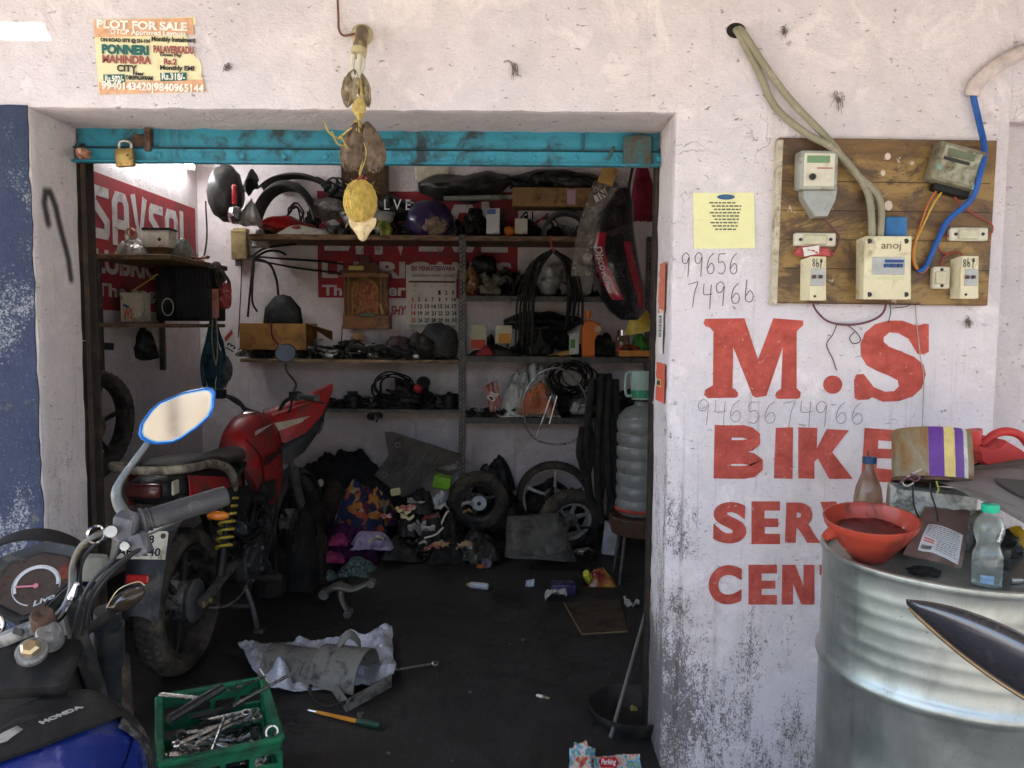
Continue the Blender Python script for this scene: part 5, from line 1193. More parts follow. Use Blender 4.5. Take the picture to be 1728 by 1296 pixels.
mb = MB(); mb.lathe(pr, 28, mm); grip = obj('throttle_grip', mb, gm, bk)
up_ax = (V((0, -.75, .66)) - (q_ - p_).normalized() * V((0, -.75, .66)).dot((q_ - p_).normalized())).normalized()
xd = (q_ - p_).normalized(); yd = up_ax.cross(xd)
MG = MX(((xd.x, yd.x, up_ax.x, 0), (xd.y, yd.y, up_ax.y, 0), (xd.z, yd.z, up_ax.z, 0), (0, 0, 0, 1)))
mb = MB()
for k in range(34):
    c = p_ + xd * (.045 + k * .0024) ; mb.box((0, 0, .0178), (.0013, .006 + .002 * (k % 3), .0012), T(c + up_ax * .002) @ MG)
obj('grip_pattern', mb, mat('grip_raised', (.10, .10, .10), .45), grip, sm=0)
mb = MB(); mb.box((0, 0, 0), (.038, .034, .052), T(P(213, 889, 1.19)) @ RY(14) @ RX(12), .007, 2); sw = obj('switch_housing', mb, mat('switch_grey', (.10, .10, .115), .4, var=.3, dirt=(.3, .29, .27), da=.4, ds=24), bk)
mb = MB(); mb.box((0, 0, 0), (.026, .03, .04), T(P(237, 917, 1.19)) @ RY(-20), .005, 2); obj('brake_perch', mb, mat('switch_grey', 0), bk)
mb = MB(); mb.cyl(P(187, 897, 1.175), P(187, 897, 1.16), .010, 16); obj('start_button', mb, mat('button_white', (.5, .5, .46), .4), sw)
mb = MB(); mb.cyl(P(210, 920, 1.18), P(210, 922, 1.165), .0075, 14); obj('screw', mb, mat('button_white', 0), sw)
mb = MB(); mb.lathe([(.013, 0), (.016, .003), (.017, .001), (.016, -.003)], 20, T(P(162, 902, 1.17)) @ RX(70), close=True); obj('cable_ring', mb, chrome(), bk)
mb = MB(); ptube(mb, [(232, 905, 1.21), (262, 893, 1.23), (310, 873, 1.26), (360, 858, 1.28), (374, 850, 1.29)], [.008, .006, .005, .005, .006], 10); obj('brake_lever', mb, alu(), bk)
# mirror
mb = MB(); ptube(mb, [(222, 886, 1.195), (214, 872, 1.20), (201, 852, 1.20), (196, 832, 1.20), (203, 812, 1.205), (224, 782, 1.215), (254, 742, 1.23)], [.0125, .0115, .0105, .0085, .0065, .006, .006], 12); obj('mirror_stem', mb, mat('stem_grey', (.13, .14, .14), .4, .3, var=.2, dirt=(.3, .3, .28), da=.3, ds=30), bk)
mo = [(237, 730), (240, 715), (256, 692), (270, 680), (310, 663), (347, 656), (356, 657), (361, 664), (359, 688), (353, 702), (331, 722), (304, 740), (290, 746), (264, 748), (250, 744), (240, 738)]
mcx, mcy = 300, 702
def mir(k, dz):
    out = []
    for x, y in mo:
        px, py = mcx + (x - mcx) * k, mcy + (y - mcy) * k
        out.append(P(px, py, 1.24 + (px - mcx) * .00035 - (py - mcy) * .00011 + dz))
    return out
mb = MB(); mb.loft([mir(.30, .040), mir(.75, .032), mir(.97, .014), mir(1.05, .002), mir(1.06, -.004), mir(1.02, -.008), mir(.95, -.006), mir(.94, .0)])
mirror = obj('mirror_shell', mb, mat('mirror_blue', (.012, .14, .50), .35, var=.15, coat=.3), bk, sm=50)
mb = MB(); q1 = mir(.945, -.0035); q2 = mir(.945, -.0010); mb.loft([q2, q1])
mg = mat('mirror_glass', (.80, .80, .80), .03, 1.0, var=.03, vs=4, bump=0); obj('mirror_glass', mb, mg, mirror, sm=20)
mb = MB(); n_ = len(q1); mb.tube([p + V((0, -.001, 0)) for p in mir(.945, -.0045)], .0016, 6, closed=True); obj('inner_rim', mb, mat('rim_pale', (.35, .55, .75), .4), mirror)
# fork legs, cables, indicator
mb = MB(); ptube(mb, [(120, 1020, 1.22), (133, 1075, 1.23), (152, 1130, 1.25), (172, 1200, 1.28), (185, 1260, 1.3)], .017, 14); obj('frame_downtube', mb, mat('frame_black', (.018, .018, .018), .45, dirt=(.08, .07, .06), da=.4), bk)
mb = MB(); c0, c1 = P(182, 1030, 1.36), P(184, 1250, 1.42); mb.cyl(c0, c1, .026, 20); mb.cyl(P(182, 1055, 1.36), P(183, 1120, 1.38), .031, 20); obj('fork_leg', mb, mat('fork_dark', (.03, .036, .042), .35, .4, dirt=(.07, .06, .05), da=.4), bk)
cabm = wire_mat('cable', (.024, .024, .026))
for pts in ([(205, 915, 1.17), (190, 945, 1.16), (160, 975, 1.15), (140, 1010, 1.15), (128, 1050, 1.16), (120, 1100, 1.2)], [(240, 925, 1.18), (200, 950, 1.16), (165, 985, 1.15), (147, 1020, 1.16), (138, 1070, 1.2)], [(185, 905, 1.2), (160, 920, 1.21), (138, 950, 1.2), (136, 990, 1.2), (146, 1030, 1.22)], [(230, 930, 1.19), (190, 965, 1.18), (158, 1010, 1.18), (146, 1060, 1.2)]):
    mb = MB(); ptube(mb, pts, .0038, 8, 7); obj('control_cable', mb, cabm, bk)
mb = MB(); ptube(mb, [(112, 1030, 1.14), (124, 1006, 1.135), (130, 985, 1.13)], [.004, .009, .004], 10); obj('chrome_cap', mb, chrome(), bk)
mb = MB(); ptube(mb, [(130, 1072, 1.27), (160, 1055, 1.28), (190, 1036, 1.28)], .010, 10); obj('indicator_stalk', mb, rubber(), bk)
mb = MB(); mb.ell((0, 0, 0), (.042, .022, .018), 20, 12, M=T(P(212, 1013, 1.30)) @ RY(-28)); ind = obj('turn_signal', mb, mat('smoked_lens', (.045, .03, .02), .12, coat=.5, var=.4), bk)
mb = MB(); mb.tube([P(180, 1025, 1.27), P(200, 995, 1.272), P(232, 982, 1.275), P(244, 988, 1.28)], .0012, 6, sm=4); obj('lens_edge', mb, mat('gold_nut', 0), ind)
mb = MB(); mb.box((0, 0, 0), (.05, .03, .05), T(P(158, 958, 1.25)), .01, 2); obj('cable_box', mb, mat('dusty_box', (.16, .16, .13), .6), bk)
P = _P0
# rest of the machine, mostly below the frame
def wheelset(parent, Mw, Rr, w_, rim, tw, rimmat, tread=72, spokes=5, disc=True, depth=.006, fancy=False):
    """tyre, rim with spokes and hub; local axis y, wheel centre at origin of Mw"""
    ML = Mw @ RX(90)
    r0 = Rr - w_
    n = tread * 4; secn = 18; vs = []; fs = []
    for i in range(n):
        a = 2 * PI * i / n
        for j in range(secn):
            b_ = -PI * .80 + 2 * PI * .80 * j / (secn - 1)
            rr = math.cos(b_); zz = math.sin(b_)
            g = 0
            if abs(b_) < 1.05 and depth:
                ph = (i / 4 + (abs(b_) * 2.2 if not fancy else b_ * 2.6)) % 1.0; ph2 = (i / 4 - b_ * 2.6) % 1.0
                if ph < .26 or (fancy and ph2 < .26): g = depth
                if abs(b_) < .10: g = depth
            k = Rr - w_ * .62 + (w_ * .62 - g) * math.copysign(abs(rr) ** .8, rr)
            vs.append((k * math.cos(a), k * math.sin(a), tw * .5 * math.copysign(abs(zz) ** .85, zz)))
    for i in range(n):
        for j in range(secn - 1):
            a, b_ = i * secn + j, ((i + 1) % n) * secn + j; fs.append((a, b_, b_ + 1, a + 1))
        a, b_ = i * secn + secn - 1, ((i + 1) % n) * secn + secn - 1; fs.append((a, b_, b_ - secn + 1, a - secn + 1))
    mb = MB(); mb.add(vs, fs, ML); ty = obj('tyre', mb, mat('dusty_tyre', (.030, .027, .024), .85, var=.3, vs=25, dirt=(.105, .085, .062), da=.6, ds=9, bump=.3), parent, sm=30)
    rr = rim; mb = MB()
    mb.lathe([(rr + .012, tw * .36), (rr + .008, tw * .40), (rr, tw * .36), (rr - .014, tw * .30), (rr - .016, 0), (rr - .014, -tw * .30), (rr, -tw * .36), (rr + .008, -tw * .40), (rr + .012, -tw * .36), (rr - .006, -tw * .2), (rr - .006, tw * .2)], 64, ML, close=True)
    rm = obj('rim', mb, rimmat, parent)
    for k in range(spokes):
        a = 2 * PI * k / spokes + .2; mb = MB(); M2 = ML @ MX.Rotation(a, 4, 'Z')
        mb.box((rr * .55, 0, 0), (rr * .85, .022, tw * .22), M2 @ RZ(5), .006, 2); mb.box((rr * .55, .02, 0), (rr * .85, .012, tw * .18), M2 @ RZ(-4), .004); obj('spoke', mb, rimmat, rm)
    mb = MB(); mb.lathe([(0, tw * .48), (.02, tw * .48), (.024, tw * .42), (rr * .34, tw * .36), (rr * .36, tw * .2), (rr * .36, -tw * .36), (.03, -tw * .5), (0, -tw * .5)], 36, ML); obj('hub', mb, alu(), rm)
    return ty
Mb = T(-.62, CAM.y + .35, 0) @ RZ(math.degrees(math.atan2(ax.y, ax.x)))       # bike frame: local x forward
MW_ = T(-1.05, CAM.y + 1.97, .285) @ RZ(118)
wheelset(bk, MW_, .285, .06, .215, .085, mat('black_rim', (.02, .02, .02), .4, .4), 60, 5)
MR_ = T(-.60, CAM.y + .62, .285) @ RZ(math.degrees(math.atan2(ax.y, ax.x)))
wheelset(bk, MR_, .285, .06, .215, .095, mat('black_rim', 0), 60, 5)
mb = MB(); mb.box((0, 0, 0), (.34, .20, .30), T(-.71, CAM.y + 1.15, .42) @ RZ(math.degrees(math.atan2(ax.y, ax.x))), .05, 3); obj('engine_block', mb, alu(), bk)
s0 = A - ax * .02 + V((0, 0, -.02)); mb = MB(); mb.loft([[s0 - ax * q + sd * (.11 * k * math.cos(a)) + upv * (.05 * math.sin(a) + .02 * (q > .4)) for a in [2 * PI * j / 20 for j in range(20)]] for q, k in ((0, .75), (.06, .95), (.25, 1.1), (.45, 1.15), (.6, .9), (.68, .5))]); obj('seat', mb, black(), bk, sm=60)
# ================================================================== RED MOTORCYCLE INSIDE THE BAY
rb = thing('red_motorcycle', 'dusty red motorcycle with a muddy rear wheel parked inside the workshop', 'motorcycle', V((-1.375, .70, 0)))
MBK = T(-1.375, .70, 0) @ RZ(88)
def L_(x, y, z): return MBK @ V((x, y, z))
redp = mat('dusty_red_paint', (.36, .010, .010), .42, var=.25, vs=6, dirt=(.10, .045, .038), da=.6, ds=7, bump=.06, coat=.15)
def lm(): return MB(MBK)
frameb = mat('frame_black', 0) if 'frame_black' in _mc else black()
wheelset(rb, MBK @ T(0, 0, .30), .30, .062, .222, .115, mat('black_alloy', (.03, .028, .026), .5, .4, dirt=(.09, .075, .06), da=.5), 54, 6, True, .007, True)
mb = lm(); mb.lathe([(.035, 0), (.085, .004), (.09, .018), (.07, .03), (0, .032)], 36, T(0, -.045, .30) @ RX(90)); obj('brake_drum', mb, mat('brake_grey', (.14, .145, .15), .45, .6, dirt=(.05, .045, .04), da=.5), rb)
mb = lm(); mb.tube([(-.03, -.10, .30), (.05, -.10, .31), (.22, -.095, .335), (.42, -.085, .36)], [.022, .020, .021, .024], 12, sm=4, flat=.7); mb.tube([(-.03, .10, .30), (.22, .095, .335), (.42, .085, .36)], [.022, .021, .024], 12, sm=4); mb.tube([(.42, -.09, .36), (.42, .09, .36)], .024, 12); obj('swing_arm', mb, mat('arm_grey', (.15, .15, .145), .5, .5, dirt=(.06, .05, .04), da=.5, ds=14), rb)
mb = lm(); mb.cyl((0, -.10, .30), (0, -.135, .30), .013, 6); mb.box((-.035, -.118, .30), (.04, .012, .026), None, .003); obj('axle_nut', mb, mat('rusty_yellow', (.28, .22, .10), .5, .6, dirt=(.1, .07, .04), da=.5), rb)
# shock
mb = lm(); a, b_ = V((.10, -.125, .37)), V((.24, -.125, .72)); mb.cyl(a, b_, .014, 12); mb.cyl(a, a + (b_ - a) * .3, .022, 14); mb.cyl(b_ - (b_ - a) * .08, b_, .026, 14); sk = obj('shock_absorber', mb, black(), rb)
mb = lm(); ax_ = (b_ - a); u1 = ax_.normalized().orthogonal().normalized(); v1 = ax_.normalized().cross(u1)
mb.tube([a + ax_ * (.30 + .60 * i / 100) + (u1 * math.cos(i * .42) + v1 * math.sin(i * .42)) * .031 for i in range(101)], .0065, 8); obj('coil_spring', mb, mat('spring_yellow', (.50, .36, .05), .45, dirt=(.15, .11, .05), da=.4), sk)
# rear mudguard with plate
mg_pts = spline([(.10, 0, .70), (-.08, 0, .74), (-.22, 0, .68), (-.31, 0, .54), (-.36, 0, .37)], 6)
def mgs(u, v):
    i = u * (len(mg_pts) - 1); k = min(int(i), len(mg_pts) - 2); p = mg_pts[k].lerp(mg_pts[k + 1], i - k); a = (v - .5) * 2; w_ = .095 - .028 * u; return (p.x + .03 * a * a * u, a * w_, p.z - .045 * abs(a) ** 2.2)
mb = lm(); mb.sheet(mgs, 24, 14, .004); fend = obj('rear_mudguard', mb, mat('mudguard_black', (.030, .032, .038), .5, var=.2, dirt=(.11, .10, .09), da=.4, ds=10), rb, sm=50)
Mp = MBK @ T(-.315, 0, .625) @ RZ(-90) @ RX(-18)
mb = MB(Mp @ FRONT); mb.prism([(-.105, -.052), (.105, -.052), (.105, .045), (.098, .052), (-.098, .052), (-.105, .045)], .003); plate = obj('number_plate', mb, mat('plate_white', (.62, .60, .50), .5, var=.1, dirt=(.25, .22, .15), da=.4, ds=16), rb, sm=0)
mb = MB(Mp @ FRONT @ T(0, 0, .0032)); tx = text_mb('AB 3240', .05, .0012, .0008); mb.merge(tx, fit(tx, -.078, .085, -.040, -.010)); tx = text_mb('TN 18', .05, .0012, .0008); mb.merge(tx, fit(tx, -.06, .055, .006, .036)); obj('registration', mb, mat('plate_ink', (.012, .012, .02), .5), plate, sm=0)
mb = MB(Mp @ FRONT); mb.lathe([(.010, .003), (.010, .005), (0, .007)], 14, T(.088, .034, 0)); obj('plate_bolt', mb, rust(), plate)
mb = lm(); mb.box((0, 0, 0), (.012, .085, .032), T(-.345, -.005, .505) @ RY(12), .004); obj('rear_reflector', mb, mat('reflector_red', (.42, .02, .015), .25, coat=.4, dirt=(.15, .03, .02), da=.3), fend)
# tail cowl, seat, grab rail
def sec(x, w_, z0, z1, e=.75, n=22):
    out = []
    for j in range(n):
        a = 2 * PI * j / n; s_, c_ = math.sin(a), math.cos(a); out.append(V((x, w_ * math.copysign(abs(c_) ** e, c_), (z0 + z1) / 2 + (z1 - z0) / 2 * math.copysign(abs(s_) ** e, s_))))
    return out
mb = lm(); mb.loft([sec(-.27, .05, .80, .85), sec(-.24, .085, .76, .865), sec(-.10, .115, .735, .875), (sec(.10, .125, .70, .865)), sec(.30, .125, .64, .84), sec(.42, .10, .60, .82)]); cowl = obj('tail_cowl', mb, black(), rb, sm=60)
for s_ in (-1, 1):
    mb = lm(); mb.sheet(lambda u, v: (-.16 + .52 * u, s_ * (.118 + .012 * math.sin(PI * u) + .006 * math.sin(PI * v)), .735 - .07 * u + (.125 - .045 * u) * v), 16, 6, .006); obj('tail_panel', mb, redp, rb, sm=60)
mb = lm(); mb.box((-.265, 0, .82), (.05, .13, .055), None, .015, 3); obj('tail_lamp', mb, mat('tail_dark', (.06, .012, .012), .2, coat=.5), cowl)
mb = lm(); mb.box((-.225, -.098, .825), (.05, .01, .055), RZ(0), .004); obj('pale_sticker', mb, mat('sticker_pale', (.42, .40, .30), .6, dirt=(.2, .15, .1), da=.4), cowl)
mb = lm(); mb.box((.02, -.128, .775), (.06, .01, .03), None, .004); obj('side_badge', mb, black(), cowl)
mb = lm(); mb.loft([sec(-.16, .07, .865, .90), sec(-.10, .11, .855, .915), sec(.12, .125, .85, .90), sec(.22, .125, .825, .87), sec(.45, .11, .80, .85), sec(.55, .07, .80, .86)]); obj('seat', mb, mat('seat_vinyl', (.022, .021, .02), .5, var=.3, dirt=(.09, .08, .06), da=.4, ds=11, bump=.3, bs=200), rb, sm=60)
mb = lm(); mb.tube([(-.02, .15, .86), (-.20, .15, .90), (-.30, .08, .905), (-.31, -.08, .905), (-.22, -.16, .90), (-.05, -.165, .885), (.10, -.165, .84), (.20, -.155, .77), (.23, -.14, .72)], .019, 12, sm=5, flat=.75); obj('grab_rail', mb, mat('rail_dusty', (.12, .10, .08), .6, .3, var=.3, dirt=(.34, .30, .22), da=.55, ds=18, bump=.3), rb)
mb = lm(); mb.tube([(-.10, -.12, .74), (-.13, -.17, .71)], .008, 8); obj('indicator_stalk', mb, rubber(), rb)
mb = lm(); mb.ell((-.115, -.215, .69), (.02, .045, .019), 18, 10); obj('turn_signal', mb, mat('amber_lens', (.60, .17, .02), .2, coat=.5, var=.2), rb)
# tank: saddle-shaped sections
def saddle(x, w_, zt, zs, zb_, n=20):
    o, i_ = [], []
    for j in range(n + 1):
        a = PI * j / n; y = w_ * math.copysign(abs(math.cos(a)) ** .7, math.cos(a)); z = zb_ + (zt - zb_) * abs(math.sin(a)) ** .62 if 0 < j < n else zb_
        o.append(V((x, y, z))); i_.append(V((x, y * .62, zs if abs(y) < w_ * .8 else zb_ + .01)))
    return o + i_[::-1]
mb = lm(); mb.loft([saddle(.56, .050, .865, .80, .77), saddle(.60, .092, .925, .80, .68), saddle(.66, .118, .965, .80, .57), saddle(.74, .132, .995, .80, .53), saddle(.84, .138, .995, .80, .58), saddle(.93, .125, .955, .80, .68), saddle(.98, .075, .90, .82, .76)]); tk = obj('fuel_tank', mb, redp, rb, sm=50)
mb = lm(); mb.lathe([(.036, 0), (.038, .006), (.03, .011), (0, .012)], 24, T(.78, 0, .994) @ RY(-2)); obj('filler_cap', mb, chrome(), tk)
mb = lm(); mb.sheet(lambda u, v: (.61 + .16 * u, -.098 - .030 * u, .905 + .04 * u + .022 * v * (1 - u)), 10, 2, .004); obj('tank_stripe', mb, mat('stripe_pale', (.5, .38, .34), .5), tk)
# frame, engine
mb = lm()
for s_ in (-1, 1):
    mb.tube([(-.18, .09 * s_, .77), (.25, .10 * s_, .70), (.48, .10 * s_, .50), (.46, .09 * s_, .30)], .014, 10, sm=5); mb.tube([(.25, .10 * s_, .70), (.6, .05 * s_, .78), (1.0, 0, .86)], .015, 10, sm=4); mb.tube([(.98, 0, .78), (.86, .05 * s_, .45), (.78, .07 * s_, .22), (.5, .08 * s_, .20)], .015, 10, sm=4)
obj('frame', mb, frameb, rb)
eng = mat('engine_grey', (.075, .078, .082), .42, .45, var=.25, dirt=(.035, .03, .027), da=.5, ds=12, bump=.15)
mb = lm(); mb.box((.60, 0, .33), (.36, .20, .22), None, .05, 3); en = obj('engine', mb, eng, rb)
mb = lm(); q = [(.115 * math.copysign(abs(math.cos(a)) ** .6, math.cos(a)) * (1 + .1 * math.sin(a)), .105 * math.copysign(abs(math.sin(a)) ** .6, math.sin(a))) for a in [2 * PI * k / 36 for k in range(36)]]
mb.prism(q, .05, T(.46, -.095, .325) @ RX(90), .09); mb.lathe([(.055, .04), (.055, .06), (.045, .066), (.04, .06), (.02, .058), (.018, .052), (0, .05)], 30, T(.45, -.095, .33) @ RX(90)); cc = obj('crankcase_cover', mb, eng, en)
for a in range(5):
    an = a * 2 * PI / 5 + .5; mb = lm(); mb.cyl((.46 + .095 * math.cos(an), -.142, .325 + .085 * math.sin(an)), (.46 + .095 * math.cos(an), -.155, .325 + .085 * math.sin(an)), .010, 6); obj('bolt', mb, steel(), cc)
mb = lm()
for k in range(8): mb.box((0, 0, .02 + k * .019), (.17 - .004 * k, .17, .006), T(.70, 0, .43) @ RY(24), .002)
mb.cyl((.70, 0, .42), (.77, 0, .58), .055, 20); obj('cylinder_fins', mb, mat('fin_black', (.03, .03, .03), .5, .4, dirt=(.08, .07, .06), da=.4), en)
mb = lm(); mb.box((.50, -.02, .55), (.16, .16, .12), None, .03, 2); obj('air_box', mb, black(), rb)
mb = lm(); mb.cyl((.58, -.10, .60), (.58, -.16, .60), .03, 16); mb.tube([(.55, -.11, .58), (.46, -.13, .52), (.40, -.12, .42), (.42, -.13, .36)], .012, 8, sm=4); mb.tube([(.60, -.12, .52), (.50, -.14, .46), (.36, -.13, .46)], .008, 8, sm=4); obj('hose', mb, rubber(), rb)
mb = lm(); mb.box((.36, -.13, .66), (.02, .012, .13), RY(-8), .004); obj('blue_tag', mb, mat('blue_tag', (.10, .16, .34), .5, dirt=(.5, .5, .5), da=.4, ds=40), rb)
mb = lm()
for s_ in (-1, 1): mb.tube([(.44, .09 * s_, .24), (.42, .14 * s_, .12), (.40, .17 * s_, .02)], .013, 10, sm=3)
mb.tube([(.42, -.14, .12), (.42, .14, .12)], .012, 10); mb.box((.40, -.18, .012), (.05, .05, .02), None, .006); obj('centre_stand', mb, mat('stand_grey', (.11, .11, .105), .55, .5, dirt=(.05, .045, .04), da=.5), rb)
mb = lm(); mb.tube([(.40, -.13, .28), (.38, -.20, .27), (.38, -.28, .275)], .012, 10, sm=3); mb.cyl((.38, -.21, .27), (.38, -.30, .275), .018, 12); obj('foot_peg', mb, rubber(), rb)
mb = lm(); mb.tube([(.40, -.14, .27), (.25, -.16, .24), (.10, -.15, .24), (.0, -.12, .27)], .004, 6, sm=4); obj('brake_rod', mb, steel(), rb)
# steering assembly turned to the right
MST = MBK @ T(1.0, 0, .9) @ RZ(-9) @ T(-1.0, 0, -.9)
def sm_(): return MB(MST)
wheelset(rb, MST @ T(1.29, 0, .295), .295, .052, .23, .09, mat('black_alloy', 0), 54, 6, True, .005)
mb = sm_()
for s_ in (-1, 1):
    mb.cyl((1.29, .095 * s_, .28), (1.16, .095 * s_, .58), .026, 16); mb.cyl((1.16, .095 * s_, .58), (1.01, .095 * s_, .93), .016, 14); mb.cyl((1.17, .095 * s_, .56), (1.13, .095 * s_, .66), .031, 16)
mb.box((1.06, 0, .80), (.06, .24, .03), RY(0), .01); mb.box((1.0, 0, .925), (.07, .24, .025), None, .01); obj('front_fork', mb, mat('fork_grey', (.15, .15, .15), .4, .6, dirt=(.06, .05, .045), da=.4), rb)
mb = sm_(); mb.sheet(lambda u, v: (1.29 - .325 * math.cos(R(40 + 120 * u)), (v - .5) * .12, .295 + .325 * math.sin(R(40 + 120 * u)) - .03 * (abs(v - .5) * 2) ** 2), 20, 8, .004); obj('front_mudguard', mb, mat('mudguard_black', 0), rb, sm=50)
mb = sm_(); mb.tube([(1.0, 0, .95), (.99, -.08, .96), (.97, -.14, 1.04), (.93, -.24, 1.075), (.86, -.36, 1.075)], .011, 12, sm=5); mb.tube([(1.0, 0, .95), (.99, .08, .96), (.97, .14, 1.04), (.93, .24, 1.075), (.86, .36, 1.075)], .011, 12, sm=5); hb = obj('handlebar', mb, frameb, rb)
for s_ in (-1, 1):
    mb = sm_(); a, b_ = V((.925, .25 * s_, 1.076)), V((.86, .375 * s_, 1.076)); mm = axis_to(a, b_); Lg = (b_ - a).length
    mb.lathe([(.02, 0), (.022, .004)] + [(.0165 + .0012 * (k % 2), .008 + k * (Lg - .016) / 17) for k in range(18)] + [(.021, Lg - .004), (.018, Lg), (0, Lg)], 18, mm); obj('grip', mb, gm, hb)
    mb = sm_(); mb.tube([(.955, .20 * s_, 1.07), (.965, .27 * s_, 1.055), (.925, .37 * s_, 1.045), (.92, .385 * s_, 1.045)], [.008, .006, .005, .007], 8, sm=4); obj('lever', mb, mat('lever_black', (.03, .03, .03), .4, .4), hb)
    mb = sm_(); mb.box((.935, .215 * s_, 1.075), (.05, .05, .05), RZ(0), .008, 2); obj('switchgear', mb, black(), hb)
mb = sm_(); mb.tube([(.945, -.20, 1.09), (.95, -.215, 1.14), (.96, -.16, 1.20), (.965, -.15, 1.245)], .0055, 8, sm=5); obj('mirror_stem', mb, black(), hb)
Mm = T(MST @ V((.965, -.15, 1.30))) @ RX(16) @ RZ(20)
mb = MB(Mm); mb.lathe([(.001, .028), (.03, .024), (.052, .010), (.056, 0), (.054, -.004), (.050, -.002)], 30, RX(90) @ SC(1, .92, -1) @ RZ(0)); mr = obj('mirror_shell', mb, black(), rb, sm=60)
mb = MB(Mm); mb.lathe([(0, .0025), (.051, .0025), (.051, .0005), (0, .0005)], 30, RX(90) @ SC(1, .92, 1)); obj('mirror_glass', mb, mat('mirror_glass', 0), mr, sm=20)
mb = sm_(); mb.tube([(.95, -.19, 1.06), (.99, -.16, 1.0), (1.04, -.10, .93), (1.02, -.05, .86), (.92, -.04, .80)], .006, 8, sm=5); mb.tube([(.95, .19, 1.06), (1.0, .12, 1.0), (1.05, .02, .95), (1.0, -.06, .9), (.9, -.02, .82)], .006, 8, sm=5); obj('control_cable', mb, cabm, rb)
# headlamp fairing: black under-shell, red nose, pale stripe
def fs(x, w_, zt, zb_, n=14): return [V((x, w_ * math.cos(PI * j / n), zb_ + (zt - zb_) * math.sin(PI * j / n) ** .8)) for j in range(n + 1)]
MFR = MBK @ T(1.0, 0, .9) @ RZ(-64) @ T(-1.0, 0, -.9)
def sf_(): return MB(MFR)
secs_ = [fs(1.00, .10, .99, .83), fs(1.10, .11, 1.02, .82), fs(1.20, .09, 1.06, .86), fs(1.30, .05, 1.10, .95), fs(1.37, .012, 1.125, 1.08)]
mb = sf_(); mb.loft(secs_, cap=True); fr_ = obj('headlamp_fairing', mb, redp, rb, sm=50)
mb = sf_(); mb.loft([fs(1.01, .085, .86, .72), fs(1.10, .10, .87, .70), fs(1.20, .08, .90, .76), fs(1.29, .045, .97, .87), fs(1.34, .012, 1.05, 1.0)]); obj('under_cowl', mb, black(), fr_, sm=50)
for s_ in (-1,):
    mb = sf_(); mb.sheet(lambda u, v: (1.02 + .25 * u, s_ * (.112 - .055 * u ** 2), .875 + .075 * u + .05 * v * (1 - u * .8)), 14, 3, .003); obj('pale_stripe', mb, mat('stripe_cream', (.46, .38, .27), .5, dirt=(.2, .15, .1), da=.3), fr_)
    mb = sf_(); mb.sheet(lambda u, v: (1.03 + .27 * u, s_ * (.104 - .068 * u ** 2), .965 + .085 * u + .016 * v * (1 - u)), 14, 2, .003); obj('pink_stripe', mb, mat('stripe_pink', (.42, .12, .11), .5), fr_)

# grimy side panels, wiring and engine fittings
mb = lm(); mb.sheet(lambda u, v: (.12 + .34 * u, -.135 - .012 * math.sin(PI * u), .69 - .05 * u + (.13 - .02 * u) * (v - .5) * (1 - .5 * (2 * u - 1) ** 4)), 12, 6, .006); obj('side_cover', mb, black(), rb, sm=50)
mb = lm(); mb.sheet(lambda u, v: (.60 + .24 * u, -.128 - .014 * math.sin(PI * min(1, u * 1.1)), .55 + .03 * u + .12 * v * (1 - .4 * u)), 12, 5, .006); obj('tank_side_panel', mb, mat('panel_soot', (.02, .018, .017), .5, dirt=(.09, .08, .07), da=.5), rb, sm=50)
for k, (x, y, z, s_) in enumerate(((.40, -.10, .50, .07), (.56, -.13, .45, .06), (.66, -.10, .26, .07), (.34, -.10, .40, .06), (.78, -.06, .40, .08))):
    g = g_mech(900 + k, 7); mb = MB(MBK @ T(x, y, z - s_ * .5) @ RZ(-90) @ SC(s_, s_, s_ * 1.3)); mb.merge(g); obj('engine_fitting', mb, grease() if k % 2 else eng, rb)
for k, pts in enumerate((((.30, -.13, .60), (.42, -.15, .50), (.55, -.13, .55), (.70, -.11, .50)), ((.20, -.14, .55), (.33, -.16, .45), (.44, -.15, .42)), ((.60, -.12, .60), (.66, -.16, .45), (.62, -.14, .30)), ((.86, -.10, .66), (.80, -.13, .50), (.84, -.09, .36)))):
    mb = lm(); mb.tube(list(pts), .007, 8, sm=6); obj('hose', mb, rubber(), rb)

mb = lm(); mb.tube([tuple(MBK.inverted() @ p) for p in [L_(.455 + .02 * i, -.155 + .0, .60 + .0 * i) for i in range(2)]], .004, 6); obj('hose', mb, rubber(), rb)
mb = lm(); mb.sheet(lambda u, v: (.66 + .22 * u, -.136 + .012 * abs(u - .5) - .004 * v, .745 + .035 * u + .05 * v * (1 - .6 * u)), 12, 3, .003); obj('tank_decal', mb, mat('decal_black', (.02, .018, .02), .4, dirt=(.25, .05, .04), da=.35, ds=30), tk)
mb = lm(); mb.tube([(.585, -.06, .89), (.635, -.112, .80), (.655, -.120, .68), (.665, -.121, .58)], .004, 6, sm=5); obj('panel_seam', mb, mat('seam_dark', (.03, .008, .008), .7), tk)
mb = lm(); mb.sheet(lambda u, v: (.485 + .04 * math.sin(PI * v), -.075 + .15 * u, .60 + .20 * v), 8, 8, .01); obj('knee_recess', mb, black(), rb, sm=50)
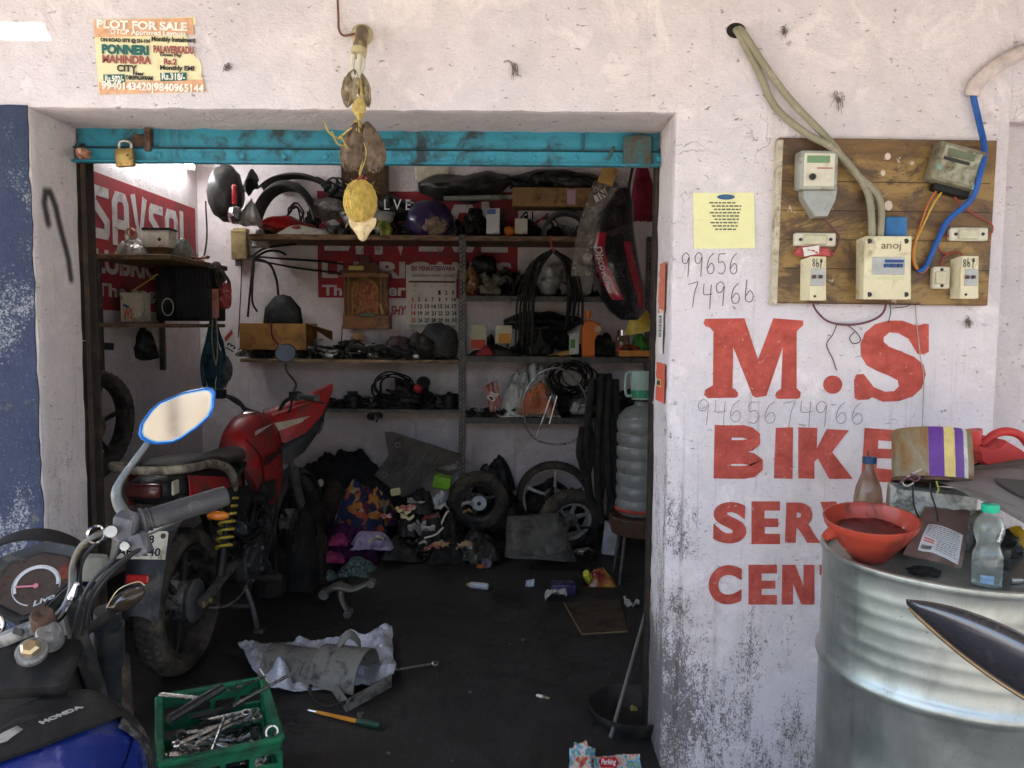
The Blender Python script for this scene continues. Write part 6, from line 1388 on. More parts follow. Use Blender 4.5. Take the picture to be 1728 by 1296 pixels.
# ================================================================== INSIDE: SIGNS ON THE WALLS
REDS = mat('sign_red', (.30, .022, .03), .6, var=.2, vs=5, dirt=(.17, .05, .05), da=.45, ds=8); WHS = mat('sign_white', (.55, .52, .50), .7, var=.12, vs=9, dirt=(.3, .24, .22), da=.4, ds=10)
ANG = {'S': [[(1, .86), (.2, .86), (.14, .80), (.14, .66), (.86, .36), (.86, .2), (.8, .14), (0, .14)]], 'A': [[(.14, 0), (.14, .74), (.28, .87), (.72, .87), (.86, .74), (.86, 0)], [(.28, .38), (.72, .38)]],
       'V': [[(.10, 1), (.5, .14), (.90, 1)]], 'O': [[(.5, .87), (.26, .87), (.14, .74), (.14, .26), (.26, .13), (.74, .13), (.86, .26), (.86, .74), (.74, .87), (.49, .87)]], 'L': [[(.14, 1), (.14, .13), (1, .13)]],
       'U': [[(.14, 1), (.14, .2), (.24, .1), (.76, .1), (.86, .2), (.86, 1)]]}
def wallsign(Mw, W_, H_, letters, lines, name, s0=.50, sh=.43):
    """red sign painted on a wall; Mw maps local xy to the wall"""
    t = obj(name, MB(Mw).prism([(0, 0), (W_, 0), (W_, H_), (0, H_)], .002), REDS, shop)
    mb = MB(Mw); k = 0; n = len(letters); cw = W_ * .94 / n
    for ch in letters:
        for i, st in enumerate(ANG[ch]): mb.ribbon([(W_ * .035 + cw * k + cw * .84 * x, H_ * s0 + H_ * sh * y) for x, y in st], cw * .25, .0012 + .0004 * i, T(0, 0, .0021))
        k += 1
    obj('sign_lettering', mb, WHS, t, sm=0)
    for tx_, x0, x1, y0, y1, b_ in lines:
        mb = MB(Mw); tx = text_mb(tx_, .1, b_, .0012); mb.merge(tx, T(0, 0, .0021) @ fit(tx, x0 * W_, x1 * W_, y0 * H_, y1 * H_)); obj('sign_lettering', mb, WHS, t, sm=0)
    return t
zs1, zs0 = P(157, 283, 4.13).z, P(157, 522, 4.13).z
MLW = MX(((0, 0, 1, ILX + .001), (1, 0, 0, 4.13 + CAM.y), (0, 1, 0, zs0), (0, 0, 0, 1)))
wallsign(MLW, 1.42, zs1 - zs0, 'SAVSOL', [('LUBRICANTS', .05, .96, .27, .45, .004), ('The engine oil', .05, .9, .07, .20, .003)], 'red_wall_sign')
b0 = P(537, 502, 5.598); b1 = P(873, 502, 5.598)
MBW = MX(((1, 0, 0, b0.x), (0, 0, -1, IBY - .001), (0, 1, 0, b0.z), (0, 0, 0, 1)))
wallsign(MBW, b1.x - b0.x, .76, 'SAVSOL', [('LUBRICANTS', .02, .97, .185, .345, .004), ('Th', .02, .12, .02, .12, .003), ('er', .35, .44, .02, .10, .003)], 'red_wall_sign', .41, .5)
mb = MB(); ptext(mb, 'SHY', 659, 516, 686, 532, 5.597, .002, .003, .001, shear=.25); obj('red_brush_letters', mb, mat('brush_red', (.33, .04, .04), .7), shop, sm=0)
# ================================================================== SHELVES
plank = wood(); SHD = 5.2
def shelf(label, x0, x1, y, d, dep, th, mt, name='shelf', lip=0):
    a, b_ = P(x0, y, d), P(x1, y, d); z = (a.z + b_.z) / 2
    t = thing(name, label, 'shelf', V(((a.x + b_.x) / 2, a.y, z - th)))
    mb = MB(); mb.box(((a.x + b_.x) / 2, a.y + dep / 2, z - th / 2), (b_.x - a.x, dep, th), None, .003); obj('board', mb, mt, t)
    if lip: mb = MB(); mb.box(((a.x + b_.x) / 2, a.y - .002, z - lip / 2), (b_.x - a.x, .003, lip)); obj('front_lip', mb, mt, t)
    return t, z
dsteel = mat('grimy_angle_steel', (.06, .058, .055), .5, .5, var=.4, vs=20, dirt=(.16, .14, .11), da=.45, ds=22, bump=.3)
_, z1 = shelf('long dark wooden top shelf across the back wall, loaded with panels and helmets', 418, 1010, 397, SHD, .39, .035, plank)
_, z2 = shelf('wooden middle shelf left of the slotted upright, strewn with greasy tools', 405, 778, 607, SHD, .39, .022, mat('pale_wood_edge', (.30, .19, .10), .7, var=.35, vs=6, dirt=(.06, .045, .035), da=.5, ds=8, stretch=(1.5, 8, 8)))
_, z3 = shelf('thin lower shelf left of the slotted upright with a carburettor cluster', 540, 778, 691, SHD, .30, .012, dsteel, lip=.02)
rk = thing('slotted_rack', 'dark slotted-angle steel rack with three shelves of parts on the right', 'rack', P(790, 800, SHD))
za, zb2 = P(780, 396, SHD).z, 0.0
def upright(px, d):
    mb = MB(); x = P(px, 600, d).x; y = d + CAM.y
    mb.box((x, y, za / 2), (.045, .003, za)); mb.box((x - .021, y + .021, za / 2), (.003, .042, za)); u = obj('upright', mb, dsteel, rk)
    mb = MB()
    k = 0
    while .3 + k * .030 < za - .03:
        z = .3 + k * .030
        for dx in (-.010, .010): mb.prism([(.0045 * math.cos(a), .0075 * math.sin(a)) for a in [2 * PI * i / 8 for i in range(8)]], .0006, T(x + dx, y - .0016, z + (0 if dx < 0 else .012)) @ FRONT)
        k += 1
    obj('slot_holes', mb, mat('slot_light', (.20, .185, .17), .8), u, sm=0)
upright(780, SHD); upright(1094, SHD + .02); upright(780, SHD + .36); upright(1094, SHD + .36)
RZs = []
for y in (500, 602, 706):
    a, b_ = P(785, y, SHD), P(1096, y, SHD); z = (a.z + b_.z) / 2; RZs.append(z)
    mb = MB(); mb.box(((a.x + b_.x) / 2, a.y + .19, z - .004), (b_.x - a.x, .36, .008)); mb.box(((a.x + b_.x) / 2, a.y + .004, z - .02), (b_.x - a.x, .003, .036)); obj('rack_shelf', mb, dsteel, rk)
# left-wall shelf unit
zl = P(280, 440, 4.6).z
t = thing('wall_shelf', 'rough wooden shelf on the left inner wall carrying a black speaker below', 'shelf', V((ILX + .2, 2.1, zl)))
mb = MB(); mb.box((ILX + .215, 4.58 + CAM.y, zl - .015), (.43, .84, .03), RZ(0), .004); obj('board', mb, plank, t)
zl2 = P(280, 546, 4.5).z
mb = MB(); mb.box((ILX + .21, 4.58 + CAM.y, zl2 - .011), (.41, .80, .022), None, .003); obj('board', mb, plank, t)
for y in (4.2, 4.95): mb = MB(); mb.box((ILX + .02, y + CAM.y, (zl + zl2) / 2 - .15), (.03, .03, zl - zl2 + .3), None, .002); obj('bracket', mb, dsteel, t)
# ================================================================== TOP SHELF CONTENTS
BL, RU, GRS, ST, AL = black(), rubber(), grease(), steel(), alu()
fab = lambda n, c, **k: mat('cloth_' + n, c, .9, var=.35, vs=14, dirt=tuple(x * .3 for x in c), da=.45, ds=9, bump=.4, bs=90, **k)
wrapm = mat('clear_wrap', (.35, .35, .32), .22, var=.3, vs=12, dirt=(.12, .11, .09), da=.5, ds=7, coat=.5, bump=.3, bs=30)
t = ITEM('wrapped_helmet', 'black helmet bundled in plastic wrap hanging in the upper left corner', 'helmet', [('shell', g_lump(2.2, .12), SMK, (352, 278, 410, 374), 0, .26), ('red_stripe', g_box(.2), mat('stripe_crimson', (.35, .02, .03), .3, coat=.4), (392, 312, 400, 345), -.02, .03), ('chrome_bowl', g_lump(4, .1), chrome(), (384, 345, 408, 378), -.03, .12)], 5.0, .26)
I('plastic_film', g_cloth(1.2, .8), wrapm, 'shiny crumpled plastic wrap beside the bundled helmet', 'plastic wrap', 404, 334, 440, 380, 5.12, .15)
I('helmet_flap', g_panel(5.5), BL, 'small black plastic flap behind the wrapped helmet', 'panel', 410, 284, 434, 330, 5.25, .1)
I('mudguard', g_arch(15, 165), mat('guard_black', (.028, .027, .026), .5, var=.3, dirt=(.09, .085, .075), da=.5, ds=7), 'wide black arched mudguard lying front on the top shelf over the red sheet', 'mudguard', 431, 305, 536, 374, 5.2, .22)
I('mudguard', g_arch(25, 170), BL, 'long low black mudguard stacked behind on the top shelf', 'mudguard', 440, 292, 560, 332, 5.42, .16)
I('red_fairing', g_panel(1.1, curve=.3), redp, 'red bike panel under the arched mudguard on the top shelf', 'panel', 430, 358, 532, 394, 5.22, .2, zb=z1)
I('paper_bundle', g_cloth(7.1, .3), paper('grimy', (.36, .34, .30)), 'flattened grimy white papers at the left of the top shelf', 'paper', 456, 384, 562, 402, 5.2, .2, zb=z1)
I('engine_casing', g_panel(3.3, curve=.6), AL, 'grey ribbed engine side casing on the top shelf left of the coir ball', 'casing', 518, 330, 582, 372, 5.24, .14, rot=15)
I('cooling_grille', g_mech(11), BL, 'black ribbed plastic grille behind the engine casing', 'grille', 536, 300, 600, 338, 5.38, .1)
t = ITEM('framed_picture', 'dark framed gilt picture hanging high behind the coir ball', 'picture', [('frame', g_box(.02), mat('frame_dark', (.05, .032, .015), .4), (577, 270, 655, 334), 0, .02), ('picture_face', g_box(.0), mat('gilt_picture', (.09, .05, .02), .4, var=.9, vs=45, dirt=(.05, .03, .02), da=.6, ds=30), (583, 276, 649, 328), -.003, .006)], 5.55, .02)
t = ITEM('headlamp_unit', 'round glass headlamp unit with yellow-green bits under the hanging charm', 'headlamp', [('reflector', g_lathe([(0, 0), (.6, .1), (1, .5), (1.05, .55), (1, .6)]), AL, (572, 358, 668, 402), .06, .12), ('lens', g_lump(.5, .03), wrapm, (580, 356, 664, 382), .02, .1), ('bulb_holder', g_mech(5), mat('lime_bits', (.22, .24, .04), .5, var=.6, vs=20), (636, 372, 662, 400), 0, .06)], 5.2, .15)
t = ITEM('black_cowl', 'black cowl with pale scribbled letters behind the charm on the top shelf', 'cowl', [('shell', g_panel(8.2), BL, (636, 326, 702, 372), 0, .12)], 5.34, .12)
mb = MB(); ptext(mb, 'L V E', 650, 338, 694, 355, 5.36, .03, .0, .0006); obj('lettering', mb, mat('white_print', 0), t, sm=0)
t = ITEM('purple_helmet', 'dark purple open helmet with a rough pale lining on the top shelf', 'helmet', [('shell', g_lump(6.6, .06, flat=-.55), mat('purple_shell', (.022, .012, .055), .3, var=.3, dirt=(.10, .09, .09), da=.4, ds=8, coat=.4), (684, 338, 766, 400), 0, .24), ('lining', g_lump(9.1, .4), mat('foam_lining', (.22, .16, .11), .9, var=.5, vs=25), (712, 366, 756, 398), -.02, .08)], 5.2, .24)
t = ITEM('wall_plate', 'round pale wall plate with a bright rim half hidden by the shutter', 'plate', [('rim', g_lathe([(.9, 0), (1, .08), (1.02, 0), (.95, -.05)], 40), mat('rim_cream', (.62, .55, .42), .4), (700, 247, 758, 306), 0, .02), ('disc', g_lathe([(0, .02), (.92, .02), (.92, -.02), (0, -.02)], 40), mat('disc_grey', (.33, .31, .26), .4, dirt=(.2, .18, .14), da=.4), (702, 250, 756, 304), .004, .012)], 5.57, .02)
for o_ in t.children:
    pass
I('long_fairing', g_panel(2.7, curve=.5), SMK, 'long dusty black fairing lying along the top shelf left of the long carton', 'fairing', 706, 288, 862, 342, 5.36, .2, rot=-6)
I('grey_pipe', MB().tube([(-1, 0, 0), (1, 0, .1)], .12, 12), mat('pipe_grey', (.20, .20, .17), .5, dirt=(.1, .09, .07), da=.5), 'straight grey pipe lying in front of the long fairing', 'pipe', 750, 328, 868, 340, 5.26, .04)
I('long_fairing', g_panel(4.9, curve=.5), BL, 'black fairing piece on top of the long carton', 'fairing', 855, 282, 1010, 320, 5.36, .2, rot=3)
t = carton('long brown cardboard carton lying on the top shelf', (866, 317, 1004, 348), 5.24, .2, (.27, .155, .06), ((.45, .30, .34), .66, .1, .76, .9)); 
I('black_casting', g_mech(21), GRS, 'black greasy casting under the long carton', 'casting', 868, 348, 905, 394, 5.36, .15, zb=z1)
I('mixed_casting', g_mech(27), GRS, 'dark casting between the purple helmet and the white cartons', 'casting', 766, 345, 822, 396, 5.34, .16, zb=z1)
carton('tall white and blue carton standing on the top shelf', (821, 352, 843, 394), 5.22, .06, (.55, .54, .52), ((.08, .14, .34), .05, .03, .7, .22)); carton('short cream carton standing on the top shelf', (869, 369, 890, 394), 5.22, .06, (.52, .47, .36))
I('orange_bulb', g_lump(3.0, .15), mat('orange_plastic', (.45, .12, .02), .4), 'small orange plastic lamp cap between two cartons', 'lamp cap', 850, 375, 869, 394, 5.22, .07, zb=z1)
I('red_lever', g_stick(.16), redp, 'short red lever leaning on the grey mudguard arch', 'lever', 902, 360, 926, 379, 5.2, .04)
I('mudguard', g_arch(5, 150), mat('guard_grey', (.10, .10, .095), .5, dirt=(.05, .045, .04), da=.5), 'small grey mudguard arch at the right of the top shelf', 'mudguard', 915, 347, 990, 395, 5.22, .2, zb=z1)
I('foam_pad', g_lump(12, .2), mat('pad_grey', (.18, .175, .165), .8), 'small pale pad at the far right end of the top shelf', 'pad', 978, 345, 1004, 392, 5.3, .1)
# hanging tag and plate on the right
t = ITEM('wooden_tag', 'small wooden block hanging by a wire under the shutter end', 'tag', [('block', g_box(.06), mat('tag_wood', (.30, .17, .05), .6, dirt=(.12, .07, .03), da=.4), (1008, 281, 1034, 310), 0, .03)], 3.3, .03)
for o_ in t.children: o_.rotation_euler = (0, R(18), 0)
t = thing('bent_plate', 'bent grimy number plate end reading TN hanging on the right', 'number plate', P(1013, 340, 4.2))
mb = MB(); pp(mb, [(1001, 330), (1020, 317), (1025, 330), (1006, 342)], 4.2, .003); obj('plate_sheet', mb, mat('plate_white', 0), t, sm=0); mb = MB(); ptext(mb, 'TN', 1004, 322, 1022, 336, 4.2, .004, .002, .0006, rot=-32); obj('registration', mb, ink('black', 0), t, sm=0)
# wrapped red and black tank hanging at right
t = thing('wrapped_fuel_tank', 'black and red fuel tank in plastic wrap hanging by the right jamb', 'fuel tank', P(1045, 540, 4.3))
def tk_sec(k, w_, dp, y_): return [P(0, 0, 1) * 0 + V((0, 0, 0)) for _ in range(1)]
secs = []
for py, cx, w_ in ((318, 1052, 10), (345, 1046, 22), (380, 1038, 30), (420, 1036, 37), (460, 1040, 41), (500, 1050, 38), (525, 1058, 30), (540, 1062, 14)):
    c = P(cx, py, 4.3); ww = m(w_, 4.3); secs.append([c + V((ww * math.copysign(abs(math.cos(a)) ** .8, math.cos(a)), .10 * (w_ / 40) * math.copysign(abs(math.sin(a)) ** .8, math.sin(a)), 0)) for a in [2 * PI * j / 28 for j in range(28)]])
secs = [[V(q) for q in zip(*[[p[i] for p in s] for i in range(3)])] for s in secs]
mb = MB(); mb.loft(secs); obj('tank_shell', mb, mat('tank_black', (.012, .011, .011), .22, var=.3, dirt=(.07, .05, .045), da=.45, ds=7, coat=.6), t, sm=60)
def onface(u, py):
    k = 0; L = [(318, 1052, 10), (345, 1046, 22), (380, 1038, 30), (420, 1036, 37), (460, 1040, 41), (500, 1050, 38), (525, 1058, 30), (540, 1062, 14)]
    while k < 6 and L[k + 1][0] < py: k += 1
    f = (py - L[k][0]) / (L[k + 1][0] - L[k][0]); cx = L[k][1] + f * (L[k + 1][1] - L[k][1]); w_ = L[k][2] + f * (L[k + 1][2] - L[k][2])
    a = math.acos(max(-.98, min(.98, u))); c = P(cx, py, 4.3); return c + V((m(w_, 4.3) * math.copysign(abs(math.cos(a)) ** .8, math.cos(a)), -.10 * (w_ / 40) * abs(math.sin(a)) ** .8 - .004, 0))
mb = MB(); mb.sheet(lambda u, v: onface(-.92 + .5 * v + .55 * max(0, u - .3), 395 + 112 * u), 18, 6, .003); obj('red_flash', mb, mat('deep_red_paint', (.24, .012, .02), .22, var=.3, coat=.5, dirt=(.06, .02, .02), da=.4), t)
mb = MB(); mb.sheet(lambda u, v: onface(.25 + .35 * v + .25 * u, 410 + 110 * u), 18, 4, .003); obj('red_flash', mb, mat('deep_red_paint', 0), t)
mb = MB(); tx = text_mb('Discover', .03, .0006, .0008, shear=.3); pm = onface(-.55, 450); mb.merge(tx, T(pm + V((.0, -.006, 0))) @ FRONT @ RZ(-72) @ fit(tx, -.11, .11, -.022, .022)); obj('script', mb, mat('script_grey', (.45, .44, .42), .4), t, sm=0)
def wr(u, v):
    px = 1068 - 66 * v + 8 * math.sin(u * 9); py = 308 + 250 * u; return P(px + 30 * u * (1 - v) - 22 * math.sin(PI * min(1, u * 1.3)) * v, py, 4.22 + .03 * NZ.noise(V((u * 8, v * 5, 1))))
mb = MB(); mb.sheet(lambda u, v: P(1062 - (62 * v) * (1 - u * .15) + 5 * math.sin(v * 9 + u * 4) - (48 * u * v ** 2), 306 + 160 * u, 4.36 + .05 * NZ.noise(V((u * 9, v * 7, 1)))), 26, 20, .002); obj('plastic_wrap', mb, mat('wrap_film', (.28, .26, .22), .2, var=.35, vs=10, alpha=.5, dirt=(.5, .47, .4), da=.4, ds=12, coat=.5, bump=.4, bs=25), t)
mb = MB(); ptube(mb, [(1070, 270, 4.3), (1064, 300, 4.3), (1056, 345, 4.25)], .008, 8); obj('hanging_strap', mb, RU, t)
I('red_cloth', g_cloth(15.2, .5), fab('crimson', (.22, .02, .035)), 'dark red cloth hung high against the right side', 'cloth', 1062, 272, 1108, 372, 4.9, .15)
t = thing('yellow_funnel', 'yellow plastic funnel upside down at the right end of the rack', 'funnel', P(1080, 560, 4.6)); yf = mat('funnel_yellow', (.45, .33, .05), .5, dirt=(.2, .14, .04), da=.4)
a, b_ = P(1066, 458, 4.6), P(1085, 560, 4.6); L = (b_ - a).length; mb = MB(); mb.lathe([(.016, 0), (.022, L * .55), (.03, L * .6), (.10, L * .93), (.105, L), (.10, L), (.02, L * .6)], 28, axis_to(a, b_)); obj('cone', mb, yf, t)
# ================================================================== LEFT WALL ITEMS
t = thing('black_speaker', 'black speaker cabinet with a white ring on the left wall shelf', 'speaker', P(300, 541, 4.6)); d = 4.62
mb = MB(); pbox(mb, 262, 450, 353, 541, d, .26, .008); cabm_ = mat('cabinet_black', (.014, .014, .015), .5, dirt=(.05, .045, .04), da=.4, ds=12); obj('cabinet', mb, cabm_, t)
mb = MB()
for k in range(12): pbox(mb, 297 + k * 4.4, 456, 299.4 + k * 4.4, 536, d - .006, .006, 0)
obj('front_grille', mb, mat('grille_black', (.03, .03, .032), .4), t, sm=0)
mb = MB(); mb.lathe([(.036, 0), (.040, .003), (.044, 0)], 30, front(P(283, 518, d), .001) @ SC(.85, 1.25, 1), close=True); obj('white_ring', mb, mat('ring_white', (.5, .48, .45), .5), t)
t = carton('cream carton with red and blue letters left of the speaker', (203, 494, 240, 543), 4.3, .10, (.52, .46, .34)); 
mb = MB(); ptext(mb, 'WS', 208, 520, 224, 538, 4.3, .001, .003, .0006); obj('lettering', mb, ink('red', 0), t, sm=0); mb = MB(); pbox(mb, 207, 514, 218, 519, 4.299, .002, 0, 25); obj('blue_mark', mb, ink('blue', 0), t, sm=0)
I('yellow_stick', g_stick(.06), mat('stick_yellow', (.42, .30, .07), .6), 'yellow wooden ruler stick leaning behind the cream carton', 'stick', 222, 462, 268, 492, 4.35, .03)
t = ITEM('white_meter_box', 'white box with a dark diamond mark standing on the left wall shelf', 'box', [('box_front', g_box(.02), mat('box_white', (.68, .65, .55), .5, dirt=(.3, .26, .18), da=.3), (247, 390, 292, 418), 0, .10), ('lid_edge', g_box(.02), BL, (246, 386, 293, 390), -.003, .11), ('base_block', g_box(.03), mat('base_brown', (.13, .08, .05), .6, dirt=(.05, .04, .03), da=.4), (254, 418, 288, 436), .01, .10)], 4.5, .1)
mb = MB(); c = P(269, 404, 4.5); mb.box((0, 0, 0), (.018, .001, .018), T(c + V((0, -.0015, 0))) @ RY(45)); obj('diamond_mark', mb, dk, t, sm=0)
I('plastic_bag', g_cloth(3.1, .6), mat('bag_brown', (.14, .11, .09), .3, var=.4, dirt=(.3, .28, .25), da=.5, ds=10, coat=.4), 'brownish plastic bag left of the white box on the wall shelf', 'bag', 196, 398, 254, 437, 4.42, .2)
I('plastic_bag', g_cloth(5.6, .6), mat('bag_green', (.22, .26, .22), .3, var=.4, dirt=(.1, .1, .09), da=.5, ds=10, coat=.4), 'pale green plastic bag right of the white box on the wall shelf', 'bag', 288, 400, 324, 438, 4.55, .2)
I('wire_hank', g_loops(3, 5), wire_mat('ochre', (.28, .15, .05)), 'small hank of coloured wire on the left wall shelf', 'wire', 212, 384, 230, 404, 4.5, .05)
I('tool_bits', g_mech(31), mat('mixed_bits', (.22, .10, .06), .5, var=.8, vs=30), 'small red and yellow bits at the right end of the wall shelf', 'tools', 318, 428, 354, 441, 4.6, .1)
I('black_mudflap', g_panel(9.4, curve=.3), BL, 'torn black mudguard hanging below the left wall shelf', 'mudguard', 209, 556, 268, 616, 4.6, .12, rot=-52)
mb = MB(); mb.box((0, 0, 0), (.004, .22, .04), T(ILX + .01, 4.25 + CAM.y, P(170, 584, 4.25).z) @ RX(-3), .001); one('metal_strip', mb, dk, 'dark flat blade strip fixed low on the left inner wall', 'strip')
I('keyring_bunch', g_bundle(4, 22, 1, .05), mat('tassel_mix', (.07, .06, .045), .6, var=.8, vs=60), 'dark bunch of keys and tassels hanging right of the speaker', 'keys', 347, 441, 388, 494, 4.7, .12)
I('red_pouch', g_lump(7.7, .2), mat('pouch_red', (.36, .05, .05), .5, var=.3, dirt=(.4, .3, .2), da=.35, ds=30), 'small red pouch hanging right of the speaker', 'pouch', 367, 476, 391, 522, 4.72, .08)
t = ITEM('sachet_strip', 'red and white sachet strip hanging on a cord right of the speaker', 'sachet', [('sachet', g_box(.05), mat('sachet_red', (.45, .20, .16), .4, var=.7, vs=12), (356, 488, 369, 536), 0, .01), ('cord', MB().tube([(-.3, 0, 1), (-.5, 0, 0), (.1, 0, -1), (.5, 0, 0), (.3, 0, 1)], .07, 6, sm=5), mat('cord_pale', (.42, .36, .26), .8), (357, 534, 368, 618), 0, .01)], 4.66, .01)
I('teal_cloth', g_bundle(9, 16, 1, .09), fab('teal', (.035, .09, .11)), 'faded teal cloth hanging on the left wall beside the corner', 'cloth', 342, 535, 380, 668, 4.85, .12)
I('grey_cloth', g_bundle(12, 12, 1, .12), fab('grey', (.16, .155, .15)), 'grey rag hanging below the teal cloth', 'cloth', 362, 590, 390, 660, 4.95, .1)
t = thing('price_card', 'white card with red and black marks hanging by the corner', 'card', P(388, 600, 4.75)); mb = MB(); pp(mb, [(377, 572), (392, 552), (400, 590), (382, 602)], 4.75, .002); obj('card_sheet', mb, paper('white', 0), t, sm=0); mb = MB(); pp(mb, [(379, 570), (391, 556), (393, 563), (381, 577)], 4.747, .001); obj('red_mark', mb, ink('red', 0), t, sm=0); mb = MB(); ptext(mb, '13', 384, 578, 395, 594, 4.747, .0005, .002, .0006, rot=-60); obj('figures', mb, ink('black', 0), t, sm=0)
t = ITEM('junction_box', 'old yellowed wooden junction box on the back wall near the corner', 'junction box', [('box_body', g_box(.03), mat('jb_ochre', (.25, .18, .08), .6, dirt=(.10, .07, .04), da=.5), (393, 390, 418, 438), 0, .07), ('box_top', g_box(.05), mat('jb_yellow', (.36, .28, .12), .6), (396, 386, 418, 392), -.004, .078), ('conduit_stub', g_box(.05), dsteel, (398, 438, 408, 449), .02, .03)], 5.5, .07)
for k, (lab, pts, r_) in enumerate((('black cable stretched along the back wall under the top shelf', [(420, 432, 5.5), (480, 437, 5.55), (540, 441, 5.55), (580, 446, 5.55)], .007), ('black cable slanting along the back wall to the shrine', [(425, 438, 5.5), (500, 452, 5.56), (560, 460, 5.56), (590, 466, 5.54)], .007), ('curved black cable arching down to the round black disc', [(432, 436, 5.45), (455, 446, 5.45), (466, 470, 5.45), (470, 500, 5.45)], .010), ('black cable hanging straight down from the junction box', [(428, 430, 5.45), (424, 470, 5.45), (418, 535, 5.45)], .008), ('black cable with a bent end hanging from the junction box', [(429, 432, 5.43), (426, 480, 5.43), (426, 510, 5.43), (434, 526, 5.43)], .008), ('black cable curving up under the top shelf', [(426, 432, 5.43), (450, 418, 5.43), (500, 412, 5.43)], .008), ('short black cable with a knob end', [(428, 436, 5.42), (450, 424, 5.42), (470, 424, 5.42), (483, 430, 5.42)], .009), ('thin black cord hanging down the corner', [(408, 448, 5.5), (406, 500, 5.5), (402, 570, 5.5)], .004), ('black cord running down the side wall corner', [(347, 340, 5.2), (349, 400, 5.1), (343, 440, 5.0)], .006))):
    wire(lab, pts, r_, RU)
I('pale_rag', g_cloth(8.8, .7), fab('pale', (.30, .27, .25)), 'pale rag stuffed beside the junction box', 'rag', 424, 386, 456, 418, 5.3, .1)
# ================================================================== MIDDLE SHELF
t = ITEM('round_disc', 'black rounded disc standing behind the cardboard box', 'disc', [('disc', g_lathe([(0, .3), (.4, .28), (.9, .15), (1, 0), (.9, -.1), (0, -.15)], 40), BL, (444, 497, 511, 566), 0, .10)], 5.4, .1)
for o_ in t.children: pass
t = thing('cardboard_box', 'open brown cardboard box with a raised flap on the middle shelf', 'box', P(460, 592, 5.2)); cb = mat('card_orange', (.34, .17, .045), .8, var=.2, vs=8, dirt=(.15, .08, .03), da=.35, ds=6)
mb = MB(); pbox(mb, 404, 546, 516, 590, 5.2, .008, .001); c = P(404, 568, 5.2); e_ = P(516, 568, 5.2); mb.box((c.x + .004, c.y + .16, c.z), (.008, .3, m(44, 5.2))); mb.box((e_.x - .004, e_.y + .16, e_.z), (.008, .3, m(44, 5.2))); pbox(mb, 404, 546, 516, 590, 5.5, .008, .001); obj('box_body', mb, cb, t)
mb = MB(); mb.sheet(lambda u, v: P(516 + 44 * u, 546 + 32 * u * v + 0 * v, 5.2 + .28 * v).lerp(P(516 + 46 * u, 544 + 28 * u, 5.2 + .3 * v), .5), 4, 4, .004); obj('flap', mb, cb, t)
wire('red and black wire hanging over the cardboard box', [(458, 545, 5.18), (459, 565, 5.17), (466, 578, 5.17), (480, 590, 5.16)], .006, wire_mat('maroon', (.12, .02, .03)))
# shrine
t = thing('wooden_shrine', 'small carved wooden wall shrine with a gilt picture beside the calendar', 'shrine', P(616, 556, 5.5)); sw = mat('shrine_wood', (.23, .10, .035), .5, var=.3, vs=8, dirt=(.07, .035, .02), da=.4, coat=.2); d = 5.44
def sb(nm, rc, dd, dep, mt_=sw, bev=.004): mb = MB(); pbox(mb, *rc, dd, dep, bev); return obj(nm, mb, mt_, t)
sb('back_panel', (580, 462, 655, 552), d + .10, .03); sb('base_drawer', (578, 532, 657, 555), d, .13); sb('top_cornice', (578, 460, 657, 468), d + .01, .12)
mb = MB(); pp(mb, [(566, 461), (585, 452), (607, 446), (612, 432), (622, 432), (626, 445), (640, 446), (640, 461)], d + .05, .03); obj('gable', mb, mat('shrine_dark', (.09, .04, .02), .5), t)
sb('nameplate', (588, 448, 614, 456), d - .0, .01, mat('gold_label', (.50, .38, .10), .4))
for x in (582, 589, 643, 650): mb = MB(); a, b_ = P(x, 532, d + .02), P(x, 468, d + .02); mb.lathe([(.010, 0), (.012, .01), (.008, .03), (.008, .2), (.011, .23), (.008, (b_ - a).length)], 12, axis_to(a, b_)); obj('column', mb, sw, t)
sb('picture', (596, 474, 637, 530), d + .09, .01, mat('deity_picture', (.24, .035, .025), .3, var=.9, vs=50, dirt=(.42, .28, .05), da=.5, ds=45), 0)
mb = MB(); mb.tube([P(595, 531, d + .085), P(595, 488, d + .085), P(604, 474, d + .085), P(616, 470, d + .085), P(629, 474, d + .085), P(638, 488, d + .085), P(638, 531, d + .085)], .009, 8); obj('arch_frame', mb, mat('gold_frame', (.36, .22, .06), .4, .4), t)
sb('offering_tray', (606, 528, 634, 534), d - .02, .04, mat('tray_green', (.08, .13, .07), .5)); mb = MB(); ptube(mb, [(641, 512, d - .01), (644, 522, d - .01), (646, 530, d - .01)], .012, 8); obj('small_lamp', mb, mat('lamp_cream', (.42, .28, .14), .5), t)
wire('thin black cord hanging from the shrine corner', [(578, 548, 5.5), (577, 560, 5.5), (576, 582, 5.5)], .004, RU)
